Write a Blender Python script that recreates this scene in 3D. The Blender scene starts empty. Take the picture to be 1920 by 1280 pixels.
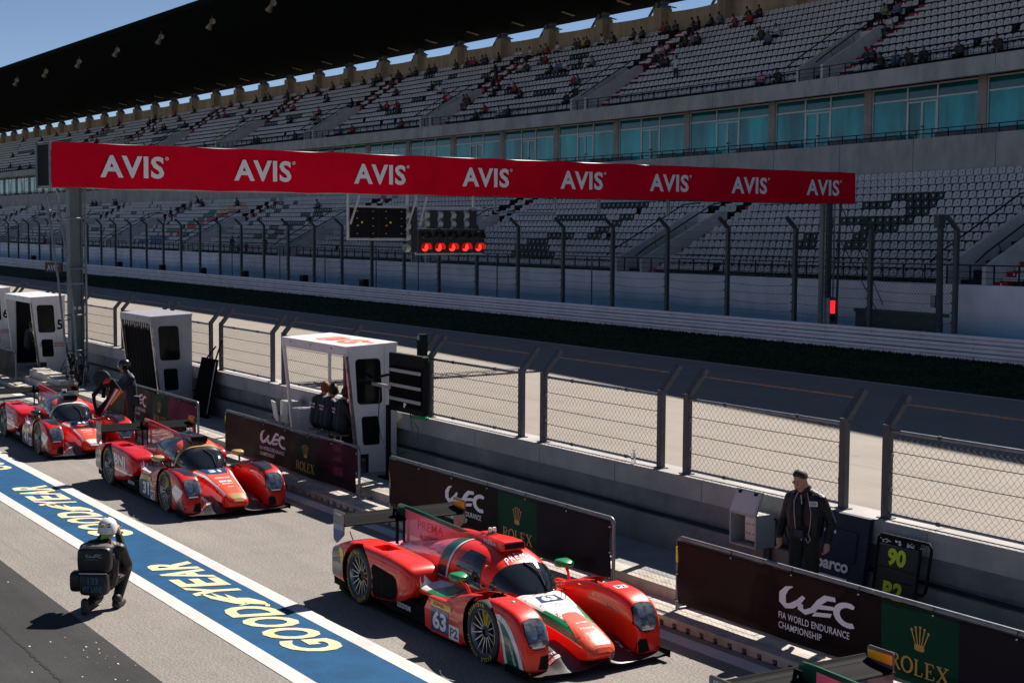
import bpy, bmesh, math, random
import numpy as np
from mathutils import Vector, Matrix
from mathutils.bvhtree import BVHTree
R = math.radians
random.seed(7)
scene = bpy.context.scene
COL = scene.collection

# ------------------------------------------------------------------ camera
CAM_H = 4.695
yaw, pitch, roll = R(32.005), R(4.262), R(.359)
fw = Vector((-math.cos(yaw)*math.cos(pitch), math.sin(yaw)*math.cos(pitch), -math.sin(pitch)))
rt0 = fw.cross(Vector((0, 0, 1))).normalized()
up0 = rt0.cross(fw)
rt = rt0*math.cos(roll) + up0*math.sin(roll)
up = up0*math.cos(roll) - rt0*math.sin(roll)
cam_data = bpy.data.cameras.new("camera")
cam = bpy.data.objects.new("camera", cam_data)
COL.objects.link(cam)
cam.matrix_world = Matrix(((rt.x, up.x, -fw.x, 0), (rt.y, up.y, -fw.y, 0), (rt.z, up.z, -fw.z, CAM_H), (0, 0, 0, 1)))
cam_data.sensor_width = 36
cam_data.lens = 53.99
cam_data.clip_start = .1
cam_data.clip_end = 4000
scene.camera = cam

# ------------------------------------------------------------------ sky, sun, exposure
SUN_DIR = Vector((-.41, .91, 1.0)).normalized()          # towards the sun
sun_el = math.asin(SUN_DIR.z)
sun_az = math.atan2(SUN_DIR.x, SUN_DIR.y)
world = bpy.data.worlds.new("World")
scene.world = world
world.use_nodes = True
wn = world.node_tree.nodes
bg = wn["Background"]
sky = wn.new("ShaderNodeTexSky")
sky.sky_type = 'NISHITA'
sky.sun_disc = False
sky.sun_elevation = sun_el
sky.sun_rotation = sun_az
sky.air_density = .7
sky.altitude = 3000
sky.dust_density = .35
sky.ozone_density = .6
world.node_tree.links.new(sky.outputs[0], bg.inputs[0])
bg.inputs[1].default_value = .05
sun_data = bpy.data.lights.new("sun", 'SUN')
sun_data.energy = 5.0
sun_data.angle = R(.5)
sun_data.color = (1.0, .93, .85)
sun = bpy.data.objects.new("sun", sun_data)
COL.objects.link(sun)
sun.rotation_euler = SUN_DIR.to_track_quat('Z', 'Y').to_euler()
scene.view_settings.view_transform = 'Standard'
scene.view_settings.look = 'None'
scene.view_settings.exposure = .82
scene.view_settings.gamma = 1.0
try:
    scene.cycles.max_bounces = 6
    scene.cycles.transparent_max_bounces = 12
except Exception:
    pass

# ------------------------------------------------------------------ materials
MATS = {}
def mat(name, col, rough=.6, metal=0., var=.12, vs=3., bump=0., bs=40., coat=0., spec=.5, spread=(.35, .65), emit=None, alpha=1., trans=0., stretch=None):
    if name in MATS:
        return MATS[name]
    m = bpy.data.materials.new(name)
    m.use_nodes = True
    nt = m.node_tree
    b = nt.nodes["Principled BSDF"]
    L = nt.links.new
    tc = nt.nodes.new("ShaderNodeTexCoord")
    src = tc.outputs["Object"]
    if stretch:
        mp = nt.nodes.new("ShaderNodeMapping")
        mp.inputs["Scale"].default_value = stretch
        L(src, mp.inputs[0])
        src = mp.outputs[0]
    b.inputs["Roughness"].default_value = rough
    b.inputs["Metallic"].default_value = metal
    b.inputs["Specular IOR Level"].default_value = spec
    b.inputs["Coat Weight"].default_value = coat
    b.inputs["Coat Roughness"].default_value = .04
    b.inputs["Alpha"].default_value = alpha
    b.inputs["Transmission Weight"].default_value = trans
    if var > 0:
        n = nt.nodes.new("ShaderNodeTexNoise")
        n.inputs["Scale"].default_value = vs
        n.inputs["Detail"].default_value = 6
        n.inputs["Roughness"].default_value = .65
        L(src, n.inputs["Vector"])
        mr = nt.nodes.new("ShaderNodeMapRange")
        mr.inputs[1].default_value = spread[0]
        mr.inputs[2].default_value = spread[1]
        mr.inputs[3].default_value = 1 - var
        mr.inputs[4].default_value = 1 + var
        L(n.outputs[0], mr.inputs[0])
        mx = nt.nodes.new("ShaderNodeVectorMath")
        mx.operation = 'SCALE'
        mx.inputs[0].default_value = col
        L(mr.outputs[0], mx.inputs[3])
        L(mx.outputs[0], b.inputs["Base Color"])
    else:
        b.inputs["Base Color"].default_value = (*col, 1)
    if bump > 0:
        n2 = nt.nodes.new("ShaderNodeTexNoise")
        n2.inputs["Scale"].default_value = bs
        n2.inputs["Detail"].default_value = 4
        L(src, n2.inputs["Vector"])
        bp = nt.nodes.new("ShaderNodeBump")
        bp.inputs["Strength"].default_value = bump
        bp.inputs["Distance"].default_value = .02
        L(n2.outputs[0], bp.inputs["Height"])
        L(bp.outputs[0], b.inputs["Normal"])
    if emit:
        b.inputs["Emission Color"].default_value = (*emit[0], 1)
        b.inputs["Emission Strength"].default_value = emit[1]
    MATS[name] = m
    return m

def worn_paint(name, col, under, amount=.62, var=.12):
    """road paint scuffed through to the asphalt in fine chips and along drag marks"""
    m = mat(name, col, .8, var=var, vs=2.2, bump=.3, bs=60, spec=.2)
    nt = m.node_tree; L = nt.links.new
    b = nt.nodes["Principled BSDF"]
    src = b.inputs["Base Color"].links[0].from_socket
    tc = [n for n in nt.nodes if n.type == 'TEX_COORD'][0]
    def chips(scale, lo, hi, st=(1, 1, 1)):
        mp = nt.nodes.new("ShaderNodeMapping"); mp.inputs["Scale"].default_value = st
        n = nt.nodes.new("ShaderNodeTexNoise"); n.inputs["Scale"].default_value = scale; n.inputs["Detail"].default_value = 8; n.inputs["Roughness"].default_value = .75
        r = nt.nodes.new("ShaderNodeMapRange"); r.inputs[1].default_value = lo; r.inputs[2].default_value = hi
        L(tc.outputs["Object"], mp.inputs[0]); L(mp.outputs[0], n.inputs["Vector"]); L(n.outputs[0], r.inputs[0])
        return r.outputs[0]
    a1, a2 = chips(14, amount, amount+.10), chips(1.4, amount+.0, amount+.16, (.25, 2.5, 1))
    k = nt.nodes.new("ShaderNodeMath"); k.operation = 'MAXIMUM'; L(a1, k.inputs[0]); L(a2, k.inputs[1])
    k2 = nt.nodes.new("ShaderNodeMath"); k2.operation = 'MULTIPLY'; k2.inputs[1].default_value = .75; L(k.outputs[0], k2.inputs[0])
    mx = nt.nodes.new("ShaderNodeMix"); mx.data_type = 'RGBA'; mx.inputs[7].default_value = (*under, 1)
    L(k2.outputs[0], mx.inputs[0]); L(src, mx.inputs[6]); L(mx.outputs[2], b.inputs["Base Color"])
    return m
def asphalt(name, col, grain=.35, patch=.12, spots=None):
    """aggregate speckle, broad patches and tyre-worn streaks along the lane"""
    m = bpy.data.materials.new(name)
    m.use_nodes = True
    nt = m.node_tree
    b = nt.nodes["Principled BSDF"]
    L = nt.links.new
    tc = nt.nodes.new("ShaderNodeTexCoord")
    def noise(scale, detail, sx=1, sy=1):
        mp = nt.nodes.new("ShaderNodeMapping")
        mp.inputs["Scale"].default_value = (sx, sy, 1)
        L(tc.outputs["Object"], mp.inputs[0])
        n = nt.nodes.new("ShaderNodeTexNoise")
        n.inputs["Scale"].default_value = scale
        n.inputs["Detail"].default_value = detail
        n.inputs["Roughness"].default_value = .7
        L(mp.outputs[0], n.inputs["Vector"])
        return n.outputs[0]
    def rng(o, a, c, lo, hi):
        r = nt.nodes.new("ShaderNodeMapRange")
        for i, v in enumerate((a, c, lo, hi)):
            r.inputs[i+1].default_value = v
        L(o, r.inputs[0])
        return r.outputs[0]
    def mul(a, c):
        k = nt.nodes.new("ShaderNodeMath")
        k.operation = 'MULTIPLY'
        L(a, k.inputs[0])
        L(c, k.inputs[1])
        return k.outputs[0]
    g = rng(noise(38, 5), .32, .68, 1-grain, 1+grain)
    p = rng(noise(.55, 4), .3, .7, 1-patch, 1+patch)
    s = rng(noise(1.0, 4, .12, 2.2), .3, .7, 1-patch*.7, 1+patch*.7)
    f = mul(mul(g, p), s)
    st = mul(rng(noise(1.9, 5), .60, .72, 1, .78), rng(noise(.8, 5, .10, 3.5), .56, .72, 1, .80))
    f = mul(f, st)
    sc = nt.nodes.new("ShaderNodeVectorMath")
    sc.operation = 'SCALE'
    sc.inputs[0].default_value = col
    L(f, sc.inputs[3])
    L(sc.outputs[0], b.inputs["Base Color"])
    b.inputs["Roughness"].default_value = .85
    b.inputs["Specular IOR Level"].default_value = .25
    bp = nt.nodes.new("ShaderNodeBump")
    bp.inputs["Strength"].default_value = .35
    bp.inputs["Distance"].default_value = .01
    L(noise(60, 4), bp.inputs["Height"])
    L(bp.outputs[0], b.inputs["Normal"])
    MATS[name] = m
    return m

# ------------------------------------------------------------------ mesh builder
class MB:
    def __init__(s, xf=None):
        s.v, s.f, s.m, s.mats, s.xf = [], [], [], [], xf
    def mi(s, m):
        if m not in s.mats:
            s.mats.append(m)
        return s.mats.index(m)
    def verts(s, pts):
        o = len(s.v)
        s.v += [tuple(s.xf(p)) if s.xf else tuple(p) for p in pts]
        return o
    def poly(s, pts, m):
        o = s.verts(pts)
        s.f.append(tuple(range(o, o+len(pts))))
        s.m.append(s.mi(m))
    def faces(s, pts, fs, m):
        o = s.verts(pts)
        k = s.mi(m)
        for f in fs:
            s.f.append(tuple(i+o for i in f))
            s.m.append(k)
    def hexa(s, a, m):     # 8 corners: bottom 4 ccw, top 4 ccw
        s.faces(a, [(3, 2, 1, 0), (4, 5, 6, 7), (0, 1, 5, 4), (1, 2, 6, 5), (2, 3, 7, 6), (3, 0, 4, 7)], m)
    def box(s, x0, x1, y0, y1, z0, z1, m, nx=1):
        for i in range(nx):
            a, c = x0+(x1-x0)*i/nx, x0+(x1-x0)*(i+1)/nx
            s.hexa([(a, y0, z0), (c, y0, z0), (c, y1, z0), (a, y1, z0), (a, y0, z1), (c, y0, z1), (c, y1, z1), (a, y1, z1)], m)
    def obox(s, c, ax, ay, az, m):   # centre and half-axis vectors
        c, ax, ay, az = map(Vector, (c, ax, ay, az))
        s.hexa([c-ax-ay-az, c+ax-ay-az, c+ax+ay-az, c-ax+ay-az, c-ax-ay+az, c+ax-ay+az, c+ax+ay+az, c-ax+ay+az], m)
    def bar(s, a, b, w, h, m, upv=(0, 0, 1)):
        a, b = Vector(a), Vector(b)
        d = b-a
        if d.length < 1e-6:
            return
        x = d.normalized()
        y = Vector(upv).cross(x)
        if y.length < 1e-4:
            y = Vector((1, 0, 0)).cross(x)
        y.normalize()
        z = x.cross(y)
        s.obox((a+b)/2, d/2, y*w/2, z*h/2, m)
    def tube(s, pts, r, m, n=8, cap=True):
        pts = [Vector(p) for p in pts]
        rs = r if isinstance(r, (list, tuple)) else [r]*len(pts)
        rings = []
        pv = None
        for i, p in enumerate(pts):
            t = (pts[min(i+1, len(pts)-1)]-pts[max(i-1, 0)]).normalized()
            if pv is None:
                pv = t.orthogonal().normalized()
            pv = (pv-t*pv.dot(t)).normalized()
            q = t.cross(pv)
            rings.append([p+(pv*math.cos(2*math.pi*k/n)+q*math.sin(2*math.pi*k/n))*rs[i] for k in range(n)])
        s.loft(rings, m, cap=cap)
    def loft(s, rings, m, closed=True, cap=True):
        n = len(rings[0])
        o = s.verts([p for r in rings for p in r])
        k = s.mi(m)
        for i in range(len(rings)-1):
            for j in range(n if closed else n-1):
                j2 = (j+1) % n
                s.f.append((o+i*n+j, o+i*n+j2, o+(i+1)*n+j2, o+(i+1)*n+j))
                s.m.append(k)
        if cap and closed:
            s.f.append(tuple(o+j for j in range(n))[::-1])
            s.m.append(k)
            s.f.append(tuple(o+(len(rings)-1)*n+j for j in range(n)))
            s.m.append(k)
    def prism(s, poly, fn, a0, a1, m):   # fn(u,v,w) -> xyz
        n = len(poly)
        o = s.verts([fn(u, v, a0) for u, v in poly]+[fn(u, v, a1) for u, v in poly])
        k = s.mi(m)
        s.f.append(tuple(o+i for i in range(n))[::-1])
        s.f.append(tuple(o+n+i for i in range(n)))
        s.m += [k, k]
        for i in range(n):
            j = (i+1) % n
            s.f.append((o+i, o+j, o+n+j, o+n+i))
            s.m.append(k)
    def lathe(s, prof, c, axis, m, n=24, cap=False):
        axis = Vector(axis).normalized()
        u = axis.orthogonal().normalized()
        w = axis.cross(u)
        c = Vector(c)
        s.loft([[c+axis*h+(u*math.cos(2*math.pi*k/n)+w*math.sin(2*math.pi*k/n))*max(r, 1e-4) for k in range(n)] for r, h in prof], m, cap=cap)
    def ball(s, c, r, m, n=12, sq=(1, 1, 1)):
        c = Vector(c)
        rings = []
        for i in range(n//2+1):
            a = math.pi*i/(n//2)
            rr = max(math.sin(a), 1e-3)
            rings.append([c+Vector((r*rr*math.cos(2*math.pi*k/n)*sq[0], r*rr*math.sin(2*math.pi*k/n)*sq[1], -r*math.cos(a)*sq[2])) for k in range(n)])
        s.loft(rings, m, cap=False)
    def build(s, name, parent=None, loc=(0, 0, 0), smooth=None, recalc=True, rot=None):
        me = bpy.data.meshes.new(name)
        me.from_pydata(s.v, [], s.f)
        for m in s.mats:
            me.materials.append(m)
        me.polygons.foreach_set("material_index", s.m)
        if recalc:
            bm = bmesh.new()
            bm.from_mesh(me)
            bmesh.ops.remove_doubles(bm, verts=bm.verts, dist=1e-5)
            bmesh.ops.recalc_face_normals(bm, faces=bm.faces)
            bm.to_mesh(me)
            bm.free()
        if smooth:
            me.polygons.foreach_set("use_smooth", [True]*len(me.polygons))
            me.set_sharp_from_angle(angle=R(smooth))
        me.update()
        o = bpy.data.objects.new(name, me)
        COL.objects.link(o)
        o.location = loc
        if rot:
            o.rotation_euler = rot
        if parent:
            o.parent = parent
        return o

def tag(o, label=None, cat=None, group=None, kind=None):
    if label: o["label"] = label
    if cat: o["category"] = cat
    if group: o["group"] = group
    if kind: o["kind"] = kind
    return o
def thing(name, label, cat, loc=(0, 0, 0), rz=0, group=None):
    o = bpy.data.objects.new(name, None)
    o.empty_display_size = .2
    COL.objects.link(o)
    o.location = loc
    o.rotation_euler = (0, 0, rz)
    return tag(o, label, cat, group)
def copy_tree(o, parent=None):
    c = o.copy()
    COL.objects.link(c)
    if parent: c.parent = parent
    for ch in [k for k in o.children]:
        copy_tree(ch, c)
    return c

# ------------------------------------------------------------------ lettering
_txt = {}
def text2d(s, bold=0., shear=0., space=1.):
    """(verts, faces) of the words, cap height about 0.73 of size 1, left aligned on the base line"""
    key = (s, bold, shear, space)
    if key in _txt:
        return _txt[key]
    cu = bpy.data.curves.new("lettering", 'FONT')
    cu.body = s
    cu.offset = bold
    cu.shear = shear
    cu.space_character = space
    cu.resolution_u = 3
    ob = bpy.data.objects.new("lettering", cu)
    COL.objects.link(ob)
    dg = bpy.context.evaluated_depsgraph_get()
    me = bpy.data.meshes.new_from_object(ob.evaluated_get(dg))
    V = [(v.co.x, v.co.y) for v in me.vertices]
    F = [tuple(p.vertices) for p in me.polygons]
    bpy.data.objects.remove(ob)
    bpy.data.curves.remove(cu)
    bpy.data.meshes.remove(me)
    _txt[key] = (V, F)
    return V, F
def put(mb, shape, w, h, fn, m, flip=False):
    """fit a 2D shape into w x h with its lower left at (0,0), then fn(u,v) -> xyz"""
    V, F = shape
    x0, x1 = min(v[0] for v in V), max(v[0] for v in V)
    y0, y1 = min(v[1] for v in V), max(v[1] for v in V)
    kx, ky = w/(x1-x0), h/(y1-y0)
    mb.faces([fn((x-x0)*kx, (y-y0)*ky) for x, y in V], F, m)
def stroke(pts, w):
    """thick polyline as quads (2D shape)"""
    V, F = [], []
    n = len(pts)
    ws = w if isinstance(w, (list, tuple)) else [w]*n
    for i in range(n):
        a, b = pts[max(i-1, 0)], pts[min(i+1, n-1)]
        dx, dy = b[0]-a[0], b[1]-a[1]
        l = math.hypot(dx, dy) or 1
        V += [(pts[i][0]-dy/l*ws[i]/2, pts[i][1]+dx/l*ws[i]/2), (pts[i][0]+dy/l*ws[i]/2, pts[i][1]-dx/l*ws[i]/2)]
        if i: F += [(2*i-2, 2*i-1, 2*i+1), (2*i-2, 2*i+1, 2*i)]
    return V, F
def merge2d(*shapes):
    V, F = [], []
    for v, f in shapes:
        o = len(V)
        V += v
        F += [tuple(i+o for i in q) for q in f]
    # union without overlapping faces
    from mathutils.geometry import delaunay_2d_cdt
    ar = lambda q: sum(V[q[i-1]][0]*V[q[i]][1]-V[q[i]][0]*V[q[i-1]][1] for i in range(len(q)))
    F = [q if ar(q) > 0 else tuple(reversed(q)) for q in F if abs(ar(q)) > 1e-9]
    ov, oe, of, _, _, fo = delaunay_2d_cdt([Vector(p) for p in V], [], [list(q) for q in F], 0, 1e-5)
    return [(p.x, p.y) for p in ov], [tuple(q) for q, o in zip(of, fo) if o]
def arc(cx, cy, rx, ry, a0, a1, n=10):
    return [(cx+rx*math.cos(R(a0+(a1-a0)*i/n)), cy+ry*math.sin(R(a0+(a1-a0)*i/n))) for i in range(n+1)]
def rect(x0, x1, y0, y1):
    return [(x0, y0), (x1, y0), (x1, y1), (x0, y1)], [(0, 1, 2, 3)]
def poly2(p):
    return list(p), [tuple(range(len(p)))]
# flowing three letter emblem of the banners
WEC = merge2d(
    stroke([(.62, 2.0), (.35, 1.85), (.12, 1.45), (.0+.12, .95), (.3, .75), (.6, .85), (.95, 1.2), (1.2, 1.6)], [.06, .22, .34, .36, .34, .32, .28, .2]),
    stroke([(1.05, 1.12), (1.06, .85), (1.3, .72), (1.7, 1.0), (2.0, 1.55), (2.3, 1.9), (2.75, 1.95)], [.3, .3, .3, .3, .3, .32, .26]),
    poly2([(1.88, 1.12), (2.72, 1.30), (2.66, 1.52), (2.02, 1.40)]),
    poly2([(1.66, .62), (2.52, .82), (2.60, 1.08), (1.80, .90)]),
    stroke(arc(3.35, 1.25, .55, .58, 60, 300, 14), [.2]+[.3]*13+[.26]))
CROWN = merge2d(*[poly2([(-.20+.40*i/4+.02-.035, .25), (-.20+.4*i/4-.02+.055, .25), (x+.03, y), (x-.03, y)]) for i, (x, y) in enumerate([(-.42, .95), (-.22, 1.1), (0, 1.15), (.22, 1.1), (.42, .95)])],
    *[poly2(arc(x, y+.05, .065, .065, 0, 330, 8)) for x, y in [(-.42, .95), (-.22, 1.1), (0, 1.15), (.22, 1.1), (.42, .95)]],
    poly2([(-.26, .02), (.26, .02), (.24, .3), (-.24, .3)]), poly2(arc(0, .05, .26, .09, 180, 360, 8)))
def serif_word():
    def I(x): return [rect(x, x+.16, 0, 1), rect(x-.09, x+.25, 0, .06), rect(x-.09, x+.25, .94, 1)]
    P = []
    P += I(.1) + [stroke([(.2, .96), (.5, .95), (.62, .84), (.63, .70), (.5, .56), (.2, .53)], [.07, .09, .15, .15, .09, .07]), stroke([(.38, .55), (.72, .06), (.86, .03)], [.16, .16, .06])]
    P += [stroke(arc(1.36, .5, .40, .46, 90, 450, 26), [.1+.09*abs(math.cos(R(90+360*i/26))) for i in range(27)])]
    P += I(2.0) + [rect(2.1, 2.5, 0, .07), poly2([(2.44, .0), (2.54, .0), (2.58, .28), (2.52, .28)])]
    P += I(2.82) + [rect(2.9, 3.36, 0, .07), rect(2.9, 3.34, .93, 1), rect(2.98, 3.2, .47, .54), poly2([(3.28, 0), (3.38, 0), (3.44, .26), (3.38, .26)]), poly2([(3.26, 1), (3.36, 1), (3.4, .78), (3.34, .78)]), rect(3.16, 3.21, .38, .63)]
    P += [stroke([(3.68, .97), (4.32, .03)], .17), stroke([(3.66, .03), (4.28, .97)], .08), rect(3.56, 3.92, .94, 1), rect(4.08, 4.42, .94, 1), rect(3.54, 3.84, 0, .06), rect(4.1, 4.5, 0, .06)]
    return merge2d(*P)
SERIF = serif_word()
def rental_word():
    V, F = text2d("AVIS", .030, 0, 1.07)
    x1 = max(v[0] for v in V)
    return merge2d((list(V), list(F)), stroke(arc(x1+.10, .66, .05, .05, 0, 360, 12), .02), rect(x1+.085, x1+.11, .635, .685))
AVIS = rental_word()

# ------------------------------------------------------------------ shared colours
M_white = mat("white_paint", (.74, .72, .71), .55, var=.07, vs=2)
M_black = mat("black_matt", (.006, .006, .007), .75, spec=.2, var=0)
M_rubber = mat("rubber", (.014, .014, .015), .8, bump=.2)
M_steel = mat("galvanised_steel", (.18, .20, .22), .45, .7, var=.2, vs=8)
M_dkpost = mat("grey_painted_steel", (.060, .062, .072), .6, .0, var=.15, vs=6)
M_conc = mat("concrete", (.22, .215, .21), .9, var=.22, vs=1.3, bump=.35, bs=30)
M_railing = mat("dark_railing_paint", (.018, .026, .030), .85, var=0, spec=.15)
M_conc_lt = mat("pale_concrete", (.36, .34, .33), .9, var=.18, vs=1.1, bump=.3, bs=30)
M_kerbc = mat("kerb_concrete", (.44, .39, .33), .9, var=.25, vs=3.5, bump=.4, bs=35)
M_red = mat("banner_red", (.74, .0, .022), .8, var=.10, vs=.6, spec=.1)
M_lav = mat("white_print", (.88, .85, .88), .6, var=.03)
M_gold = mat("gold_print", (.55, .33, .06), .5, var=.05)
M_green_d = mat("dark_green_print", (.004, .055, .032), .5, var=.1)

PEOPLE=[(0, 0, -181.0, 'r'), (0, 10, -121.0, 'b'), (0, 11, -210.5, 'k'), (0, 11, -150.5, 'k'), (0, 11, -141.0, 'k'), (0, 12, -236.5, 'k'), (0, 12, -190.5, 'k'), (0, 12, -189.0, 'k'), (0, 12, -181.5, 'k'), (0, 12, -181.0, 'k'), (0, 12, -153.5, 'k'), (1, 0, -232.5, 'k'), (1, 0, -226.5, 'k'), (1, 0, -156.5, 'k'), (1, 0, -143.0, 'k'), (1, 0, -142.0, 'k'), (1, 0, -133.0, 'k'), (1, 0, -131.0, 'b'), (1, 0, -123.5, 'b'), (1, 0, -121.0, 'r'), (1, 0, -112.0, 'r'), (1, 0, -100.0, 'k'), (1, 0, -96.5, 'w'), (1, 0, -95.5, 'k'), (1, 0, -67.0, 'p'), (1, 0, -65.5, 'k'), (1, 0, -57.0, 'k'), (1, 0, -56.0, 'b'), (1, 0, -55.0, 'k'), (1, 0, -54.0, 'k'), (1, 0, -51.5, 'k'), (1, 0, -49.0, 'k'), (1, 1, -241.0, 'k'), (1, 1, -100.0, 'r'), (1, 1, -89.0, 'k'), (1, 1, -59.0, 'k'), (1, 1, -58.5, 'k'), (1, 2, -180.5, 'r'), (1, 2, -89.0, 'k'), (1, 3, -195.5, 'k'), (1, 3, -190.0, 'k'), (1, 3, -189.0, 'k'), (1, 3, -133.0, 't'), (1, 3, -117.0, 'k'), (1, 3, -105.5, 'k'), (1, 3, -105.0, 'k'), (1, 3, -97.5, 'k'), (1, 4, -141.0, 'k'), (1, 4, -135.5, 't'), (1, 4, -121.5, 'k'), (1, 4, -120.5, 'r'), (1, 4, -118.5, 'r'), (1, 4, -110.0, 'r'), (1, 4, -109.5, 'p'), (1, 4, -102.5, 'k'), (1, 4, -99.5, 'r'), (1, 4, -91.5, 'r'), (1, 4, -91.0, 'b'), (1, 5, -251.5, 'k'), (1, 5, -239.5, 'k'), (1, 5, -150.0, 'k'), (1, 5, -136.0, 'r'), (1, 5, -103.0, 'k'), (1, 5, -101.0, 'w'), (1, 5, -82.0, 'k'), (1, 5, -81.5, 'k'), (1, 5, -60.5, 'w'), (1, 6, -209.5, 'k'), (1, 6, -185.0, 't'), (1, 6, -157.0, 'b'), (1, 6, -148.0, 'k'), (1, 6, -130.5, 'k'), (1, 6, -113.5, 'w'), (1, 6, -72.0, 'b'), (1, 7, -188.5, 'k'), (1, 7, -185.0, 'k'), (1, 7, -184.0, 'k'), (1, 7, -177.0, 'k'), (1, 7, -148.0, 'k'), (1, 7, -145.5, 'r'), (1, 7, -123.0, 'k'), (1, 7, -116.5, 'k'), (1, 7, -106.0, 'k'), (1, 7, -98.0, 'k'), (1, 7, -97.0, 'b'), (1, 7, -96.5, 'b'), (1, 7, -96.0, 'w'), (1, 7, -92.5, 'g'), (1, 7, -84.5, 'w'), (1, 7, -84.0, 'p'), (1, 7, -74.0, 'w'), (1, 7, -73.5, 'k'), (1, 7, -72.0, 'w'), (1, 7, -62.5, 'g'), (1, 7, -61.5, 'b'), (1, 8, -168.0, 'k'), (1, 8, -166.0, 'r'), (1, 8, -159.0, 'k'), (1, 8, -139.0, 'k'), (1, 8, -103.5, 'w'), (1, 8, -102.5, 'k'), (1, 8, -82.5, 'k'), (1, 8, -81.5, 'b'), (1, 8, -81.0, 'k'), (1, 9, -183.0, 'k'), (1, 9, -108.5, 'k'), (1, 9, -101.5, 'k'), (1, 9, -101.0, 'r'), (1, 10, -248.5, 'k'), (1, 10, -233.0, 'k'), (1, 10, -224.0, 'k'), (1, 10, -223.0, 'r'), (1, 10, -208.0, 'p'), (1, 10, -196.5, 'k'), (1, 10, -173.5, 'p'), (1, 10, -165.0, 'k'), (1, 10, -152.0, 'k'), (1, 10, -144.0, 'k'), (1, 10, -132.0, 'k'), (1, 10, -128.0, 'k'), (1, 10, -90.0, 'w'), (1, 10, -79.0, 'r'), (1, 10, -77.5, 'r'), (1, 11, -262.5, 'k'), (1, 11, -242.5, 'k'), (1, 11, -217.0, 'k'), (1, 11, -211.5, 'k'), (1, 11, -196.5, 'k'), (1, 11, -189.0, 'r'), (1, 11, -182.0, 'k'), (1, 11, -170.0, 'r'), (1, 11, -162.5, 'k'), (1, 11, -160.0, 'k'), (1, 11, -158.5, 'k'), (1, 11, -154.0, 'k'), (1, 11, -148.5, 'k'), (1, 11, -146.5, 'k'), (1, 11, -142.5, 'r'), (1, 11, -139.5, 'k'), (1, 11, -139.0, 'k'), (1, 11, -135.5, 'k'), (1, 11, -133.0, 'k'), (1, 11, -132.0, 'k'), (1, 11, -128.5, 'k'), (1, 11, -128.0, 'k'), (1, 11, -126.0, 't'), (1, 11, -125.0, 'k'), (1, 11, -122.5, 'k'), (1, 11, -121.5, 'k'), (1, 11, -117.5, 'k'), (1, 11, -115.5, 'k'), (1, 11, -115.0, 'r'), (1, 11, -114.5, 'r'), (1, 11, -113.0, 'k'), (1, 11, -112.5, 'k'), (1, 11, -110.5, 'k'), (1, 11, -107.5, 'w'), (1, 11, -107.0, 'w'), (1, 11, -105.5, 'w'), (1, 11, -104.0, 't'), (1, 11, -103.0, 'r'), (1, 11, -101.5, 'w'), (1, 11, -99.0, 'k'), (1, 11, -98.5, 'k'), (1, 11, -98.0, 'y'), (1, 11, -97.5, 'k'), (1, 11, -95.5, 'w'), (1, 11, -94.0, 'k'), (1, 11, -91.5, 'k'), (1, 11, -90.5, 'k'), (1, 11, -88.0, 'r'), (1, 11, -87.5, 'k'), (1, 11, -86.5, 'k'), (1, 11, -84.5, 'k'), (1, 11, -84.0, 'k'), (1, 11, -82.5, 'k'), (1, 11, -81.5, 'b'), (1, 11, -78.5, 'k'), (1, 11, -77.5, 'k')]
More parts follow.
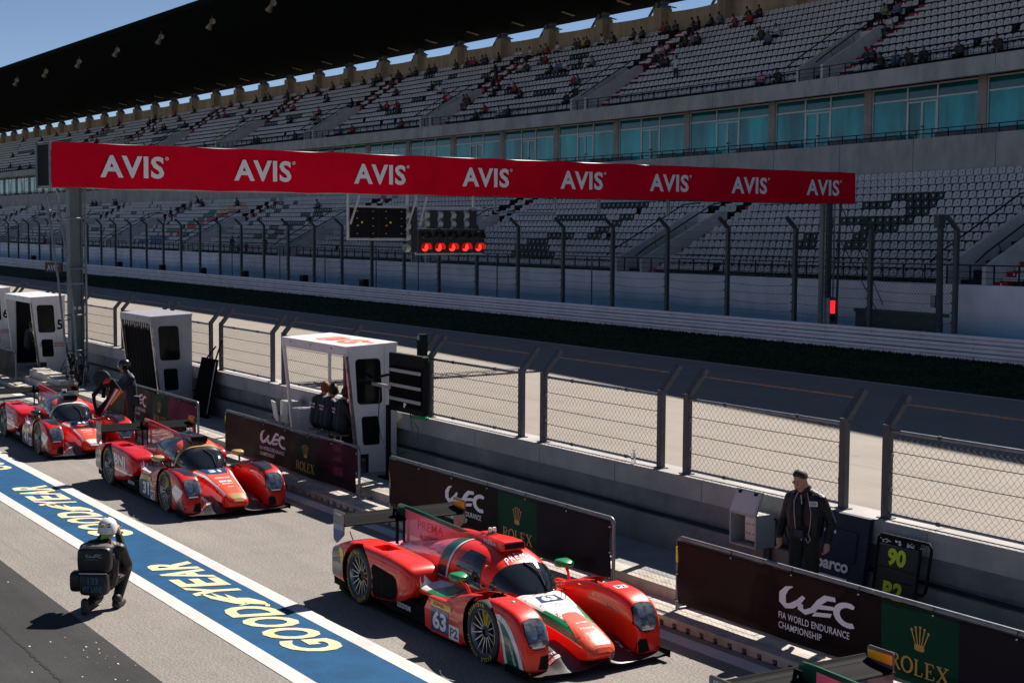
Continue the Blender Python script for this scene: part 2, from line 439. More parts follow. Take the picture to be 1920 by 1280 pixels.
SEATCOL=[(0, 9, -52.1, -48.4, 'd'), (0, 8, -53.4, -51.4, 'd'), (0, 8, -50.1, -48.0, 'd'), (0, 7, -49.7, -48.2, 'd'), (0, 6, -53.3, -48.4, 'd'), (0, 5, -52.7, -52.3, 'd'), (0, 5, -50.8, -48.6, 'd'), (0, 4, -54.3, -53.1, 'd'), (0, 4, -50.9, -49.6, 'd'), (0, 3, -54.0, -52.3, 'd'), (0, 3, -50.7, -49.1, 'd'), (0, 9, -78.3, -72.7, 'd'), (0, 7, -74.0, -72.0, 'd'), (0, 6, -73.7, -72.3, 'd'), (0, 5, -74.5, -72.5, 'd'), (0, 4, -73.9, -72.7, 'd'), (0, 7, -80.9, -75.3, 'd'), (0, 4, -78.8, -75.5, 'd'), (0, 2, -80.1, -76.2, 'd'), (0, 1, -79.3, -74.3, 'd'), (0, 3, -80.0, -77.4, 'd'), (0, 11, -131.6, -130.4, 'd'), (0, 11, -128.5, -127.2, 'd'), (0, 10, -132.0, -130.8, 'd'), (0, 10, -128.8, -127.6, 'd'), (0, 9, -132.3, -131.2, 'd'), (0, 9, -129.2, -128.0, 'd'), (0, 8, -132.8, -131.6, 'd'), (0, 8, -129.7, -128.3, 'd'), (0, 7, -130.0, -128.7, 'd'), (0, 6, -130.2, -129.2, 'd'), (0, 9, -120.7, -117.4, 'd'), (0, 8, -122.1, -120.2, 'd'), (0, 8, -119.2, -117.3, 'd'), (0, 7, -119.1, -117.7, 'd'), (0, 6, -122.3, -118.0, 'd'), (0, 5, -123.7, -121.9, 'd'), (0, 5, -119.9, -118.6, 'd'), (0, 4, -122.9, -122.3, 'd'), (0, 4, -120.8, -118.8, 'd'), (0, 3, -123.7, -121.7, 'd'), (0, 3, -120.8, -118.8, 'd'), (0, 10, -142.2, -140.2, 'y'), (0, 9, -142.5, -141.0, 'y'), (0, 11, -140.2, -139.6, 'y'), (0, 9, -145.6, -143.3, 'g'), (0, 8, -145.2, -142.3, 'g'), (0, 7, -145.2, -143.1, 'g'), (0, 6, -145.7, -143.6, 'g'), (0, 5, -146.2, -144.2, 'g'), (0, 4, -147.8, -144.9, 'g'), (0, 3, -148.3, -147.8, 'g'), (0, 8, -141.7, -138.6, 'r'), (0, 7, -142.3, -140.0, 'r'), (0, 6, -143.3, -141.0, 'r'), (0, 5, -143.8, -141.5, 'r'), (0, 4, -144.5, -143.8, 'r'), (0, 4, -142.9, -142.1, 'r'), (0, 3, -144.9, -144.0, 'r'), (0, 3, -142.7, -141.8, 'r'), (0, 10, -139.0, -136.9, 'p'), (0, 9, -140.2, -137.9, 'p'), (0, 2, -148.8, -143.3, 'b'), (0, 1, -146.7, -142.2, 'b'), (0, 3, -141.4, -139.3, 'b'), (0, 1, -150.0, -147.2, 'b'), (0, 10, -153.7, -152.3, 'd'), (0, 9, -154.1, -152.7, 'd'), (0, 8, -154.2, -152.8, 'd'), (0, 11, -184.7, -182.2, 'd'), (0, 9, -169.7, -167.6, 'd'), (0, 8, -173.1, -171.4, 'd'), (0, 7, -162.2, -160.7, 'd'), (0, 7, -179.1, -176.7, 'd'), (0, 6, -196.5, -194.3, 'd'), (0, 9, -208.8, -205.0, 'd'), (0, 11, -221.5, -219.0, 'd'), (0, 8, -209.3, -207.0, 'd'), (0, 5, -168.6, -166.4, 'd'), (0, 4, -173.2, -169.8, 'd'), (0, 6, -158.6, -157.1, 'd'), (0, 9, -191.5, -190.2, 'd'), (0, 4, -209.5, -204.7, 'd'), (0, 2, -189.5, -186.1, 'd'), (0, 1, -181.5, -179.5, 'd'), (1, 9, -97.7, -95.6, 'd'), (1, 8, -95.9, -95.0, 'd'), (1, 7, -95.7, -94.2, 'd'), (1, 6, -96.4, -94.5, 'd'), (1, 6, -99.2, -96.5, 'd'), (1, 3, -95.6, -93.5, 'd'), (1, 6, -99.0, -95.4, 'd'), (1, 9, -97.8, -96.6, 'd'), (1, 3, -94.7, -93.6, 'd'), (1, 10, -122.6, -120.6, 'd'), (1, 8, -117.8, -116.6, 'd'), (1, 3, -119.5, -116.9, 'd'), (1, 5, -117.5, -115.3, 'd'), (1, 8, -110.0, -108.3, 'd'), (1, 9, -116.7, -115.2, 'd'), (1, 11, -116.6, -114.4, 'd'), (1, 3, -95.9, -93.1, 'd'), (1, 4, -101.2, -99.4, 'd'), (1, 7, -174.0, -170.6, 'd'), (1, 8, -167.5, -163.2, 'd'), (1, 5, -144.7, -140.4, 'd'), (1, 6, -198.1, -191.0, 'd'), (1, 6, -184.3, -178.0, 'd'), (1, 8, -218.8, -210.6, 'd'), (1, 8, -237.1, -227.7, 'd'), (1, 6, -252.2, -243.6, 'd'), (1, 3, -155.3, -152.3, 'd'), (1, 4, -148.4, -144.8, 'd'), (1, 7, -180.1, -176.4, 'd'), (1, 4, -183.2, -176.8, 'd'), (1, 9, -216.3, -209.8, 'd')]

# ================================================================== ground and track
def sheet(name, x0, x1, y0, y1, z, m, nx=1, kind='structure'):
    b = MB()
    for i in range(nx):
        a, c = x0+(x1-x0)*i/nx, x0+(x1-x0)*(i+1)/nx
        b.poly([(a, y0, z), (c, y0, z), (c, y1, z), (a, y1, z)], m)
    return tag(b.build(name, recalc=False), kind=kind)
A_lane = asphalt("lane_asphalt", (.215, .194, .174), .62, .13)
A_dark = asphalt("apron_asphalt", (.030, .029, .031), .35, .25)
A_track = asphalt("track_asphalt", (.255, .225, .195), .16, .07)
M_ground = mat("dry_ground", (.17, .15, .11), .95, var=.25, vs=.2)
sheet("ground", -1500, 1500, -1500, 1500, -.06, M_ground)
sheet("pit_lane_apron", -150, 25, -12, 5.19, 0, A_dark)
sheet("pit_lane", -150, 25, 5.19, 11.04, .0, A_lane)
sheet("race_track", -420, 60, 13.45, 34.40, 0, A_track)
sheet("service_road", -420, 60, 42.95, 48.2, -.01, mat("service_asphalt", (.07, .07, .07), .9, var=.2))
M_stripe = worn_paint("white_road_paint", (.56, .52, .50), (.25, .22, .19), .60)
M_blue = worn_paint("blue_road_paint", (.0, .060, .155), (.10, .12, .14), .63, .18)
M_cream = worn_paint("cream_road_paint", (.62, .54, .33), (.06, .12, .18), .64)
sheet("pit_lane_stripe", -150, 25, 6.33, 6.535, .006, M_stripe)
sheet("pit_lane_stripe", -150, 25, 7.525, 7.735, .006, M_stripe)
sheet("pit_lane_band", -150, 25, 6.53, 7.53, .0035, M_blue)
sheet("pit_lane_edge_line", -150, 25, 10.66, 10.90, .004, M_stripe)
sheet("track_edge_line", -420, 60, 34.22, 34.38, .004, M_stripe)
# tar joint on the apron
jb = MB()
rj = random.Random(3)
px_, py_ = -60., 4.30
pts = []
while px_ < 0:
    pts.append((px_, 4.30+rj.uniform(-.014, .014)))
    px_ += rj.uniform(.05, .11)
M_tar = mat("tar", (.004, .004, .004), .9, var=0)
for i in range(len(pts)-1):
    w = rj.uniform(.006, .02)
    jb.poly([(pts[i][0], pts[i][1]-w, .004), (pts[i+1][0], pts[i+1][1]-w, .004), (pts[i+1][0], pts[i+1][1]+w, .004), (pts[i][0], pts[i][1]+w, .004)], M_tar)
tag(jb.build("apron_joint", recalc=False), kind='structure')
# worn paint flecks on the apron
fb = MB()
for i in range(34):
    x = rj.choice([-21, -20.3, -17.3, -16.8, -16.0, -15.6])+rj.gauss(0, .35)
    y = 4.95+rj.gauss(0, .16) if rj.random() < .7 else 4.3+rj.gauss(0, .3)
    r = rj.uniform(.003, .013)
    a0 = rj.uniform(0, 6)
    q = [(x+r*rj.uniform(.5, 1.8)*math.cos(a0+k*1.05)*1.6, min(5.16, y+r*rj.uniform(.5, 1.3)*math.sin(a0+k*1.05)), .004+i*1e-5) for k in range(6)]
    fb.poly(q, M_stripe if rj.random() < .8 else mat("old_red_paint", (.35, .1, .09), .8))
tag(fb.build("apron_paint_fleck", recalc=False), kind='structure')
# lettering along the blue band, read from the garage side upside down
def lane_words(x_start, n):
    b = MB()
    z = .0105
    L = 5.25
    cuts = [("G", 0, .58), ("O", .60, 1.17), ("O", 1.19, 1.76), ("D", 1.78, 2.36), ("Y", 3.02, 3.58), ("E", 3.58, 4.10), ("A", 4.10, 4.70), ("R", 4.70, 5.25)]
    for ch, a, c in cuts:
        sh = text2d(ch, .035, .0)
        def fn(u, v, a=a):
            return (x_start-(a+u)-.22*v, 7.40-.66*(v/.66)*1.0 if False else 6.79+(.62-v), z)
        put(b, sh, (c-a)*.95, .62, lambda u, v, a=a: (x_start-(a+u)-.30*v, 7.40-v, z), M_cream)
    # winged foot between the two words
    wing = merge2d(poly2([(0, .30), (.10, .42), (.55, .62), (1.0, .66), (.62, .5), (.95, .5), (.5, .38), (.8, .34), (.38, .26)]),
                   poly2([(-.12, .02), (.1, .0), (.42, .12), (.48, .26), (.2, .30), (.02, .24), (-.06, .12)]), stroke([(-.1, .03), (-.22, .08)], .06), stroke([(.05, .24), (-.02, .4)], .05))
    put(b, wing, 1.0, .56, lambda u, v: (x_start-(2.25+u)-.2*v, 7.42-v, z), M_cream)
    return tag(b.build("pit_lane_lettering", recalc=False), kind='structure')
lane_words(-15.15, 0)
lane_words(-22.45, 1)
lane_words(-29.75, 2)
# rubber streaks left by tyres
# ------------------------------------------------------------------ grass verge
gm = bpy.data.materials.new("grass")
gm.use_nodes = True
nt = gm.node_tree
b_ = nt.nodes["Principled BSDF"]
tc = nt.nodes.new("ShaderNodeTexCoord")
n1 = nt.nodes.new("ShaderNodeTexNoise"); n1.inputs["Scale"].default_value = .35; n1.inputs["Detail"].default_value = 8; n1.inputs["Roughness"].default_value = .75
cr = nt.nodes.new("ShaderNodeValToRGB")
cr.color_ramp.elements[0].position = .35; cr.color_ramp.elements[0].color = (.008, .028, .010, 1)
cr.color_ramp.elements[1].position = .72; cr.color_ramp.elements[1].color = (.040, .050, .022, 1)
nt.links.new(tc.outputs["Object"], n1.inputs["Vector"]); nt.links.new(n1.outputs[0], cr.inputs[0]); nt.links.new(cr.outputs[0], b_.inputs["Base Color"])
b_.inputs["Roughness"].default_value = .95; b_.inputs["Specular IOR Level"].default_value = .1
gb = MB()
gb.poly([(-420, 34.40, .0), (60, 34.40, .0), (60, 42.95, .0), (-420, 42.95, .0)], gm)
rg = random.Random(5)
for i in range(26000):
    x = -26-110*rg.random()**1.5
    y = 34.5+8.2*rg.random()
    if rg.random() < .25: y = 42.62+rg.uniform(-.2, .1)
    h = rg.uniform(.04, .11)*(1.5 if y > 42.4 else 1)
    a = rg.uniform(0, 3.14)
    dx, dy = math.cos(a)*.05, math.sin(a)*.03
    gb.poly([(x-dx, y-dy, 0), (x+dx, y+dy, 0), (x+rg.uniform(-.05, .05), y+rg.uniform(-.05, .05), h)], gm)
tag(gb.build("grass", recalc=False), kind='stuff')

# ================================================================== kerb, platform, pit wall
X0, X1 = -150, 12
kb = MB()
kb.box(X0, X1, 11.04, 11.36, .066, .115, M_kerbc, 40)
x = -60.
while x < X1:                                     # drain openings
    kb.box(x, x+.175, 11.05, 11.30, .0, .066, M_kerbc)
    x += .25
kb.box(X0, -60.1, 11.05, 11.3, 0, .066, M_kerbc)
kb.box(-60.1, X1, 11.301, 11.35, 0, .066, M_black)
tag(kb.build("kerb"), kind='structure')
gb2 = MB()
M_tile = mat("concrete_tile", (.50, .45, .41), .9, var=.2, vs=4, bump=.3)
x = X0
while x < X1:
    w = .98 if x > -60 else 9.98
    gb2.box(x, x+w, 11.365, 11.60, .06, .1135, M_tile)
    x += w+.02
tag(gb2.build("gutter"), kind='structure')
pb = MB()
x = X0
while x < X1:
    w = 1.995 if x > -60 else 9.995
    pb.box(x, x+w, 11.60, 11.90, .0, .26, M_kerbc)
    x += w+.005
M_plat = mat("platform_concrete", (.27, .27, .27), .9, var=.18, vs=1.5, bump=.3)
pb.box(X0, X1, 11.90, 13.0, .0, .258, M_plat)
tag(pb.build("pit_wall_platform"), kind='structure')
tw = thing("pit_wall", "long grey concrete pit wall with an overhanging coping below the fence panels", "wall")
wb = MB()
wb.box(X0, X1, 12.97, 13.45, .0, .68, M_conc, 60)
wb.box(X0, X1, 13.12, 13.45, .68, 1.02, M_conc, 60)
wb.build("wall_face", tw)
cb = MB()
x = -150.
while x < X1:
    cb.box(x, x+1.985, 13.03, 13.50, 1.02, 1.315, M_conc_lt)
    cb.box(x+1.985, x+2.0, 13.05, 13.48, 1.02, 1.30, M_conc)
    x += 2.0
cb.build("coping", tw)
pb2 = MB()
rr = random.Random(2)
pts = [(X0, 13.05, .70)]
x = -70.
while x < X1:
    pts.append((x, 13.04+rr.uniform(-.02, .03), .70+rr.uniform(0, .012)))
    x += .8
pb2.tube(pts, .016, M_rubber, 6)
pb2.tube([(p[0], p[1]+.05, p[2]) for p in pts], .012, M_rubber, 6)
pb2.build("cable", tw, smooth=60)

# ------------------------------------------------------------------ fence panels on the pit wall
def fence_panel():
    r = thing("fence_panel", "", "fence panel")
    W = 3.03
    for x in (0, W):
        b = MB()
        s = 1 if x == 0 else -1
        # channel upright with the top third leaning to the track
        for (a, c) in (((0, 0, 0), (0, 0, 1.07)), ((0, 0, 1.07), (0, .30, 1.43))):
            a, c = Vector(a), Vector(c)
            d = (c-a).normalized()
            yv = Vector((1, 0, 0)).cross(d)*-1
            n0, n1 = (a+c)/2, (c-a)/2
            b.obox(n0+Vector((x, 0, 0)), (.055, 0, 0), yv*.035, n1, M_dkpost)
        b.obox((x, 0, 1.075), (.054, 0, 0), (0, .036, 0), (0, 0, .03), M_dkpost)
        b.obox((x+s*.06, -.0, .35), (.02, 0, 0), (0, .02, 0), (0, 0, .02), M_steel)
        b.obox((x+s*.06, -.0, .75), (.02, 0, 0), (0, .02, 0), (0, 0, .02), M_steel)
        b.box(x-.09, x+.09, -.07, .07, 0, .012, M_dkpost)
        b.build("post", r)
    for z, rad in ((1.035, .022), (.06, .02)):
        b = MB()
        b.tube([(.055, 0, z), (W-.055, 0, z)], rad, M_steel, 8)
        for xx in (.8, 2.2):
            b.tube([(xx-.02, 0, z), (xx+.02, 0, z)], rad+.008, M_dkpost, 8)
        b.build("rail", r, smooth=50)
    b = MB()
    b.tube([(.0, .225, 1.34), (W, .225, 1.34)], .011, mat("rusty_cable", (.20, .12, .09), .8, var=.3, vs=20), 6)
    b.build("top_cable", r, smooth=60)
    for z in (.30, .55, .80):
        b = MB()
        b.tube([(.055, -.012, z+.0), (W*.5, -.012, z-.006), (W-.055, -.012, z)], .0055, M_dkpost, 5)
        b.build("wire", r)
    b = MB()
    M_link = mat("chain_link_wire", (.16, .135, .115), .6, .4, var=.2)
    h, w, st = .97, W-.11, .092
    n = int((w+h)/st)
    for sgn in (1, -1):
        for i in range(n+1):
            u0 = i*st
            # line u+v = u0 clipped
            a = (min(u0, w), max(0, u0-w))
            c = (max(0, u0-h), min(u0, h))
            if math.hypot(a[0]-c[0], a[1]-c[1]) < .05: continue
            P = []
            k = max(2, int(math.hypot(a[0]-c[0], a[1]-c[1])/.1))
            for j in range(k+1):
                t = j/k
                u, v = a[0]+(c[0]-a[0])*t, a[1]+(c[1]-a[1])*t
                wob = (.008 if j % 2 else -.008)
                u += wob
                if sgn < 0: u = w-u
                P.append((.055+u, .008*sgn+.0, .065+v))
            b.tube(P, .0022, M_link, 3, cap=False)
    b.build("chain_link", r, recalc=False)
    return r
fp = fence_panel()
FX = [-9.11, -12.79, -16.53, -20.15, -23.83, -27.2, -30.30, -33.92, -37.6, -41.2, -44.9, -48.5, -52.2, -55.9]
ordn = ["first", "second", "third", "fourth", "fifth", "sixth", "seventh", "eighth", "ninth", "tenth", "eleventh", "twelfth", "thirteenth", "fourteenth", "fifteenth", "sixteenth", "seventeenth", "eighteenth", "nineteenth", "twentieth"]
FL = {1: "fence panel above the pit board showing 90, at the photo's right edge", 2: "fence panel behind the walking man, right of the panel with the water bottle", 3: "fence panel with a plastic water bottle standing at its foot",
      4: "fence panel with green clamps on its left post, right of the screen", 5: "fence panel mostly hidden behind the black screen back and white booth", 6: "fence panel seen through the open white booth with the orange roof logo",
      7: "fence panel left of the orange-logo booth, above a grey electric box", 8: "fence panel right of the grey curtained booth, above the leaning black board", 9: "fence panel behind the grey curtained booth", 10: "fence panel between the left gantry pillar and the grey curtained booth",
      11: "fence panel right behind the left gantry pillar and its ladder", 12: "fence panel behind the white booth numbered 5", 13: "fence panel between the booths numbered 5 and 6", 0: "fence panel past the photo's right edge beyond the pit board", }
for i, x in enumerate(FX):
    o = fp if i == 0 else copy_tree(fp)
    o.location = (x, 13.19, 1.315)
    tag(o, FL[i], "fence panel", "fence panels along the pit wall")

# ------------------------------------------------------------------ sponsor barriers on the kerb
def banner_mat(name, col, tr=.25, wr=.0):
    m = mat(name, col, .5, var=.12, vs=1.2, spec=.08)
    nt = m.node_tree
    out = nt.nodes["Material Output"]
    t = nt.nodes.new("ShaderNodeBsdfTranslucent")
    t.inputs[0].default_value = (*[min(1, c*1.3) for c in col], 1)
    mx = nt.nodes.new("ShaderNodeMixShader")
    mx.inputs[0].default_value = tr
    nt.links.new(nt.nodes["Principled BSDF"].outputs[0], mx.inputs[1])
    nt.links.new(t.outputs[0], mx.inputs[2])
    nt.links.new(mx.outputs[0], out.inputs[0])
    return m
B_maroon = banner_mat("maroon_banner", (.013, .0055, .006), .10)
B_black = banner_mat("near_black_banner", (.004, .003, .004), .08)
B_purple = banner_mat("purple_banner", (.006, .005, .010), .10)
B_green = banner_mat("green_banner", (.001, .022, .014), .10)
B_glow = banner_mat("plum_banner", (.040, .006, .017), .15)
def barrier(x0, x1, label, strip, cols, sag=.0, seed=1):
    r = thing("sponsor_barrier", label, "banner", (x0, 11.36, .115), group="sponsor barriers along the pit lane kerb")
    W = x1-x0
    rr = random.Random(seed)
    b = MB()
    H = .885
    P = [(0, 0, 0), (0, 0, H-.07)] + [(.07-.07*math.cos(R(a)), 0, H-.07+.07*math.sin(R(a))) for a in (30, 60)] + [(.07, 0, H)]
    P += [(W*i/8, 0, H) for i in range(1, 8)] + [(W-.07, 0, H)] + [(W-.07+.07*math.sin(R(a)), 0, H-.07+.07*math.cos(R(a))) for a in (30, 60)] + [(W, 0, H-.07), (W, 0, 0)]
    b.tube(P, .024, M_steel, 10)
    for xx in (0, W): b.tube([(xx, -.0, .012), (xx, .24, .012)], .018, M_steel, 6)
    b.build("frame", r, smooth=50)
    # cloth: grid with slack folds; colour changes along its length are printed
    nx, nz = int(W/.06), 12
    z0, z1 = .09, H-.035
    ph = [rr.uniform(0, 6) for _ in range(6)]
    def surf(u, v):
        x = .035+u*(W-.07)
        z = z0+(z1-z0)*v
        d = .008*math.sin(x*3.1+ph[0]+2*v)+.006*math.sin(x*7.3-4*v+ph[1])
        e = math.exp(-u*9)*math.sin(9*v+14*u+ph[2])+math.exp(-(1-u)*7)*math.sin(8*v-16*u+ph[3])
        d += .012*e+.02*sag*math.sin(10*v+6*u+ph[4])*(1-v*.5)*u
        zz = z+sag*.10*math.sin(math.pi*u)*0-.05*sag*(1-v)*math.sin(math.pi*u)*-1
        return (x, -.028-d, zz-.02*sag*math.sin(12*u))
    c = MB()
    for i in range(nx):
        for j in range(nz):
            u0, u1, v0, v1 = i/nx, (i+1)/nx, j/nz, (j+1)/nz
            um, vm = (u0+u1)/2*W, (v0+v1)/2
            m = cols(um, vm)
            c.poly([surf(u0, v0), surf(u1, v0), surf(u1, v1), surf(u0, v1)], m)
    cl = c.build("banner", r, smooth=60)
    e = MB()
    def on(x0_, z0_):
        def fn(u, v):
            X, Z = x0_+u, z0_+v
            p = surf((X-.035)/(W-.07), (Z-z0)/(z1-z0))
            return (p[0], p[1]-.004, p[2])
        return fn
    put(e, WEC, 1.14, .285, on(1.84, .43), M_lav)
    put(e, text2d("FIA WORLD ENDURANCE", .012, 0, 1.05), 1.08, .075, on(1.83, .315), M_lav)
    put(e, text2d("CHAMPIONSHIP", .012, 0, 1.05), .68, .075, on(1.83, .205), M_lav)
    e.build("emblem", cl, recalc=False)
    e = MB()
    gx = 3.36
    put(e, CROWN, .26, .25, on(gx+.40, .43), M_gold)
    put(e, SERIF, .80, .17, on(gx+.125, .175), M_gold)
    e.build("watch_lettering", cl, recalc=False)
    s = MB()
    s.tube([(0, 0, H-.30), (0, 0, H-.10)], .027, mat("reflective_"+strip[0], strip[1], .5, var=0), 10)
    s.build("reflective_sleeve", r, smooth=50)
    t = MB()
    for xx in (0, W):
        for z in (.12, .45, .78):
            t.ball((xx+(.04 if xx == 0 else -.04), -.035, z), .011, M_white, 8)
            t.tube([(xx-.02, -.03, z), (xx+.05 if xx == 0 else xx-.05, -.04, z+.02)], .005, M_black, 5)
    for k in range(1, 6):
        t.ball((W*k/6, -.04, H-.06), .011, M_white, 8)
        t.tube([(W*k/6, -.045, H-.06), (W*k/6+.01, -.03, H+.028)], .005, M_black, 5)
    t.build("cable_tie", r)
    return r
def colsA(x, v):
    if 3.36 < x < 4.41 and v > .02: return B_green
    if x < 1.7+1.2*v: return B_maroon
    return B_black if x < 3.36 else B_purple
def colsB(x, v):
    if 3.36 < x < 4.41 and v > .02: return B_green
    if x < 3.36: return B_maroon
    return B_glow if (v > .35-.1*(x-4.4) and v < 1.25-.2*(x-4.4)) else B_purple
YEL = ("yellow", (.75, .75, .02)); ORA = ("orange", (.85, .22, .03))
barrier(-14.38, -8.3, "sponsor barrier in front of the walking man, yellow sleeve on its left post", YEL, colsA, 0, 1)
barrier(-21.85, -15.70, "sponsor barrier directly behind the green, white and red race car, orange sleeve on its post", ORA, colsA, .1, 2)
barrier(-28.97, -22.98, "sponsor barrier with wrinkled plum right half, in front of the white booth with crew inside", YEL, colsB, .6, 3)
barrier(-36.75, -30.55, "sponsor barrier behind the helmeted mechanic, in front of the grey curtained booth", YEL, colsB, .2, 4)
barrier(-51.5, -45.42, "sponsor barrier in front of the white booth numbered 5, farthest left", YEL, colsA, .1, 5)

# ================================================================== far guardrail and debris fence
def warp(P):
    x, y, z = P
    u = max(0., (x+95)/50.)
    g = u*u if u < 1 else 2*u-1
    return (x, y-2.6*g, z+.26*g)
tg = thing("guardrail", "long white three-beam guardrail with rust streaks between the grass and the far fence", "guardrail")
M_rail = mat("white_guardrail_paint", (.90, .80, .80), .5, var=.12, vs=.8, spread=(.3, .7))
M_rust = mat("rust_stain", (.62, .36, .32), .8, var=.3, vs=2)
for k in range(3):
    b = MB()
    z = .02+.315*k
    prof = [(0, 0), (-.075, .02), (-.085, .075), (-.02, .125), (-.02, .155), (-.085, .20), (-.075, .265), (0, .29)]
    # W section swept along the verge
    n = 96
    for i in range(n):
        xa, xb = -420+5*i*1.0, -420+5*(i+1)
        if xa >= 60: break
        for j in range(len(prof)-1):
            m = M_rail
            if j in (3,): m = M_rust
            b.poly([(xa, 42.83+prof[j][0], z+prof[j][1]), (xb-.004, 42.83+prof[j][0], z+prof[j][1]), (xb-.004, 42.83+prof[j+1][0], z+prof[j+1][1]), (xa, 42.83+prof[j+1][0], z+prof[j+1][1])], m)
        for xx in (xa+.05, xa+2.5):
            b.obox((xx, 42.80, z+.14), (.02, 0, 0), (0, .012, 0), (0, 0, .02), M_steel)
    b.build("beam", tg, recalc=False)
for i in range(60):
    b = MB()
    b.box(-160+2.5*i, -159.92+2.5*i, 42.86, 42.98, 0, .96, M_steel)
    b.build("post", tg, recalc=False)
td = thing("debris_fence", "tall grey debris fence with bent post tops and sagging wires in front of the grandstand", "fence")
FXD = [-39.03-4.288*k for k in range(34)]
for x in FXD:
    b = MB()
    b.box(x-.08, x+.08, 43.42, 43.58, 0, 4.72, M_dkpost)
    b.bar((x, 43.5, 4.70), (x, 42.98, 5.16), .15, .12, M_dkpost)
    for z in [1.3+.36*q for q in range(9)]:
        b.box(x-.12, x+.12, 43.38, 43.46, z-.03, z+.03, M_dkpost)
    b.build("post", td)
b = MB()
rr = random.Random(9)
for z in [1.25+.37*q for q in range(11)]:
    for i in range(len(FXD)-1):
        s = rr.uniform(.01, .10)
        y = 43.40 if z < 4.8 else 43.2
        P = [(FXD[i]+(FXD[i+1]-FXD[i])*t/6, y, z-4*s*(t/6)*(1-t/6)) for t in range(7)]
        b.tube(P, .011, M_dkpost, 4, cap=False)
b.build("wire", td, recalc=False)
b = MB()
M_fm = mat("dark_wire_mesh", (.05, .06, .065), .6, .3, var=0)
for i in range(17):
    xa, w, h = FXD[i+1], 4.288, 3.5
    st = .16
    for sgn in (1, -1):
        for k in range(int((w+h)/st)+1):
            u0 = k*st
            a = (min(u0, w), max(0, u0-w)); c = (max(0, u0-h), min(u0, h))
            if abs(a[0]-c[0]) < .05: continue
            if sgn < 0: a, c = (w-a[0], a[1]), (w-c[0], c[1])
            b.tube([(xa+a[0], 43.45, 1.0+a[1]), (xa+c[0], 43.45, 1.0+c[1])], .0048, M_fm, 3, cap=False)
b.build("wire_mesh", td, recalc=False)
for x in [-62.5, -71.5, -80.5, -86, -93.5, -101, -110]:
    b = MB()
    b.tube([(x, 43.7, 0), (x, 43.7, 3.3)], .035, M_dkpost, 6)
    b.build("stay_pole", td)
for i, x in enumerate([-86.9, -96.0, -106.5, -115.1, -124.5, -136, -150, -165]):
    b = MB()
    b.box(-.28, .28, -.2, .2, -.32, .33, M_black)
    b.box(-.31, .31, -.215, -.2, .29, .35, M_dkpost)
    b.box(-.2, .2, -.15, .15, -1.0, -.32, M_dkpost)
    o = b.build("loudspeaker_box", None, (x, 43.3, 1.02))
    tag(o, "small black box on the guardrail line, %s from the right among its kind" % ordn[i], "box", "black boxes along the guardrail")
# lamp pole, container, sign boxes behind the fence at the right
o = MB()
o.tube([(0, 0, 0), (0, 0, 1.3)], .14, M_dkpost, 10)
o.tube([(0, 0, 1.3), (-.05, 0, 3.8), (-.03, 0, 5.2)], [.13, .12, .10], M_dkpost, 10)
o.box(-.2, .06, -.2, .12, 4.75, 5.25, M_dkpost)
o.box(-.34, -.12, -.12, .12, 1.8, 2.25, M_steel)
tag(o.build("camera_pole", None, (-39.95, 43.7, 0), smooth=40), "thick grey pole with a small box, behind the fence near the photo's right edge", "pole")
cm = mat("grey_green_container", (.06, .085, .08), .7, var=.1)
o = MB()
o.box(0, 6.4, 0, 1.2, 0, 1.45, cm); o.box(-.05, 6.45, -.06, .0, 1.36, 1.5, cm); o.box(6.2, 6.36, -.05, 0, .1, 1.3, cm)
tag(o.build("storage_box", None, (-45.6, 45.0, 0)), "long grey green storage box behind the far fence at the photo's right", "container")
o = MB()
o.box(-.42, .42, -.12, .12, -.30, .30, M_white); 
put(o, rect(0, 1, 0, 1), .3, .42, lambda u, v: (.02+u, -.125, -.2+v), mat("red_print", (.6, .02, .03), .5, var=0))
put(o, text2d("i", .05), .05, .3, lambda u, v: (.15+u, -.13, -.14+v), M_lav)
tag(o.build("fire_point_box", None, (-59.6, 47.85, 1.72)), "small white box with a red sign fixed on the painted wall", "box")
o = MB()
o.box(0, .62, 0, .05, 0, 1.75, mat("pale_blue_door", (.35, .45, .5), .5)); o.box(-.07, 0, -.02, .05, 0, 1.8, M_dkpost)
tag(o.build("service_door", None, (-56.1, 47.85, 0)), "narrow pale blue door in the painted wall behind the far fence", "door")
o = MB()
o.box(-1.55, 1.55, -.05, .05, 0, 1.05, mat("board_red", (.22, .003, .012), .5))
put(o, AVIS, 2.3, .58, lambda u, v: (-1.2+u, -.056, .2+v), M_lav)
o.box(-1.5, -1.4, .05, .15, -.35, 1.0, M_steel); o.box(1.4, 1.5, .05, .15, -.35, 1.0, M_steel)
tag(o.build("advertising_board", None, (-150.5, 41.4, -.05), rot=(0, 0, R(14))), "small red rental advertising board leaning at the far guardrail, left edge of the photo", "sign")

# ================================================================== start gantry
GA, GB = Vector((-43.1, 11.65, 0)), Vector((-45.95, 44.6, 0))
gd = (GB-GA).normalized(); gn = Vector((gd.y, -gd.x, 0))      # gn faces the camera side (+x)
ang = math.atan2(gd.y, gd.x)
tgn = thing("start_gantry", "red banner gantry spanning the race track on two grey pillars", "gantry", GA, ang)
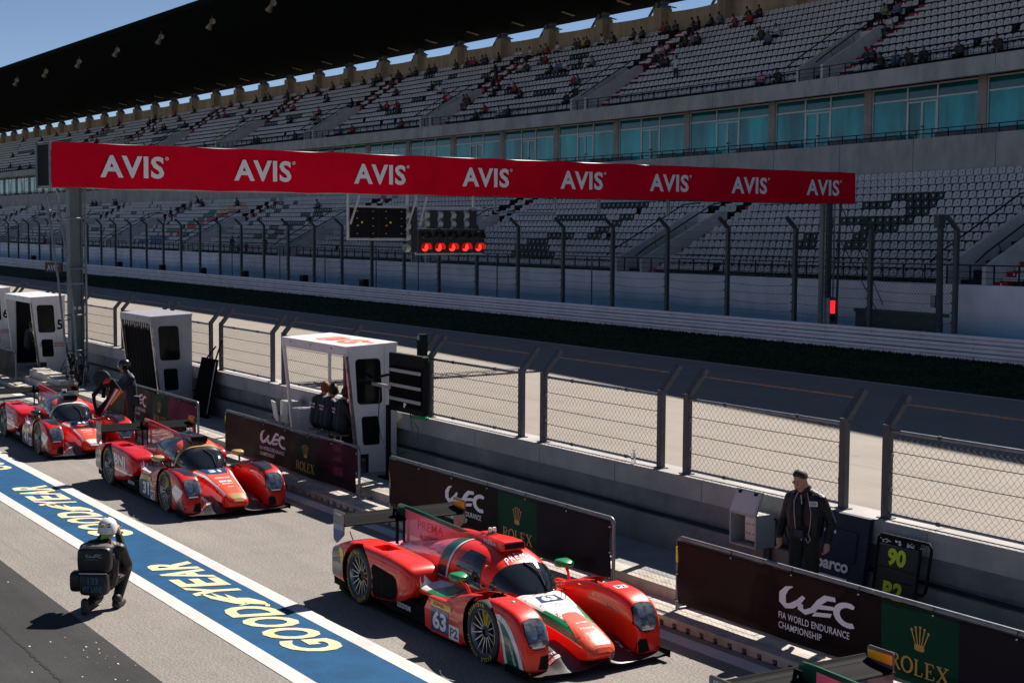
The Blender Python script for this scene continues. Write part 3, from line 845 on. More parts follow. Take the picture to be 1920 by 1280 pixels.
# local frame: x along the beam, -y towards camera (+x world)
LEN = (GB-GA).length
b = MB()
nseg = 33
rr = random.Random(4)
for i in range(nseg):
    for j in range(4):
        def q(a, c):
            return (LEN*a/nseg, -.52+.02*math.sin(a*1.3)+.012*math.sin(a*4.1+c), 5.70+1.24*c/4+(.02*math.sin(a*2.2) if c in (0, 4) else 0))
        b.poly([q(i, j), q(i+1, j), q(i+1, j+1), q(i, j+1)], M_red)
ban = b.build("banner", tgn, smooth=60)
for k in range(8):
    b = MB()
    put(b, AVIS, 2.05, .63, lambda u, v, k=k: (1.38+4.115*k+u, -.565, 6.0+v), M_lav)
    b.build("rental_lettering", ban, recalc=False)
b = MB()   # box truss behind the banner
for y in (-.40, .5):
    for z in (5.74, 6.9):
        b.tube([(0, y, z), (LEN, y, z)], .05, M_steel, 8)
for i in range(34):
    x = LEN*i/33
    for y in (-.40, .5): b.tube([(x, y, 5.74), (x, y, 6.9)], .03, M_steel, 6)
    for z in (5.74, 6.9): b.tube([(x, -.40, z), (x, .5, z)], .03, M_steel, 6)
    if i < 33:
        b.tube([(x, .5, 5.74), (x+LEN/33, .5, 6.9)], .025, M_steel, 6)
        b.tube([(x, -.40, 5.74), (x+LEN/33, .5, 5.74)], .025, M_steel, 6)
b.build("truss", tgn, smooth=50)
b = MB()
b.poly([(-.02, -.5, 5.72), (-.02, .52, 5.72), (-.02, .52, 6.93), (-.02, -.5, 6.93)], M_black)
for y in (-.5, .52): b.tube([(-.03, y, 5.68), (-.03, y, 6.95)], .035, M_steel, 6)
b.build("end_cap", tgn)
M_pil = mat("weathered_pillar_steel", (.10, .125, .125), .45, .3, var=.3, vs=1.4, stretch=(1, 1, .35))
for px0, base in ((.80, .26), (31.95, 0)):
    b = MB()
    b.box(px0-.15, px0+.15, -.17, .17, base, 5.72, M_pil)
    b.box(px0-.30, px0+.30, -.33, .33, base, base+.03, M_pil)
    for sx in (-.16, .16): b.box(px0+sx-.025, px0+sx+.025, -.21, -.17, base, 5.7, M_pil)
    b.box(px0-.2, px0+.2, -.22, .22, 3.0, 3.06, M_steel)
    b.tube([(px0+.24, -.26, base), (px0+.24, -.26, 5.7)], .035, M_steel, 8)
    for z in (4.6, 3.2, 1.9, .9): b.tube([(px0+.24, -.26, z+base), (px0-.4, -.28, z+base)], .022, M_steel, 6)
    if px0 < 5:
        for s in (.07, -.08): b.lathe([(.0, 0), (.04, 0), (.05, .02), (.0, .03)], (px0+s, -.175, 2.35), (0, -1, 0), M_white, 12)
    b.build("pillar", tgn)
b = MB()   # leaning ladder by the left pillar
for s in (0, .34):
    b.tube([(-.10+s*.9, -.3, 5.6), (.18+s, -.42, 3.2), (.42+s*.8, -.5, .3)], .035, M_steel, 8)
for k in range(5):
    t = .1+.19*k
    x = -.1+.52*t; z = 5.6-5.3*t
    b.tube([(x, -.3-.2*t, z), (x+.33, -.3-.2*t, z)], .022, M_steel, 6)
b.build("ladder", tgn, smooth=50)
b = MB()
for s in (.0, .4):
    b.tube([(31.35+s*.6, -.45, 5.65), (31.35+s*.6, -.45, .9)], .035, M_dkpost, 6)
b.tube([(32.6, -.2, 5.7), (32.35, -.3, .2)], .05, M_dkpost, 8)
for k in range(14): b.tube([(31.35, -.45, 1.2+.32*k), (31.6, -.45, 1.2+.32*k)], .015, M_dkpost, 5)
b.tube([(32.9, 0, 5.6), (34.0, -2.2, .1)], .02, M_dkpost, 5)
b.tube([(32.9, 0, 4.2), (33.7, -2.2, .1)], .02, M_dkpost, 5)
b.build("ladder", tgn)
b = MB()
b.box(31.45, 31.95, -.75, -.33, .95, 1.95, M_steel)
b.build("signal_box", tgn)
b = MB()
b.box(31.50, 31.76, -.765, -.752, 1.34, 1.85, mat("lit_red_panel", (.7, .01, .01), .5, var=0, emit=((1, .015, .02), .9)))
b.box(31.50, 31.76, -.765, -.752, 1.03, 1.31, M_black)
b.build("red_light_panel", tgn)
for x0, x1, z in ((15.15, 17.7, 5.18), (19.6, 19.7, 5.2), (22.9, 23, 5.15)):
    b = MB()
    for xx in (x0, x1): b.bar((xx, -.45, 5.72), (xx, -.45, z), .05, .05, M_steel)
    b.bar((x0, -.45, z), (x1, -.45, z), .05, .05, M_steel)
    b.build("hanging_frame", tgn)
# dark display panel hanging below the banner
o = MB()
M_frame = mat("pale_frame_metal", (.5, .46, .47), .5, .3, var=.1)
for z in (4.27, 5.30): o.bar((9.42, -.5, z), (11.62, -.5, z), .06, .06, M_frame)
for x in (9.42, 11.62): o.bar((x, -.5, 4.25), (x, -.5, 5.7), .06, .06, M_frame)
o.tube([(9.45, -.6, 4.75), (9.72, -.7, 5.65)], .035, M_frame, 6)
o.tube([(11.6, -.6, 4.75), (11.85, -.7, 5.65)], .035, M_frame, 6)
fr = o.build("display_board", None, GA, rot=(0, 0, ang))
tag(fr, "dark twin display board in a pale frame hanging below the red gantry banner", "display board")
for k in range(2):
    o = MB()
    xa = 9.5+1.06*k
    o.box(xa, xa+.98, -.56, -.40, 4.33, 5.26, M_black)
    for u in (.2, .78):
        for v in (.12, .36, .6, .82): o.box(xa+u, xa+u+.04, -.57, -.56, 4.33+v, 4.33+v+.015, M_white)
    o.box(xa+.36, xa+.42, -.57, -.56, 4.78, 4.84, mat("yellow_tag", (.8, .6, .03), .5, var=0))
    o.box(xa+.22, xa+.28, -.57, -.56, 4.70, 4.73, mat("amber_tag", (.8, .25, .03), .5, var=0))
    o.build("panel", fr)
# traffic lights
ts = thing("start_lights", "row of five lit red lamps under black hooded signals below the gantry banner", "traffic light", GA, ang)
M_lit = mat("lit_red_lens", (.8, .02, .01), .4, var=.3, vs=60, emit=((1, .03, .02), 1.3))
M_dim = mat("unlit_lens", (.03, .035, .035), .2, var=0)
M_hood = mat("signal_black", (.010, .011, .012), .5, var=0)
M_hoodglow = mat("hood_lamp_glow", (.25, .004, .004), .5, var=0, emit=((1, .02, .01), .12))  # black hood with the lamp's red glow put into colour and emission
b = MB()
for z in (5.30, 3.80): b.bar((11.95, -.5, z), (14.55, -.5, z), .06, .05, M_frame)
for x in (11.95, 14.2): b.bar((x, -.5, 3.8), (x, -.5, 5.7), .06, .05, M_frame)
b.tube([(12.0, -.65, 4.7), (12.2, -.75, 5.65)], .035, M_frame, 6)
b.build("support_frame", ts)
for k in range(5):
    x = 12.22+.53*k
    b = MB()
    b.box(x-.2, x+.25, -.62, -.42, 3.84, 4.60, M_hood)
    s = b.build("signal_head", ts)
    for z, lens, hood in ((4.02, M_lit, M_hoodglow), (4.40, M_dim, M_hood)):
        b = MB()
        b.lathe([(.001, .03), (.09, .025), (.13, .0)], (x, -.625, z), (0, -1, 0), lens, 18)
        b.build("lamp_lens", s, smooth=60)
        b = MB()
        ring = []
        for d, rr_ in ((0, .15), (.20, .145)):
            ring.append([(x+rr_*math.cos(R(a)), -.625-d, z+rr_*math.sin(R(a))) for a in range(-25, 206, 15)])
        b.loft(ring, hood, closed=False, cap=False)
        b.build("lamp_hood", s, recalc=False)
for k in range(4):
    x = 12.55+.52*k
    b = MB()
    b.box(x-.13, x+.15, -.62, -.40, 4.62, 5.22, M_hood)
    for z in (4.78, 5.06):
        b.lathe([(.001, 0), (.11, 0), (.12, -.2)], (x-.14, -.52, z), (1, 0, .0), mat("pale_lens", (.4, .42, .42), .3, var=0), 10)
    b.build("small_signal", ts)
b = MB()
b.box(11.70, 11.92, -.62, -.40, 3.86, 5.3, M_hood)
for z in (4.0, 4.35, 4.7, 5.05): b.lathe([(.001, 0), (.12, 0), (.13, -.18)], (11.68, -.52, z), (1, 0, 0), mat("pale_lens", (.4, .42, .42), .3, var=0), 10)
b.build("tall_signal", ts)

# ================================================================== grandstand
LT = lambda k: (49.0+.71*k, 2.1+.37*k)       # lower tier rows: y of the seat backs, floor height
UT = lambda k: (59.4+.76*k, 12.35+.515*k)
GX0, GX1 = -345., -26.
gs = thing("grandstand", "long concrete grandstand with two tiers of seats, glazed boxes and a dark roof", "grandstand")
NX = 88
# painted wall in front: white fading through a wavy edge to blue
wm = bpy.data.materials.new("white_and_blue_wall_paint")
wm.use_nodes = True
nt = wm.node_tree; L = nt.links.new
bs_ = nt.nodes["Principled BSDF"]
tc = nt.nodes.new("ShaderNodeTexCoord"); sp = nt.nodes.new("ShaderNodeSeparateXYZ")
L(tc.outputs["Object"], sp.inputs[0])
wv = nt.nodes.new("ShaderNodeMath"); wv.operation = 'SINE'
m1 = nt.nodes.new("ShaderNodeMath"); m1.operation = 'MULTIPLY'; m1.inputs[1].default_value = .22
L(sp.outputs[0], m1.inputs[0]); L(m1.outputs[0], wv.inputs[0])
m2 = nt.nodes.new("ShaderNodeMath"); m2.operation = 'MULTIPLY_ADD'; m2.inputs[1].default_value = .14
L(wv.outputs[0], m2.inputs[0]); L(sp.outputs[2], m2.inputs[2])
mr = nt.nodes.new("ShaderNodeMapRange"); mr.inputs[1].default_value = .95; mr.inputs[2].default_value = 1.6
L(m2.outputs[0], mr.inputs[0])
nz = nt.nodes.new("ShaderNodeTexNoise"); nz.inputs["Scale"].default_value = .8; nz.inputs["Detail"].default_value = 6
L(tc.outputs["Object"], nz.inputs["Vector"])
cr = nt.nodes.new("ShaderNodeMix"); cr.data_type = 'RGBA'
cr.inputs[6].default_value = (.30, .45, .56, 1); cr.inputs[7].default_value = (.82, .77, .80, 1)
L(mr.outputs[0], cr.inputs[0])
dk = nt.nodes.new("ShaderNodeVectorMath"); dk.operation = 'SCALE'
mr2 = nt.nodes.new("ShaderNodeMapRange"); mr2.inputs[1].default_value = .3; mr2.inputs[2].default_value = .7; mr2.inputs[3].default_value = .86; mr2.inputs[4].default_value = 1.1
L(nz.outputs[0], mr2.inputs[0]); L(cr.outputs[2], dk.inputs[0]); L(mr2.outputs[0], dk.inputs[3]); L(dk.outputs[0], bs_.inputs["Base Color"])
bs_.inputs["Roughness"].default_value = .7
M_cs = mat("stand_concrete", (.36, .345, .335), .9, var=.2, vs=.9, bump=.2, stretch=(1, 1, .5))
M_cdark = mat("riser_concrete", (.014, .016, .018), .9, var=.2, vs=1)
M_tan = mat("weathered_back_wall", (.29, .225, .155), .9, var=.3, vs=.8, stretch=(1, 1, .25))
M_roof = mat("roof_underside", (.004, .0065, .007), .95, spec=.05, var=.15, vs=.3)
b = MB(warp); b.box(GX0, GX1, 48.0, 48.35, -.3, 2.33, wm, NX); b.build("painted_wall", gs)
def tier(name, rows, T, dz, y_end):
    b = MB(warp)
    for k in range(rows):
        Y, z = T(k)
        y0 = Y-(T(1)[0]-T(0)[0])+.30
        y1 = Y+.30
        n = NX
        for i in range(n):
            a, c = GX0+(GX1-GX0)*i/n, GX0+(GX1-GX0)*(i+1)/n
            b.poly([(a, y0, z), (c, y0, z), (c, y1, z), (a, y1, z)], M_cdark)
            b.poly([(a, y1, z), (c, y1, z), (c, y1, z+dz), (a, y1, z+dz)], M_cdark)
    b.build(name, gs, recalc=False)
tier("lower_tier", 13, LT, .37, 58.2)
tier("upper_tier", 12, UT, .515, 69)
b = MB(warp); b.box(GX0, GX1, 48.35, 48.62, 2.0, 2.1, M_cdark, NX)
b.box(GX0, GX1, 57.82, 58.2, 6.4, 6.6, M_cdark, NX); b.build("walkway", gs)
b = MB(warp)
x = GX0
while x < GX1:        # precast panels with open joints
    b.box(x, x+5.46, 58.2, 58.5, 6.4, 8.9, M_cs, 2); b.box(x+5.46, x+5.5, 58.24, 58.5, 6.4, 8.9, M_cdark); x += 5.5
b.build("balcony_wall", gs)
b = MB(warp); b.box(GX0, GX1, 58.5, 60.2, 8.2, 8.45, M_cs, NX); b.build("balcony_floor", gs)
b = MB(warp)
x = GX0
while x < GX1:
    b.box(x, x+10.97, 58.0, 58.35, 11.57, 12.42, M_cs, 4); b.box(x+10.97, x+11., 58.03, 58.3, 11.57, 12.42, M_cdark); x += 11
b.build("fascia", gs)
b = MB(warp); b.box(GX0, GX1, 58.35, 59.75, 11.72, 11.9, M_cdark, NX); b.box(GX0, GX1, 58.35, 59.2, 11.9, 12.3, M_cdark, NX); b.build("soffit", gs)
b = MB(warp); b.box(GX0, GX1, 60.9, 61.1, 8.2, 11.9, mat("box_interior", (.03, .05, .055), .9, var=.4, vs=.4), NX); b.build("box_back_wall", gs)
# glazed boxes between the pillars
PX = [-34., -42., -50.1, -58.2, -66.2, -74.4, -82.1, -89.4, -96.6]+[-96.6-7.32*k for k in range(1, 34)]
def glass_mat():
    m = mat("teal_glass", (.003, .30, .33), .06, var=.55, vs=.55, spec=.5, stretch=(1, 1, .22), spread=(.38, .66))
    return m
M_glass = glass_mat()
M_glassd = mat("dark_teal_glass", (.003, .12, .14), .06, var=.3, vs=.3, spec=.6)
M_alu = mat("window_frame_white", (.62, .58, .56), .5, .1, var=.05)
M_pilr = mat("pillar_concrete", (.30, .27, .25), .9, var=.2, vs=1.2)
for i in range(len(PX)-1):
    xr, xl = PX[i], PX[i+1]
    b = MB(warp); b.box(xr-.28, xr+.28, 59.38, 60.3, 8.45, 11.75, M_pilr); b.build("bay_pillar", gs)
    a, c = xl+.30, xr-.30
    W = c-a
    fr = MB(warp)
    z0, z1, zt = 8.50, 11.66, 10.95
    xs = [a, a+.345*W, a+.63*W, c]
    for x in xs: fr.box(x-.045, x+.045, 59.46, 59.56, z0, z1, M_alu)
    for s in range(3):
        xa, xb = xs[s]+.045, xs[s+1]-.045
        zz = zt-.13 if s == 1 else zt
        for z in (z0, zt, z1-.07): fr.box(xa, xb, 59.47, 59.55, z, z+.075, M_alu)
        if s == 1:
            fr.box(xa, xb, 59.47, 59.55, zt-.16, zt-.1, M_alu)
            xm = (xa+xb)/2
            fr.box(xm-.07, xm-.012, 59.45, 59.54, z0+.08, zt-.16, M_alu); fr.box(xm+.012, xm+.07, 59.45, 59.54, z0+.08, zt-.16, M_alu)
            fr.box(xa, xa+.06, 59.45, 59.54, z0+.08, zt-.16, M_alu); fr.box(xb-.06, xb, 59.45, 59.54, z0+.08, zt-.16, M_alu)
            fr.box(xa, xb, 59.46, 59.54, z0+.08, z0+.3, M_alu)
            fr.box(xm+.02, xm+.1, 59.38, 59.44, 9.55, 9.63, M_black)
    w = fr.build("window", gs)
    p = MB(warp)
    for s in range(3):
        p.box(xs[s], xs[s+1], 59.50, 59.515, z0, zt, M_glass); p.box(xs[s], xs[s+1], 59.50, 59.515, zt+.04, z1-.02, M_glassd)
    p.build("pane", w)
# balcony chairs and railing (dark grey, one row)
M_chair = mat("dark_grey_seat", (.075, .085, .095), .6, var=.1)
b = MB(warp)
x = GX1
for i in range(len(PX)-1):
    c, a = PX[i]-.1, PX[i+1]+.1
    W = c-a
    for s0, s1 in ((0, .33), (.66, 1)):
        n = int(W*(s1-s0)/.52)
        for k in range(n):
            xx = a+W*s0+.52*k+.1
            b.box(xx, xx+.45, 58.95, 58.99, 8.85, 9.22, M_chair); b.box(xx+.02, xx+.43, 58.62, 58.95, 8.85, 8.9, M_chair)
tag(b.build("balcony_chair_row", gs), kind="stuff")
b = MB(warp)
for z in (9.32, 9.12):
    b.tube([(GX0+(GX1-GX0)*i/NX, 58.35, z) for i in range(NX+1)], .025, M_railing, 5)
x = GX0
while x < GX1: b.box(x, x+.04, 58.33, 58.37, 8.9, 9.32, M_railing); x += 1.1
b.build("balcony_railing", gs)
for nm, Y, z0, dz in (("lower_railing", 48.45, 2.33, .72), ("upper_railing", 58.2, 12.42, .62)):
    b = MB(warp)
    for z in (z0+dz, z0+dz*.66, z0+dz*.33):
        b.tube([(GX0+(GX1-GX0)*i/NX, Y, z) for i in range(NX+1)], .025 if z == z0+dz else .012, M_railing, 5)
    x = GX0
    while x < GX1: b.box(x, x+.05, Y-.025, Y+.025, z0-.2, z0+dz, M_railing); x += 1.25
    b.build(nm, gs)
# back wall, roof posts and roof
b = MB(warp)
BX = [-30.9-7.34*k for k in range(43)]
for i in range(len(BX)-1):
    a, c = BX[i+1]+.45, BX[i]-.45
    n = 6
    for q in range(n):      # top edge sags slightly between the posts
        u0, u1 = q/n, (q+1)/n
        t0, t1 = [20.18-.10*math.sin(math.pi*u)**.7 for u in (u0, u1)]
        xa, xb = a+(c-a)*u0, a+(c-a)*u1
        b.hexa([(xa, 68.85, 17.5), (xb, 68.85, 17.5), (xb, 69.2, 17.5), (xa, 69.2, 17.5), (xa, 68.85, t0), (xb, 68.85, t1), (xb, 69.2, t1), (xa, 69.2, t0)], M_tan)
b.build("back_wall", gs)
for x in BX:
    b = MB(warp); b.box(x-.46, x+.46, 68.2, 69.2, 17.5, 20.45, M_tan); b.build("roof_post", gs)
    b = MB(warp)
    b.box(x-.34, x+.46, 68.5, 69.1, 20.45, 20.65, M_dkpost); b.ball((x+.05, 68.8, 20.85), .33, M_dkpost, 10, (1.3, 1, .8)); b.box(x-.45, x-.2, 68.4, 68.7, 20.45, 20.9, M_dkpost)
    b.obox((x+1.25, 68.5, 20.42), (.42, 0, -.1), (0, .18, 0), (0, 0, .04), M_dkpost)
    b.bar((x+.4, 68.6, 20.3), (x+1.1, 68.6, 20.4), .05, .05, M_dkpost)
    b.bar((x+5.3, 69.0, 20.1), (x+5.9, 69.4, 21.3), .16, .16, M_dkpost)
    b.build("roof_bearing", gs)
b = MB(warp)
n = 100
RX0, RX1 = -400., 45.
yf, zf, yb, zb = 52.8, 25.45, 69.6, 20.95
prof = [(yf, zf), (yf+.05, zf+.5), (yb, 23.4), (75.5, 24.4), (75.5, 23.9), (yb+.05, zb)]  # unseen rear end, thickened and raised to keep sun off the top rows
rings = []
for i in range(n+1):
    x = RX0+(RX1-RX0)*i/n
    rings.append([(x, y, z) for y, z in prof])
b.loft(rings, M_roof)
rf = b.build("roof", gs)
M_lamp = mat("floodlight_metal", (.26, .20, .14), .5, .3, var=.1)
tq = (58.2-yf)/(yb-yf)
for i, x in enumerate([-55-14.68*k for k in range(15)]):
    b = MB(warp)
    zz = zf+(zb-zf)*.13
    yy = yf+(yb-yf)*.13
    b.bar((x, yy, zz), (x, yy, zz-.55), .1, .1, M_dkpost)
    b.lathe([(.09, 0), (.34, .8), (.0, .75)], (x-.1, yy, zz-.55), (-.45, -.2, -.7), M_lamp, 10)
    b.lathe([(.09, 0), (.30, .75), (.0, .7)], (x+.12, yy, zz-.5), (.75, -.3, -.15), M_lamp, 10)
    b.build("floodlight", rf)
for x in BX:
    b = MB(warp); yy = yf+(yb-yf)*.9; zz = zf+(zb-zf)*.9
    b.obox((x+3.6, yy, zz-.12), (.0, .55, -.1), (.14, 0, .0), (0, 0, .03), M_lamp); b.build("strip_light", rf)
# stair blocks between the seats
M_par = mat("stair_parapet_concrete", (.60, .585, .57), .85, var=.12, vs=1.2)
LS = [(-41.4, -39.3), (-65.9, -63.5), (-90.2, -88.3), (-112.4, -110.4), (-134.9, -133.0), (-157, -155.1), (-179, -177.1), (-201, -199), (-223, -221)]
US = [(-40.2, -38.2), (-62.9, -60.9), (-86.1, -84.4), (-107.4, -105.8), (-129.4, -127.6), (-151.4, -149.6), (-173.4, -171.6), (-195.4, -193.6), (-217.4, -215.6)]
M_step = mat("stair_concrete", (.30, .30, .30), .9, var=.1)
def stair(xl, xr, y0, y1, z0, zf_, zb_, hand):
    b = MB(warp)
    for x in (xl, xr):
        b.prism([(y0, z0), (y1, z0), (y1, zb_), (y1-.5, zb_), (y0+.25, zf_), (y0, zf_-.12)], lambda u, v, w: (w, u, v), x-.1, x+.1, M_par)
    b.prism([(y1-.2, z0), (y1, z0), (y1, zb_-.12), (y1-.2, zb_-.12)], lambda u, v, w: (w, u, v), xl+.1, xr-.1, M_par)
    n = 9
    for k in range(n):
        ya = y0+.6+(y1-y0-.8)*k/n
        b.box(xl+.1, xr-.1, ya, y1-.2, z0+.18*k, z0+.18*(k+1), M_step)
    o = b.build("stair_block", gs)
    h = MB(warp)
    for x in (xl-.75, xr-.35):
        h.tube([(x, y0-.1, zf_+.02), (x, y0+.5, zf_+.42), (x, y1-.6, zb_+.38), (x, y1+.6, zb_+.5)], .035, M_railing, 6)
        for t in (.2, .55, .9):
            yy = y0+(y1-y0)*t
            h.tube([(x, yy, zf_+(zb_-zf_)*t+.3), (x+.15, yy, zf_+(zb_-zf_)*t)], .02, M_railing, 5)
    h.build("handrail", o)
for xl, xr in LS: stair(xl, xr, 48.5, 54.1, 2.1, 3.12, 5.5, 1)
for xl, xr in US: stair(xl, xr, 58.45, 63.1, 12.3, 13.35, 15.55, 1)
# red-fronted aisle steps
M_redstep = mat("red_step_front", (.42, .006, .02), .6, var=.15)
al, au = [], []
for xl, xr in LS:
    al.append((xr+.15, xr+.85, 0, 13)); al.append((xl+.2, xl+.9, 8, 13))
for xl, xr in US:
    au.append((xr+.15, xr+1.25, 0, 12)); au.append((xl-.4, xl+.75, 6, 12))
for T, A, nm in ((LT, al, "aisle_steps"), (UT, au, "aisle_steps")):
    for a, c, k0, k1 in A:
        b = MB(warp)
        for k in range(k0, k1):
            Y, z = T(k)
            b.box(a, c, Y-.10, Y+.26, z+.16, z+.34, M_redstep)
            b.box(a+.05, c+.1, Y-.40, Y-.10, z, z+.14, M_par)
            b.box(a+.48*(c-a), a+.56*(c-a), Y-.105, Y-.10, z+.2, z+.3, M_lav)
        b.build(nm, gs)

# ------------------------------------------------------------------ seats
SC = {'w': mat("pale_seat_plastic", (.50, .485, .49), .5, var=.10, vs=.6), 'd': mat("black_seat_plastic", (.006, .008, .010), .5, var=0), 'r': mat("red_seat_plastic", (.50, .012, .03), .5, var=0),
      'g': mat("green_seat_plastic", (.006, .14, .07), .5, var=0), 'y': mat("yellow_seat_plastic", (.62, .33, .01), .5, var=0), 'p': mat("pink_seat_plastic", (.55, .22, .26), .5, var=0), 'b': mat("blue_seat_plastic", (.03, .09, .22), .5, var=0)}
M_seatlogo = mat("seat_mark", (.50, .02, .06), .5, var=0)
M_bracket = mat("seat_bracket", (.02, .022, .025), .6, var=0)
def seat_mb(c):
    b = MB()
    m = SC[c]
    w = .205
    out = [(-w, .445), (w, .445), (w, .66), (w-.02, .705), (w-.06, .725), (-w+.15, .725), (-w+.06, .70), (-w, .62)]
    lean = lambda z: (z-.36)*.16
    b.prism(out, lambda u, v, q: (u, q+lean(v), v), -.02, .02, m)
    b.hexa([(-.185, -.10, .405), (.185, -.10, .405), (.185, -.02, .41), (-.185, -.02, .41), (-.195, -.10, .432), (.195, -.10, .432), (.195, -.03, .44), (-.195, -.03, .44)], m)
    b.box(-.05, .05, 0, .25, .18, .3, M_bracket)
    lg = M_seatlogo if c in 'wdp' else m
    if lg is M_seatlogo:
        y = lambda z: -.024+lean(z)
        b.faces([(.02, y(.55), .55), (.08, y(.55), .55), (.08, y(.63), .63), (.02, y(.63), .63)], [(0, 1, 2, 3)], M_seatlogo if c != 'd' else M_lav)
    return b
SMB = {c: seat_mb(c) for c in SC}
SME = {}
pat = {}
for t, k, x0, x1, c in SEATCOL:
    pat.setdefault((t, k), []).append((x0, x1, c))
allseats = []
rs = random.Random(11)
for t, T, rows, blocks, aisles in ((0, LT, 13, LS, al), (1, UT, 12, US, au)):
    for k in range(rows):
        Y, z = T(k)
        x = -28.3+.25*(k % 2)
        while x > GX0+1:
            x -= .505
            bad = any(a-.22 < x < c+.22 and k0 <= k < k1 for a, c, k0, k1 in aisles)
            bad = bad or any(xl-.35 < x < xr+.35 and Y < (54.3 if t == 0 else 63.2) for xl, xr in blocks)
            if bad or rs.random() < .004: continue
            c = 'w'
            for x0, x1, cc in pat.get((t, k), []):
                if x0 < x < x1: c = cc
            if c == 'w' and t == 0 and x < -150 and rs.random() < .08: c = 'd'
            allseats.append((t, k, x, Y, z, c))
def project(p):
    d = Vector(p)-Vector((0, 0, CAM_H))
    zc = d.dot(fw)
    return 512+1535.8*d.dot(rt)/zc, 341-1535.8*d.dot(up)/zc, zc
def hidden(p):
    px, py, zc = project(p)
    if not (4 < px < 1020 and 3 < py < 678): return True
    if 56 < px < 852 and 142 < py < 204: return True      # behind the gantry banner
    return False
near = []
for s in allseats:
    w = warp((s[2], s[3], s[4]+.6))
    if not hidden(w): near.append((Vector(w).length, s))
near.sort()
chosen = {id(s) for _, s in near[:300]}
# the far mass as one object
arr = {}
V, F, Mi = [], [], []
mats = []
for c in SMB:
    for m in SMB[c].mats:
        if m not in mats: mats.append(m)
for s in allseats:
    if id(s) in chosen: continue
    t, k, x, Y, z, c = s
    b = SMB[c]
    ox, oy, oz = warp((x, Y, z))
    o = len(V)
    V.extend((p[0]+ox, p[1]+oy, p[2]+oz) for p in b.v)
    F.extend(tuple(i+o for i in f) for f in b.f)
    idx = [mats.index(q) for q in b.mats]
    Mi.extend(idx[i] for i in b.m)
me = bpy.data.meshes.new("seats")
me.from_pydata(V, [], F)
for m in mats: me.materials.append(m)
me.polygons.foreach_set("material_index", Mi)
me.update()
so = bpy.data.objects.new("stadium_seats", me)
COL.objects.link(so)
tag(so, "rows of pale tip-up stadium seats farther along the grandstand", "seats", None, 'stuff')
CN = {'w': "pale grey", 'd': "black", 'r': "red", 'g': "green", 'y': "yellow", 'p': "pink", 'b': "blue"}
def words_n(n):
    if n <= 20: return ordn[n-1]
    tens = {2: "twenty", 3: "thirty", 4: "forty", 5: "fifty", 6: "sixty"}[n//10]
    return tens+"-"+ordn[n % 10-1] if n % 10 else tens[:-1]+"ieth"
cnt = {}
for d, s in sorted([q for q in near[:300]], key=lambda q: (q[1][0], q[1][1], -q[1][2])):
    t, k, x, Y, z, c = s
    if c not in SME:
        o = SMB[c].build("stadium_seat", None)
        SME[c] = o.data
    else:
        o = bpy.data.objects.new("stadium_seat", SME[c])
        COL.objects.link(o)
    o.location = warp((x, Y, z))
    o.rotation_euler = (0, 0, -.07)
    cnt[(t, k)] = cnt.get((t, k), 0)+1
    tag(o, "%s tip-up seat, %s tier's %s row, %s from the photo's right edge" % (CN[c], "lower" if t == 0 else "upper", words_n(k+1), words_n(cnt[(t, k)])), "seat", "tip-up seats of the grandstand")

# ================================================================== pit wall booths
M_bw = mat("booth_white", (.72, .70, .70), .35, var=.05, vs=1.5)
M_bg = mat("booth_grey_vinyl", (.36, .36, .39), .35, var=.08)
M_dglass = mat("dark_window", (.005, .008, .009), .12, var=.3, vs=2, spec=.22)
M_curt = mat("black_curtain", (.004, .0045, .005), .95, spec=.1, var=.3, vs=3)
M_chrome = mat("silver_film", (.45, .42, .40), .2, .8, var=.4, vs=5)
M_orange = mat("orange_print", (.75, .16, .05), .5, var=.1)
M_redstripe = mat("red_stripe", (.45, .01, .02), .5, var=0)
def rrect(y0, y1, z0, z1, r, slant=0):
    P = []
    for cy, cz, a in ((y1-r, z1-r, 0), (y0+r, z1-r, 90), (y0+r, z0+r, 180), (y1-r, z0+r, 270)):
        for k in range(4):
            yy, zz = cy+r*math.cos(R(a+30*k)), cz+r*math.sin(R(a+30*k))
            P.append((yy+slant*(zz-z0), zz))
    return P
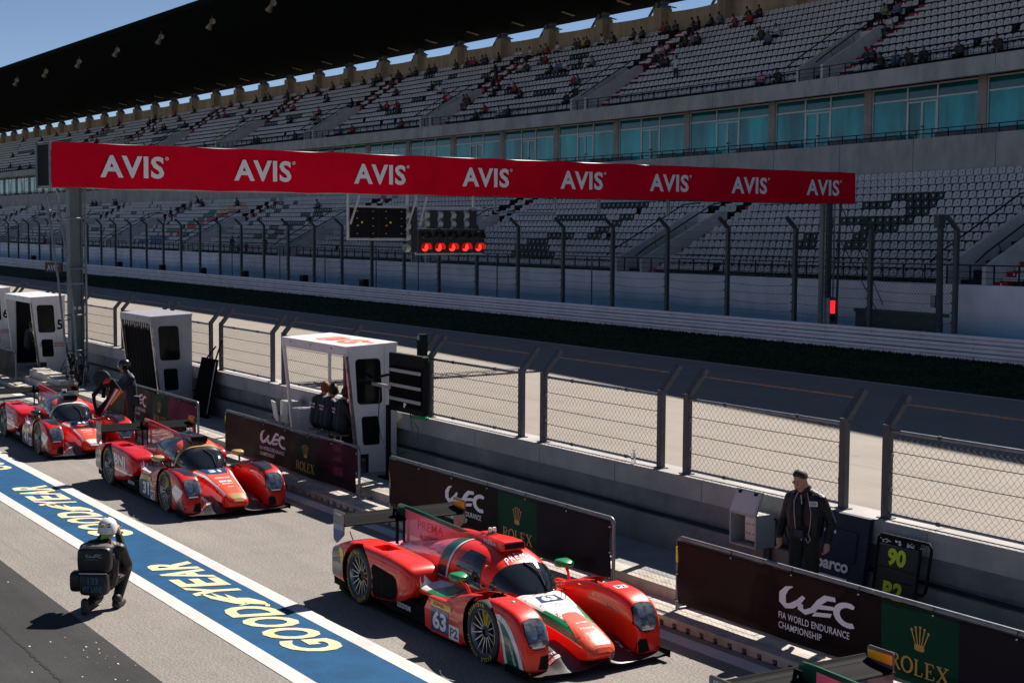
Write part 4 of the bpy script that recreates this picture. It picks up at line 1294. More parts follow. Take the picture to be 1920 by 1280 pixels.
def booth(x0, x1, label, body, front, top=2.60, num=None, stripes=False, logo=False):
    r = thing("pit_wall_booth", label, "booth", (x0, 11.95, .26))
    W = x1-x0
    H = top-.26
    D = 1.0
    side = [(.25, .0), (D, .0), (D, H-.04), (.0, H-.14), (.0, H-.22)]
    for x in (W-.05, 0):
        b = MB()
        if logo and x == 0:
            b.prism([(.24, 0), (D, 0), (D, .9), (.13, .9)], lambda u, v, w: (w, u, v), x, x+.05, body)
            b.prism([(D-.05, .9), (D, .9), (D, H-.03), (D-.05, H-.04)], lambda u, v, w: (w, u, v), x, x+.05, body)
            b.build("side_panel", r)
            continue
        b.prism([(.24, .34 if x else .0), (.44, .34), (.44, .0), (D, .0), (D, H-.03), (.02, H-.12)] if x else [(.24, 0), (D, 0), (D, H-.03), (.02, H-.12)], lambda u, v, w: (w, u, v), x, x+.05, body)
        s = b.build("side_panel", r)
        if x:
            b = MB()
            b.prism(rrect(.20, .70, H-1.10, H-.28, .07, -.03), lambda u, v, w: (w, u+.03*(1.6-v), v), x+.045, x+.056, M_dglass)
            b.build("window", s)
            b = MB()
            b.prism(rrect(.32, .66, .50, 1.02, .05, -.06), lambda u, v, w: (w, u, v), x+.045, x+.056, M_dglass)
            b.build("lower_window", s)
            b = MB()
            b.box(x+.0, x+.03, .40, D-.02, .0, .34, M_black)
            for i in range(4):
                for j in range(3):
                    if (i in (1, 2)) and j == 1: continue
                    b.box(x+.03, x+.034, .48+.04*i, .49+.04*i, .08+.07*j, .09+.07*j, M_white)
            b.build("vent_plate", s)
            b = MB()
            if num: put(b, text2d(num, .03), .17, .30, lambda u, v: (x+.054, .76+u, 1.30+v), M_black)
            if stripes:
                for k in range(3):
                    for a, c in ((.24, .33), (.66, D)): b.poly([(x+.053, a, .80+.05*k), (x+.053, c, .80+.05*k), (x+.053, c, .822+.05*k), (x+.053, a, .822+.05*k)], M_redstripe)
            b.box(x+.05, x+.052, .745, .75, .36, H-.05, mat("panel_seam", (.25, .25, .27), .6, var=0))
            if b.f: b.build("number_and_seam", s, recalc=False)
    b = MB()
    b.prism([(-.02, H-.22), (.02, H-.22), (.02, H-.14), (D+.01, H-.05), (D+.01, H), (-.02, H-.05)], lambda u, v, w: (w, u, v), -.02, W+.02, body)
    rf_ = b.build("roof", r)
    if logo:
        b = MB()
        zz = lambda v: H-.05+.05*(v+.02)/(D+.03)+.004
        o = lambda u, v: (.92+u, .22+v, zz(.22+v))
        put(b, merge2d(stroke([(0, 0), (.0, .5), (.2, .5), (.2, 0), (.05, .0)], .1), poly2([(.28, .02), (.5, .02), (.5, .5), (.28, .5)])), .62, .52, o, M_orange)
        put(b, merge2d(stroke(arc(.5, .3, .42, .26, 20, 330, 14), .16), poly2([(.4, .2), (.66, .2), (.66, .4), (.4, .4)]), stroke([(.8, .5), (1.15, .45)], .1)), .95, .55, lambda u, v: (1.66+u, .22+v, zz(.22+v)), M_orange)
        b.build("roof_emblem", rf_, recalc=False)
    b = MB()
    for k in range(3):
        b.box(.4+.9*k, .43+.9*k, -.024, -.02, H-.13, H-.10, M_black)
    b.bar((.03, .235, 0), (.03, .0, H-.18), .05, .06, body if front != 'curtain' else M_chrome, (1, 0, 0)); b.bar((W-.03, .235, 0), (W-.03, .0, H-.18), .05, .06, M_chrome, (1, 0, 0))
    b.build("front_frame", r)
    b = MB()
    if front == 'curtain':
        n = 30
        for i in range(n):
            f = lambda i: (.05+(W-.1)*i/n, .05+.006*math.sin(i*1.7))
            (xa, ya), (xb, yb) = f(i), f(i+1)
            b.poly([(xa, ya+.20, .02), (xb, yb+.20, .02), (xb, yb, H-.2), (xa, ya, H-.2)], M_curt)
        b.build("curtain", r, recalc=False)
        b = MB()
        for i in range(26):
            x = .08+(W-.16)*i/26
            b.poly([(x, .01, H-.22), (x+.1, -.01+.02*(i % 2), H-.22), (x+.09, .0, H-.34-.03*((i*7) % 3)), (x+.01, .02, H-.36)], M_chrome if i % 2 else mat("dull_foil", (.2, .19, .18), .3, .7, var=.4, vs=9))
        b.build("foil_fringe", r, recalc=False)
    else:
        b.box(.05, W-.05, D-.09, D-.04, .0, .95, M_bw)
        b.box(.055, .09, .30, D-.05, .1, .88 if logo else H-.2, M_bw if logo else M_black)
        b.box(W*.62, W*.64, .55, D-.05, .1, H-.15, mat("inner_panel", (.12, .12, .12), .6))
        b.box(W*.62, W-.05, D-.1, D-.06, .95, H-.2, M_black)
        b.box(.05, W-.05, .55, D-.09, .93, .97, M_black)
        b.box(W*.63, W-.06, .3, D-.1, H-.19, H-.17, M_black)
        b.build("interior_panel", r)
        b = MB()
        b.bar((W*.60, .78, 1.0), (W*.60, .78, H-.2), .05, .05, M_black)
        for k in range(3): b.box(W*.68+.28*k, W*.68+.26+.28*k, .70, .74, 1.15, 1.5, mat("screen", (.012, .016, .018), .15, var=0))
        b.build("screen_bank", r)
    return r
booth(-27.48, -24.67, "white pit wall booth with an orange roof logo and three crew seated inside", M_bw, 'open', logo=True)
booth(-37.45, -35.2, "grey pit wall booth closed by a black curtain with a silver fringe", M_bg, 'curtain', 2.58)
booth(-48.9, -45.94, "white pit wall booth numbered 5 with thin red stripes", M_bw, 'open', 2.58, "5", True)
booth(-55.6, -52.4, "white pit wall booth numbered 6 cut by the photo's left edge", M_bw, 'open', 2.58, "6", True)

# ================================================================== people
def cap_rings(p, q, r0, r1, n=12):
    p, q = Vector(p), Vector(q)
    d = q-p
    L_ = d.length
    d = d.normalized() if L_ > 1e-6 else Vector((0, 0, 1))
    u = d.orthogonal().normalized(); w = d.cross(u)
    rings = []
    for a in (-88, -60, -30, 0):
        rings.append((p+d*r0*math.sin(R(a)), r0*math.cos(R(a))))
    for a in (0, 30, 60, 88):
        rings.append((q+d*r1*math.sin(R(a)), r1*math.cos(R(a))))
    return [[c+(u*math.cos(2*math.pi*k/n)+w*math.sin(2*math.pi*k/n))*r for k in range(n)] for c, r in rings]
def figure(caps, voxel, smooth=3):
    """caps: (p, q, r0, r1, material) tapered limbs or (centre, (rx,ry,rz), material) ellipsoids, fused into one continuous skin"""
    b = MB()
    tmp = MATS["white_paint"]
    for c in caps:
        if len(c) == 5: b.loft(cap_rings(c[0], c[1], c[2], c[3]), tmp)
        else: b.ball(c[0], 1, tmp, 16, c[1])
    o = b.build("figure", None)
    md = o.modifiers.new("fuse", 'REMESH'); md.mode = 'VOXEL'; md.voxel_size = voxel; md.use_smooth_shade = True
    if smooth:
        ms = o.modifiers.new("soften", 'SMOOTH'); ms.factor = .5; ms.iterations = smooth
    dg = bpy.context.evaluated_depsgraph_get()
    me = bpy.data.meshes.new_from_object(o.evaluated_get(dg))
    bpy.data.objects.remove(o)
    me.materials.clear()
    ms_ = []
    for c in caps:
        if c[-1] not in ms_: ms_.append(c[-1])
    for m in ms_: me.materials.append(m)
    n = len(me.polygons)
    cen = np.empty(n*3); me.polygons.foreach_get("center", cen); cen = cen.reshape(-1, 3)
    best = np.full(n, 1e9); idx = np.zeros(n, int)
    for c in caps:
        if len(c) == 5:
            p, q = np.array(c[0], float), np.array(c[1], float)
            d = q-p; dd = d@d
            t = np.clip(((cen-p)@d)/dd, 0, 1) if dd > 1e-9 else np.zeros(n)
            dist = np.linalg.norm(cen-(p+t[:, None]*d), axis=1)-(c[2]+(c[3]-c[2])*t)
        else:
            rr = np.array(c[1], float)
            dist = (np.linalg.norm((cen-np.array(c[0]))/rr, axis=1)-1)*rr.min()
        k = dist < best
        best[k] = dist[k]; idx[k] = ms_.index(c[-1])
    me.polygons.foreach_set("material_index", idx.astype(np.int32))
    me.polygons.foreach_set("use_smooth", [True]*n)
    me.update()
    return me
def person(me, label, loc, rz, name="person", cat="person", group=None):
    o = bpy.data.objects.new(name, me)
    COL.objects.link(o)
    o.location = loc; o.rotation_euler = (0, 0, rz)
    return tag(o, label, cat, group)
M_skin = mat("skin", (.42, .22, .15), .55, var=.08, vs=20)
M_hair = mat("brown_hair", (.035, .018, .010), .6, var=.4, vs=60, bump=.4, bs=120)
M_jkt = mat("black_jacket", (.005, .0055, .0065), .5, spec=.35, var=.35, vs=9, bump=1., bs=11)
M_trs = mat("black_trousers", (.004, .0045, .005), .8, var=.2, vs=9, bump=.4, bs=12)
M_navy = mat("navy_overall", (.006, .014, .026), .6, var=.2, vs=9, bump=.5, bs=12)
M_shoe = mat("dark_boot", (.016, .015, .015), .6, var=.2)
def hand(w, d, side, m, curl=.5):
    """palm, four bent fingers of different length and a thumb; w wrist, d direction of the hand"""
    w, d, s = Vector(w), Vector(d).normalized(), Vector(side).normalized()
    nrm = d.cross(s)
    C = [(w, w+d*.075, .030, .036, m), (w+d*.03-s*.016, w+d*.085-s*.02, .022, .020, m), (w+d*.03+s*.016, w+d*.085+s*.02, .022, .018, m)]
    for k, (o, l) in enumerate(((-.033, .068), (-.011, .078), (.011, .073), (.032, .056))):
        b0 = w+d*.088+s*o
        b1 = b0+d*l*.5*math.cos(curl*.5)+nrm*l*.5*math.sin(curl*.5)
        b2 = b1+d*l*.5*math.cos(curl*1.6)+nrm*l*.5*math.sin(curl*1.6)
        C += [(b0, b1, .0095, .0088, m), (b1, b2, .0088, .007, m)]
    t0 = w+d*.025-s*.03
    t1 = t0-s*.030+d*.035+nrm*.012
    C += [(t0, t1, .014, .011, m), (t1, t1+d*.032+nrm*.012, .011, .008, m)]
    return C
def head(c, f, m, tilt=0., r=1.):
    """skull, jaw, nose, brow, ears; f = facing direction (unit, may look down)"""
    c, f = Vector(c), Vector(f).normalized()
    s = f.cross(Vector((0, 0, 1))).normalized()
    u = s.cross(f)
    C = [(c+u*.02-f*.012, (.077*r, .088*r, .105*r), m), (c-u*.03+f*.02, c-u*.085+f*.045, .066*r, .036*r, m)]
    C += [(c+f*.088+u*.012, c+f*.108-u*.026, .011, .016, m), (c+f*.08+u*.028-s*.03, c+f*.08+u*.028+s*.03, .018, .018, m)]
    C += [(c+f*.083-u*.062-s*.018, c+f*.083-u*.062+s*.018, .010, .010, m), (c+f*.07-u*.095, c+f*.076-u*.09, .022, .02, m)]
    for k in (-1, 1): C += [(c+s*.078*k-f*.012+u*.02, c+s*.080*k-f*.010-u*.025, .017, .012, m), (c+s*.042*k+f*.062-u*.02, c+s*.042*k+f*.064-u*.022, .022, .022, m)]
    return C
def eyes(parent, c, f):
    c, f = Vector(c), Vector(f).normalized()
    s = f.cross(Vector((0, 0, 1))).normalized(); u = s.cross(f)
    b = MB()
    for k in (-1, 1):
        b.ball(c+f*.079+s*.031*k+u*.004, .0070, mat("eye_dark", (.03, .02, .015), .3, var=0), 8)
        b.bar(c+f*.092+s*.015*k+u*.023, c+f*.083+s*.050*k+u*.027, .005, .006, M_hair)
    b.build("eyes", parent, smooth=60)
    b = MB()
    b.bar(c+f*.0935-u*.058-s*.022, c+f*.0935-u*.058+s*.022, .006, .005, mat("lips", (.28, .09, .08), .5, var=0))
    b.build("mouth", parent)
# --- the walking man in black
f = Vector((-.40, -1, -.75)).normalized()
hc = Vector((-.025, -.085, 1.565))
C = head(hc, f, M_skin, 0, 1.0)
C += [((0, .0, 1.42), (-.01, -.04, 1.52), .062, .055, M_skin)]
C += [((-.10, .01, .98), (-.11, .0, 1.18), .115, .125, M_jkt), ((.10, .01, .98), (.11, .0, 1.18), .115, .125, M_jkt), ((-.10, 0, 1.18), (-.10, .01, 1.34), .128, .105, M_jkt), ((.10, 0, 1.18), (.10, .01, 1.34), .128, .105, M_jkt),
      ((-.03, .01, 1.40), (-.18, .01, 1.345), .08, .072, M_jkt), ((.03, .01, 1.40), (.18, .01, 1.345), .08, .072, M_jkt), ((0, .01, 1.44), (0, -.01, 1.455), .075, .07, M_jkt)]
C += [((-.195, .01, 1.335), (-.29, .05, 1.09), .072, .057, M_jkt), ((-.29, .05, 1.09), (-.30, -.06, .90), .057, .046, M_jkt), ((.195, .01, 1.335), (.285, .09, 1.09), .072, .057, M_jkt), ((.285, .09, 1.09), (.285, .0, .89), .057, .046, M_jkt)]
C += hand((-.30, -.055, .875), (.08, -.12, -1), (0, -1, .1), M_skin, .7) + hand((.285, -.005, .865), (-.05, -.12, -1), (0, -1, .1), M_skin, .7)
C += [((-.09, 0, .93), (-.10, -.05, .52), .105, .072, M_trs), ((-.10, -.05, .52), (-.10, .06, .09), .070, .052, M_trs), ((.09, 0, .93), (.10, .02, .51), .105, .072, M_trs), ((.10, .02, .51), (.10, .10, .09), .07, .052, M_trs), ((-.07, 0, .95), (.07, 0, .95), .115, .115, M_trs),
      ((-.10, .07, .05), (-.11, -.14, .035), .05, .042, M_shoe), ((.10, .11, .05), (.11, -.09, .035), .05, .042, M_shoe)]
wm_ = person(figure(C, .0065), "man in a black jacket looking down, walking behind the right sponsor barrier", (-13.03, 12.14, .26), R(20))
hb = MB()
s_ = f.cross(Vector((0, 0, 1))).normalized(); u_ = s_.cross(f)
rings = []
rh = random.Random(8)
for i in range(8):
    ring = []
    for k in range(26):
        t = 2*math.pi*k/26
        cf = math.cos(t)
        e0 = 44 if cf > .75 else 44*cf/.75 if cf > 0 else 26*cf
        if abs(cf) < .35: e0 = min(e0, 2)-8*(abs(cf) < .2)
        el = R(e0+(89-e0)*i/7)
        g = .004 if i == 0 else .009+rh.uniform(-.0025, .0025)
        ring.append(hc+u_*.020-f*.012+f*cf*math.cos(el)*(.086+g)+s_*math.sin(t)*math.cos(el)*(.078+g)+u_*math.sin(el)*(.103+g))
    rings.append(ring)
hb.loft(rings, M_hair, cap=True)
hb.build("hair", wm_, smooth=80)
eyes(wm_, hc, f)
pb_ = MB()
M_pipe = mat("grey_piping", (.40, .40, .40), .5, var=0)
pb_.tube([(-.055, -.075, 1.43), (-.085, -.118, 1.33), (-.075, -.135, 1.20), (-.06, -.132, 1.05), (-.05, -.125, .96)], .0045, M_pipe, 5)
pb_.tube([(.055, -.07, 1.43), (.10, -.112, 1.33), (.135, -.125, 1.20), (.125, -.125, 1.05), (.10, -.118, .95)], .0035, M_pipe, 5)
pb_.tube([(-.01, -.10, 1.40), (.02, -.128, 1.30)], .006, M_pipe, 5)
pb_.build("jacket_piping", wm_, smooth=60)
b = MB(); b.obox((.150, -.098, 1.31), (.042, .018, 0), (0, .004, 0), (0, 0, .028), M_lav)
for k in range(3): b.obox((.150, -.1035, 1.325-.015*k), (.034, .0145, 0), (0, .004, 0), (0, 0, .003), M_jkt)
b.build("chest_patch", wm_)
b = MB(); b.obox((-.0, -.14, .965), (.058, 0, 0), (0, .03, 0), (0, 0, .042), M_navy)
b.tube([(.03, -.155, .93), (.06, -.16, .86), (.10, -.13, .83)], .006, M_black, 5); b.tube([(.11, -.12, .95), (.14, -.14, .90), (.11, -.14, .86), (.08, -.14, .91)], .005, M_pipe, 5); b.ball((.04, -.165, .90), .009, M_white, 8)
b.build("belt_radio", wm_)
# --- kneeling photographer, seen from behind (local +y is where he looks)
C = []
hp = Vector((.045, .20, .955))
C += [(hp, (.085, .10, .105), M_skin), ((.02, .10, .80), hp, .06, .055, mat("lime_neckband", (.35, .55, .03), .6))]
C += [((-.10, -.02, .40), (-.10, .03, .62), .13, .135, M_jkt), ((.10, -.02, .40), (.10, .03, .62), .13, .135, M_jkt), ((-.10, .04, .60), (-.11, .08, .76), .135, .10, M_jkt), ((.10, .04, .60), (.11, .08, .76), .135, .10, M_jkt), ((-.05, .09, .79), (-.19, .10, .745), .085, .08, M_jkt), ((.05, .09, .79), (.19, .10, .745), .085, .08, M_jkt)]
C += [((-.21, .11, .74), (-.25, .32, .60), .075, .06, M_jkt), ((-.25, .32, .60), (-.06, .38, .86), .058, .045, M_jkt), ((.21, .11, .74), (.265, .25, .52), .082, .066, M_jkt), ((.265, .25, .52), (.13, .36, .86), .062, .045, M_jkt)]
C += hand((-.06, .38, .87), (.35, .1, .9), (1, 0, 0), M_skin, .9) + hand((.13, .36, .87), (-.3, .1, .9), (1, 0, 0), M_skin, .9)
C += [((-.09, .0, .36), (-.13, .30, .11), .125, .085, M_trs), ((-.13, .30, .09), (-.13, -.10, .085), .075, .06, M_trs), ((.09, .0, .38), (.215, .33, .46), .125, .09, M_trs), ((.215, .33, .46), (.165, .16, .11), .085, .06, M_trs), ((-.08, 0, .36), (.08, 0, .37), .13, .13, M_trs),
      ((-.13, -.10, .09), (-.13, -.22, .05), .055, .05, M_shoe), ((-.13, -.20, .16), (-.13, -.22, .05), .045, .045, M_shoe), ((.165, .10, .06), (.18, .32, .04), .055, .045, M_shoe), ((.165, .12, .13), (.165, .15, .06), .06, .055, M_shoe)]
ph_ = person(figure(C, .008), "kneeling photographer in black with a white helmet and backpack, seen from behind", (-18.28, 5.53, 0), R(56))
b = MB()
M_helm = mat("white_helmet", (.74, .74, .76), .3, var=.05, coat=.3)
hc2 = hp+Vector((0, -.01, .035))
rings = []
for a in (-14, 0, 18, 38, 58, 76, 89):
    rings.append([hc2+Vector((.118*math.cos(R(a))*math.cos(t), .138*math.cos(R(a))*math.sin(t)-.0, .130*math.sin(R(a))-(.03 if (a < 10 and math.sin(t) < -.2) else 0))) for t in [2*math.pi*k/24 for k in range(24)]])
b.loft(rings, M_helm, cap=True)
h = b.build("helmet", ph_, smooth=60)
b = MB()
for k in (-1, 1):
    for z in (.03, .065): b.obox(hc2+Vector((.055*k, -.127+.012*(z > .05)+.01, z)), (.016, 0, 0), (0, .012, 0), (0, 0, .005), M_black)
b.obox(hc2+Vector((-.02, -.136, .045)), (.024, 0, 0), (0, .008, 0), (0, 0, .018), M_gold)
b.box(hc2.x-.012, hc2.x+.012, hc2.y-.02, hc2.y+.02, hc2.z+.126, hc2.z+.134, M_black)
b.build("helmet_vent", h)
b = MB()
b.tube([(.13, .14, .98), (.11, .19, .90), (.07, .26, .85)], .008, M_orange, 5); b.build("chin_strap", ph_, smooth=60)
M_pack = mat("black_nylon", (.006, .006, .007), .45, var=.2, vs=10, bump=.4, bs=14)
def softbox(b, c, h3, m, r=.25, n=20, m_=8, e=.35):
    c = Vector(c)
    rings = []
    sg = lambda v, e: math.copysign(abs(v)**e, v)
    for i in range(m_+1):
        a = -math.pi/2+math.pi*i/m_
        ca, sa = max(math.cos(a), 1e-3), math.sin(a)
        rings.append([c+Vector((h3[0]*sg(ca, e)*sg(math.cos(t), e), h3[1]*sg(ca, e)*sg(math.sin(t), e), h3[2]*sg(sa, e))) for t in [2*math.pi*k/n for k in range(n)]])
    b.loft(rings, m, cap=True)
b = MB(); softbox(b, (-.01, -.145, .665), (.205, .085, .155), M_pack); bk = b.build("backpack", ph_, smooth=60)
b = MB(); softbox(b, (.0, -.06, .80), (.19, .11, .035), mat("grey_collar", (.06, .055, .055), .7), e=.6); b.build("shoulder_flap", bk, smooth=60)
b = MB()
put(b, WEC, .20, .05, lambda u, v: (-.10+u, -.2335, .70+v), mat("grey_print", (.26, .27, .29), .6, var=0))
put(b, text2d("FIA WORLD ENDURANCE"), .16, .012, lambda u, v: (-.11+u, -.2335, .675+v), MATS["grey_print"])
b.build("backpack_emblem", bk, recalc=False)
b = MB(); softbox(b, (-.01, -.165, .375), (.175, .095, .135), M_pack); wb_ = b.build("waist_bag", ph_, smooth=60)
b = MB(); b.box(-.18, .16, -.252, -.243, .505, .522, M_pipe); b.build("reflective_strip", wb_)
M_bl = mat("blue_print", (.02, .12, .22), .6, var=0)
b = MB()
put(b, text2d("133", .02), .125, .085, lambda u, v: (-.07+u, -.2625, .385+v), M_bl)
put(b, text2d("PIT LANE", .02), .235, .078, lambda u, v: (-.128+u, -.2625, .285+v), M_bl)
b.build("bag_lettering", wb_, recalc=False)
b = MB(); softbox(b, (-.245, -.12, .395), (.075, .09, .125), M_pack, e=.5); b.build("side_pouch", ph_, smooth=60)
b = MB()
M_rst = mat("red_strap", (.35, .03, .02), .6, var=0)
b.tube([(.135, .05, .86), (.15, -.02, .82), (.15, -.08, .72)], .011, M_rst, 6); b.tube([(.18, .0, .52), (.22, .05, .46), (.27, .1, .42)], .008, M_rst, 5)
for k in range(5): b.tube([(.17+.02*k, -.02, .54-.03*k), (.19+.025*k, .02, .44)], .005, M_pipe, 4)
b.build("strap", ph_, smooth=60)
b = MB(); b.obox((.04, .40, .93), (.07, 0, 0), (0, .05, 0), (0, 0, .05), M_black); b.tube([(.04, .43, .93), (.04, .62, .93)], .045, M_black, 12)
cmr = b.build("camera_body", None, (0, 0, 0), smooth=50)
cmr.matrix_world = ph_.matrix_basis.copy()
tag(cmr, "black camera held to the kneeling photographer's face", "camera")
cmr.name = "photo_camera"
# --- mechanic at the far car
C = []
f2 = Vector((-.15, -1, -.35)).normalized(); hm = Vector((-.05, -.12, 1.60))
C += head(hm, f2, M_skin)+[((0, -.02, 1.42), hm+Vector((0, .02, -.05)), .06, .055, M_navy)]
C += [((-.10, .02, .98), (-.10, .0, 1.2), .12, .13, M_navy), ((.10, .02, .98), (.10, .0, 1.2), .12, .13, M_navy), ((-.10, 0, 1.2), (-.10, -.01, 1.35), .13, .1, M_navy), ((.10, 0, 1.2), (.10, -.01, 1.35), .13, .1, M_navy), ((-.05, -.01, 1.40), (-.2, -.03, 1.36), .08, .075, M_navy), ((.05, -.01, 1.40), (.2, -.0, 1.36), .08, .075, M_navy)]
M_glove = mat("yellow_cuff_glove", (.5, .28, .02), .6)
C += [((-.21, -.03, 1.35), (-.33, -.20, 1.16), .072, .06, M_navy), ((-.33, -.20, 1.16), (-.36, -.42, 1.16), .058, .048, M_navy), ((.21, -.01, 1.35), (.25, -.24, 1.14), .072, .06, M_navy), ((.25, -.24, 1.14), (-.02, -.36, 1.12), .058, .048, M_navy)]
C += hand((-.36, -.43, 1.16), (-.1, -1, .1), (0, 0, 1), MATS["yellow_cuff_glove"], .9) + hand((-.04, -.37, 1.12), (-1, -.3, 0), (0, 0, 1), MATS["yellow_cuff_glove"], .9)
C += [((-.1, .0, .93), (-.13, -.05, .5), .12, .085, M_navy), ((-.13, -.05, .5), (-.13, .03, .09), .08, .06, M_navy), ((.1, 0, .93), (.13, .0, .5), .12, .085, M_navy), ((.13, .0, .5), (.14, .06, .09), .08, .06, M_navy), ((-.07, 0, .95), (.07, 0, .95), .12, .12, M_navy), ((-.13, .05, .05), (-.14, -.15, .035), .052, .045, M_shoe), ((.14, .08, .05), (.15, -.12, .035), .052, .045, M_shoe)]
mech = person(figure(C, .009), "mechanic in navy overalls and black helmet standing at the open car door", (-32.75, 10.62, 0), R(-6))
b = MB()
rings = []
for a in (-8, 8, 28, 50, 70, 89):
    rings.append([hm+Vector((.125*math.cos(R(a))*math.cos(t), .145*math.cos(R(a))*math.sin(t)+.02, .04+.135*math.sin(R(a))+(.035 if (a < 0 and math.sin(t) < -.3) else 0))) for t in [2*math.pi*k/20 for k in range(20)]])
b.loft(rings, mat("black_helmet", (.012, .012, .014), .25, var=0, coat=.5))
h = b.build("helmet", mech, smooth=60)
b = MB(); softbox(b, hm+Vector((.13, .0, -.0)), (.035, .05, .055), M_black); b.build("ear_defender", mech, smooth=60)
b = MB(); b.obox(hm+Vector((-.015, -.098, .012)), (.075, 0, 0), (0, .012, 0), (0, 0, .022), mat("dark_goggles", (.02, .015, .015), .15, var=0)); b.build("goggles", mech)
b = MB(); b.tube([(.17, -.33, 1.17), (.15, -.30, 1.10)], .06, M_orange, 10); b.build("orange_cuff", mech, smooth=60)
b = MB(); softbox(b, (.22, .08, .88), (.09, .08, .11), M_navy); b.build("hip_bag", mech, smooth=60)
o = MB()
o.lathe([(.0, -.05), (.17, -.05), (.19, -.03), (.19, .03), (.17, .05), (.05, .06), (.0, .06)], (0, 0, 0), (.85, -.55, .2), mat("black_drum", (.012, .012, .012), .6, var=0), 28)
o.tube([(-.06, .0, .18), (-.05, -.02, .235), (.05, -.02, .235), (.06, 0, .18)], .012, M_black, 6)
o.tube([(0, .05, -.1), (0, .03, -.42)], .045, M_black, 8)
tag(o.build("cooling_fan", None, (-33.12, 10.12, 1.33), smooth=40), "black round cooling fan with a top handle held by the helmeted mechanic", "fan")
# --- crew on stools in the white booth
M_crew = mat("crew_shirt", (.008, .012, .018), .7, var=.2, vs=10)
def seated(hairm, shirt, trous, skin, vox, lean=0.):
    C = [((0, .06+lean, 1.17), (.088, .098, .115), hairm), ((0, .10+lean, 1.14), (.07, .075, .09), skin), ((0, .02+lean*.6, .98), (0, .06+lean, 1.10), .055, .05, skin),
         ((-.09, 0, .55), (-.10, .0+lean*.5, .92), .125, .11, shirt), ((.09, 0, .55), (.10, .0+lean*.5, .92), .125, .11, shirt), ((-.04, .0+lean*.5, .97), (-.18, .0+lean*.5, .93), .075, .07, shirt), ((.04, .0+lean*.5, .97), (.18, .0+lean*.5, .93), .075, .07, shirt),
         ((-.2, .0+lean*.5, .92), (-.25, .12+lean*.5, .70), .065, .05, shirt), ((-.25, .12+lean*.5, .70), (-.13, .34, .68), .048, .04, skin), ((.2, .0+lean*.5, .92), (.25, .12+lean*.5, .70), .065, .05, shirt), ((.25, .12+lean*.5, .70), (.13, .34, .68), .048, .04, skin),
         ((-.09, .02, .5), (-.12, .42, .48), .105, .075, trous), ((.09, .02, .5), (.12, .42, .48), .105, .075, trous), ((-.12, .42, .48), (-.12, .36, .08), .07, .05, trous), ((.12, .42, .48), (.12, .36, .08), .07, .05, trous), ((-.12, .36, .05), (-.12, .52, .04), .05, .04, M_shoe), ((.12, .36, .05), (.12, .52, .04), .05, .04, M_shoe)]
    return figure(C, vox)
M_ginger = mat("ginger_hair", (.22, .06, .02), .7, var=.3, vs=30)
cm_ = [seated(M_ginger, M_crew, M_trs, M_skin, .012, .1), seated(M_hair, M_crew, M_trs, M_skin, .012, .05)]
for i, (x, lab) in enumerate(((-26.25, "ginger-haired crew member in black seated at the left of the white booth"), (-25.82, "dark-haired crew member in black seated in the middle of the white booth"), (-25.28, "crew member in black seated beside the white booth's right side panel"))):
    o = person(cm_[0 if i == 0 else 1], lab, (x, 12.12, .50), R(8-8*i), group="crew seated in the white booth")
    b = MB()
    put(b, text2d("CREW" if False else "KOLLES", .02), .20, .035, lambda u, v: (-.10+u, -.135, .86+v), M_lav)
    put(b, text2d("RACING", .02), .15, .035, lambda u, v: (-.075+u, -.135, .80+v), M_lav)
    b.build("back_lettering", o, recalc=False)
    s = thing("bar_stool", ["tan bar stool under the ginger-haired crew member", "tan bar stool under the middle crew member in the white booth", "tan bar stool under the crew member beside the booth's right panel"][i], "stool", (x, 12.12, .26), 0, "stools in the white booth")
    b = MB(); b.lathe([(.0, .62), (.19, .62), (.2, .65), (.0, .66)], (0, 0, 0), (0, 0, 1), mat("tan_leather", (.25, .17, .12), .6), 18, cap=True); b.build("seat", s, smooth=40)
    b = MB(); b.tube([(0, 0, .02), (0, 0, .62)], .025, M_chrome, 8); b.lathe([(.0, .0), (.2, .0), (.19, .02), (0, .04)], (0, 0, 0), (0, 0, 1), M_chrome, 18); b.build("stem", s, smooth=40)
for x, lab, col in ((-47.6, "dark figure seated inside the white booth numbered 5", M_crew),):
    person(cm_[1], lab, (x, 12.3, .45), 0)
# --- spectators
CC = {'k': [(.014, .014, .018), (.02, .024, .034), (.03, .026, .024)], 'r': [(.30, .012, .018)], 'w': [(.50, .48, .48)], 't': [(.26, .20, .14)], 'b': [(.06, .12, .22)], 'y': [(.50, .36, .03)], 'g': [(.16, .20, .13)], 'p': [(.45, .20, .24)]}
CNM = {'k': "dark", 'r': "red", 'w': "white", 't': "tan", 'b': "blue", 'y': "yellow", 'g': "olive", 'p': "pink"}
M_skinS = mat("spectator_skin", (.22, .11, .075), .7, var=0)
M_hairS = mat("spectator_hair", (.012, .010, .009), .8, var=0)
SPEC = {}
def spectator(c, v):
    k = (c, v)
    if k not in SPEC:
        sh = mat("top_%s_%d" % (CNM[c], v), CC[c][v % len(CC[c])], .8, var=0)
        tr = [mat("jeans", (.025, .035, .055), .8, var=0), M_trs, mat("khaki", (.10, .085, .06), .8, var=0)][v % 3]
        SPEC[k] = seated(M_hairS, sh, tr, M_skinS, .045, [.0, .10, .18][v % 3])
    return SPEC[k]
rp = random.Random(21)
rowc = {}
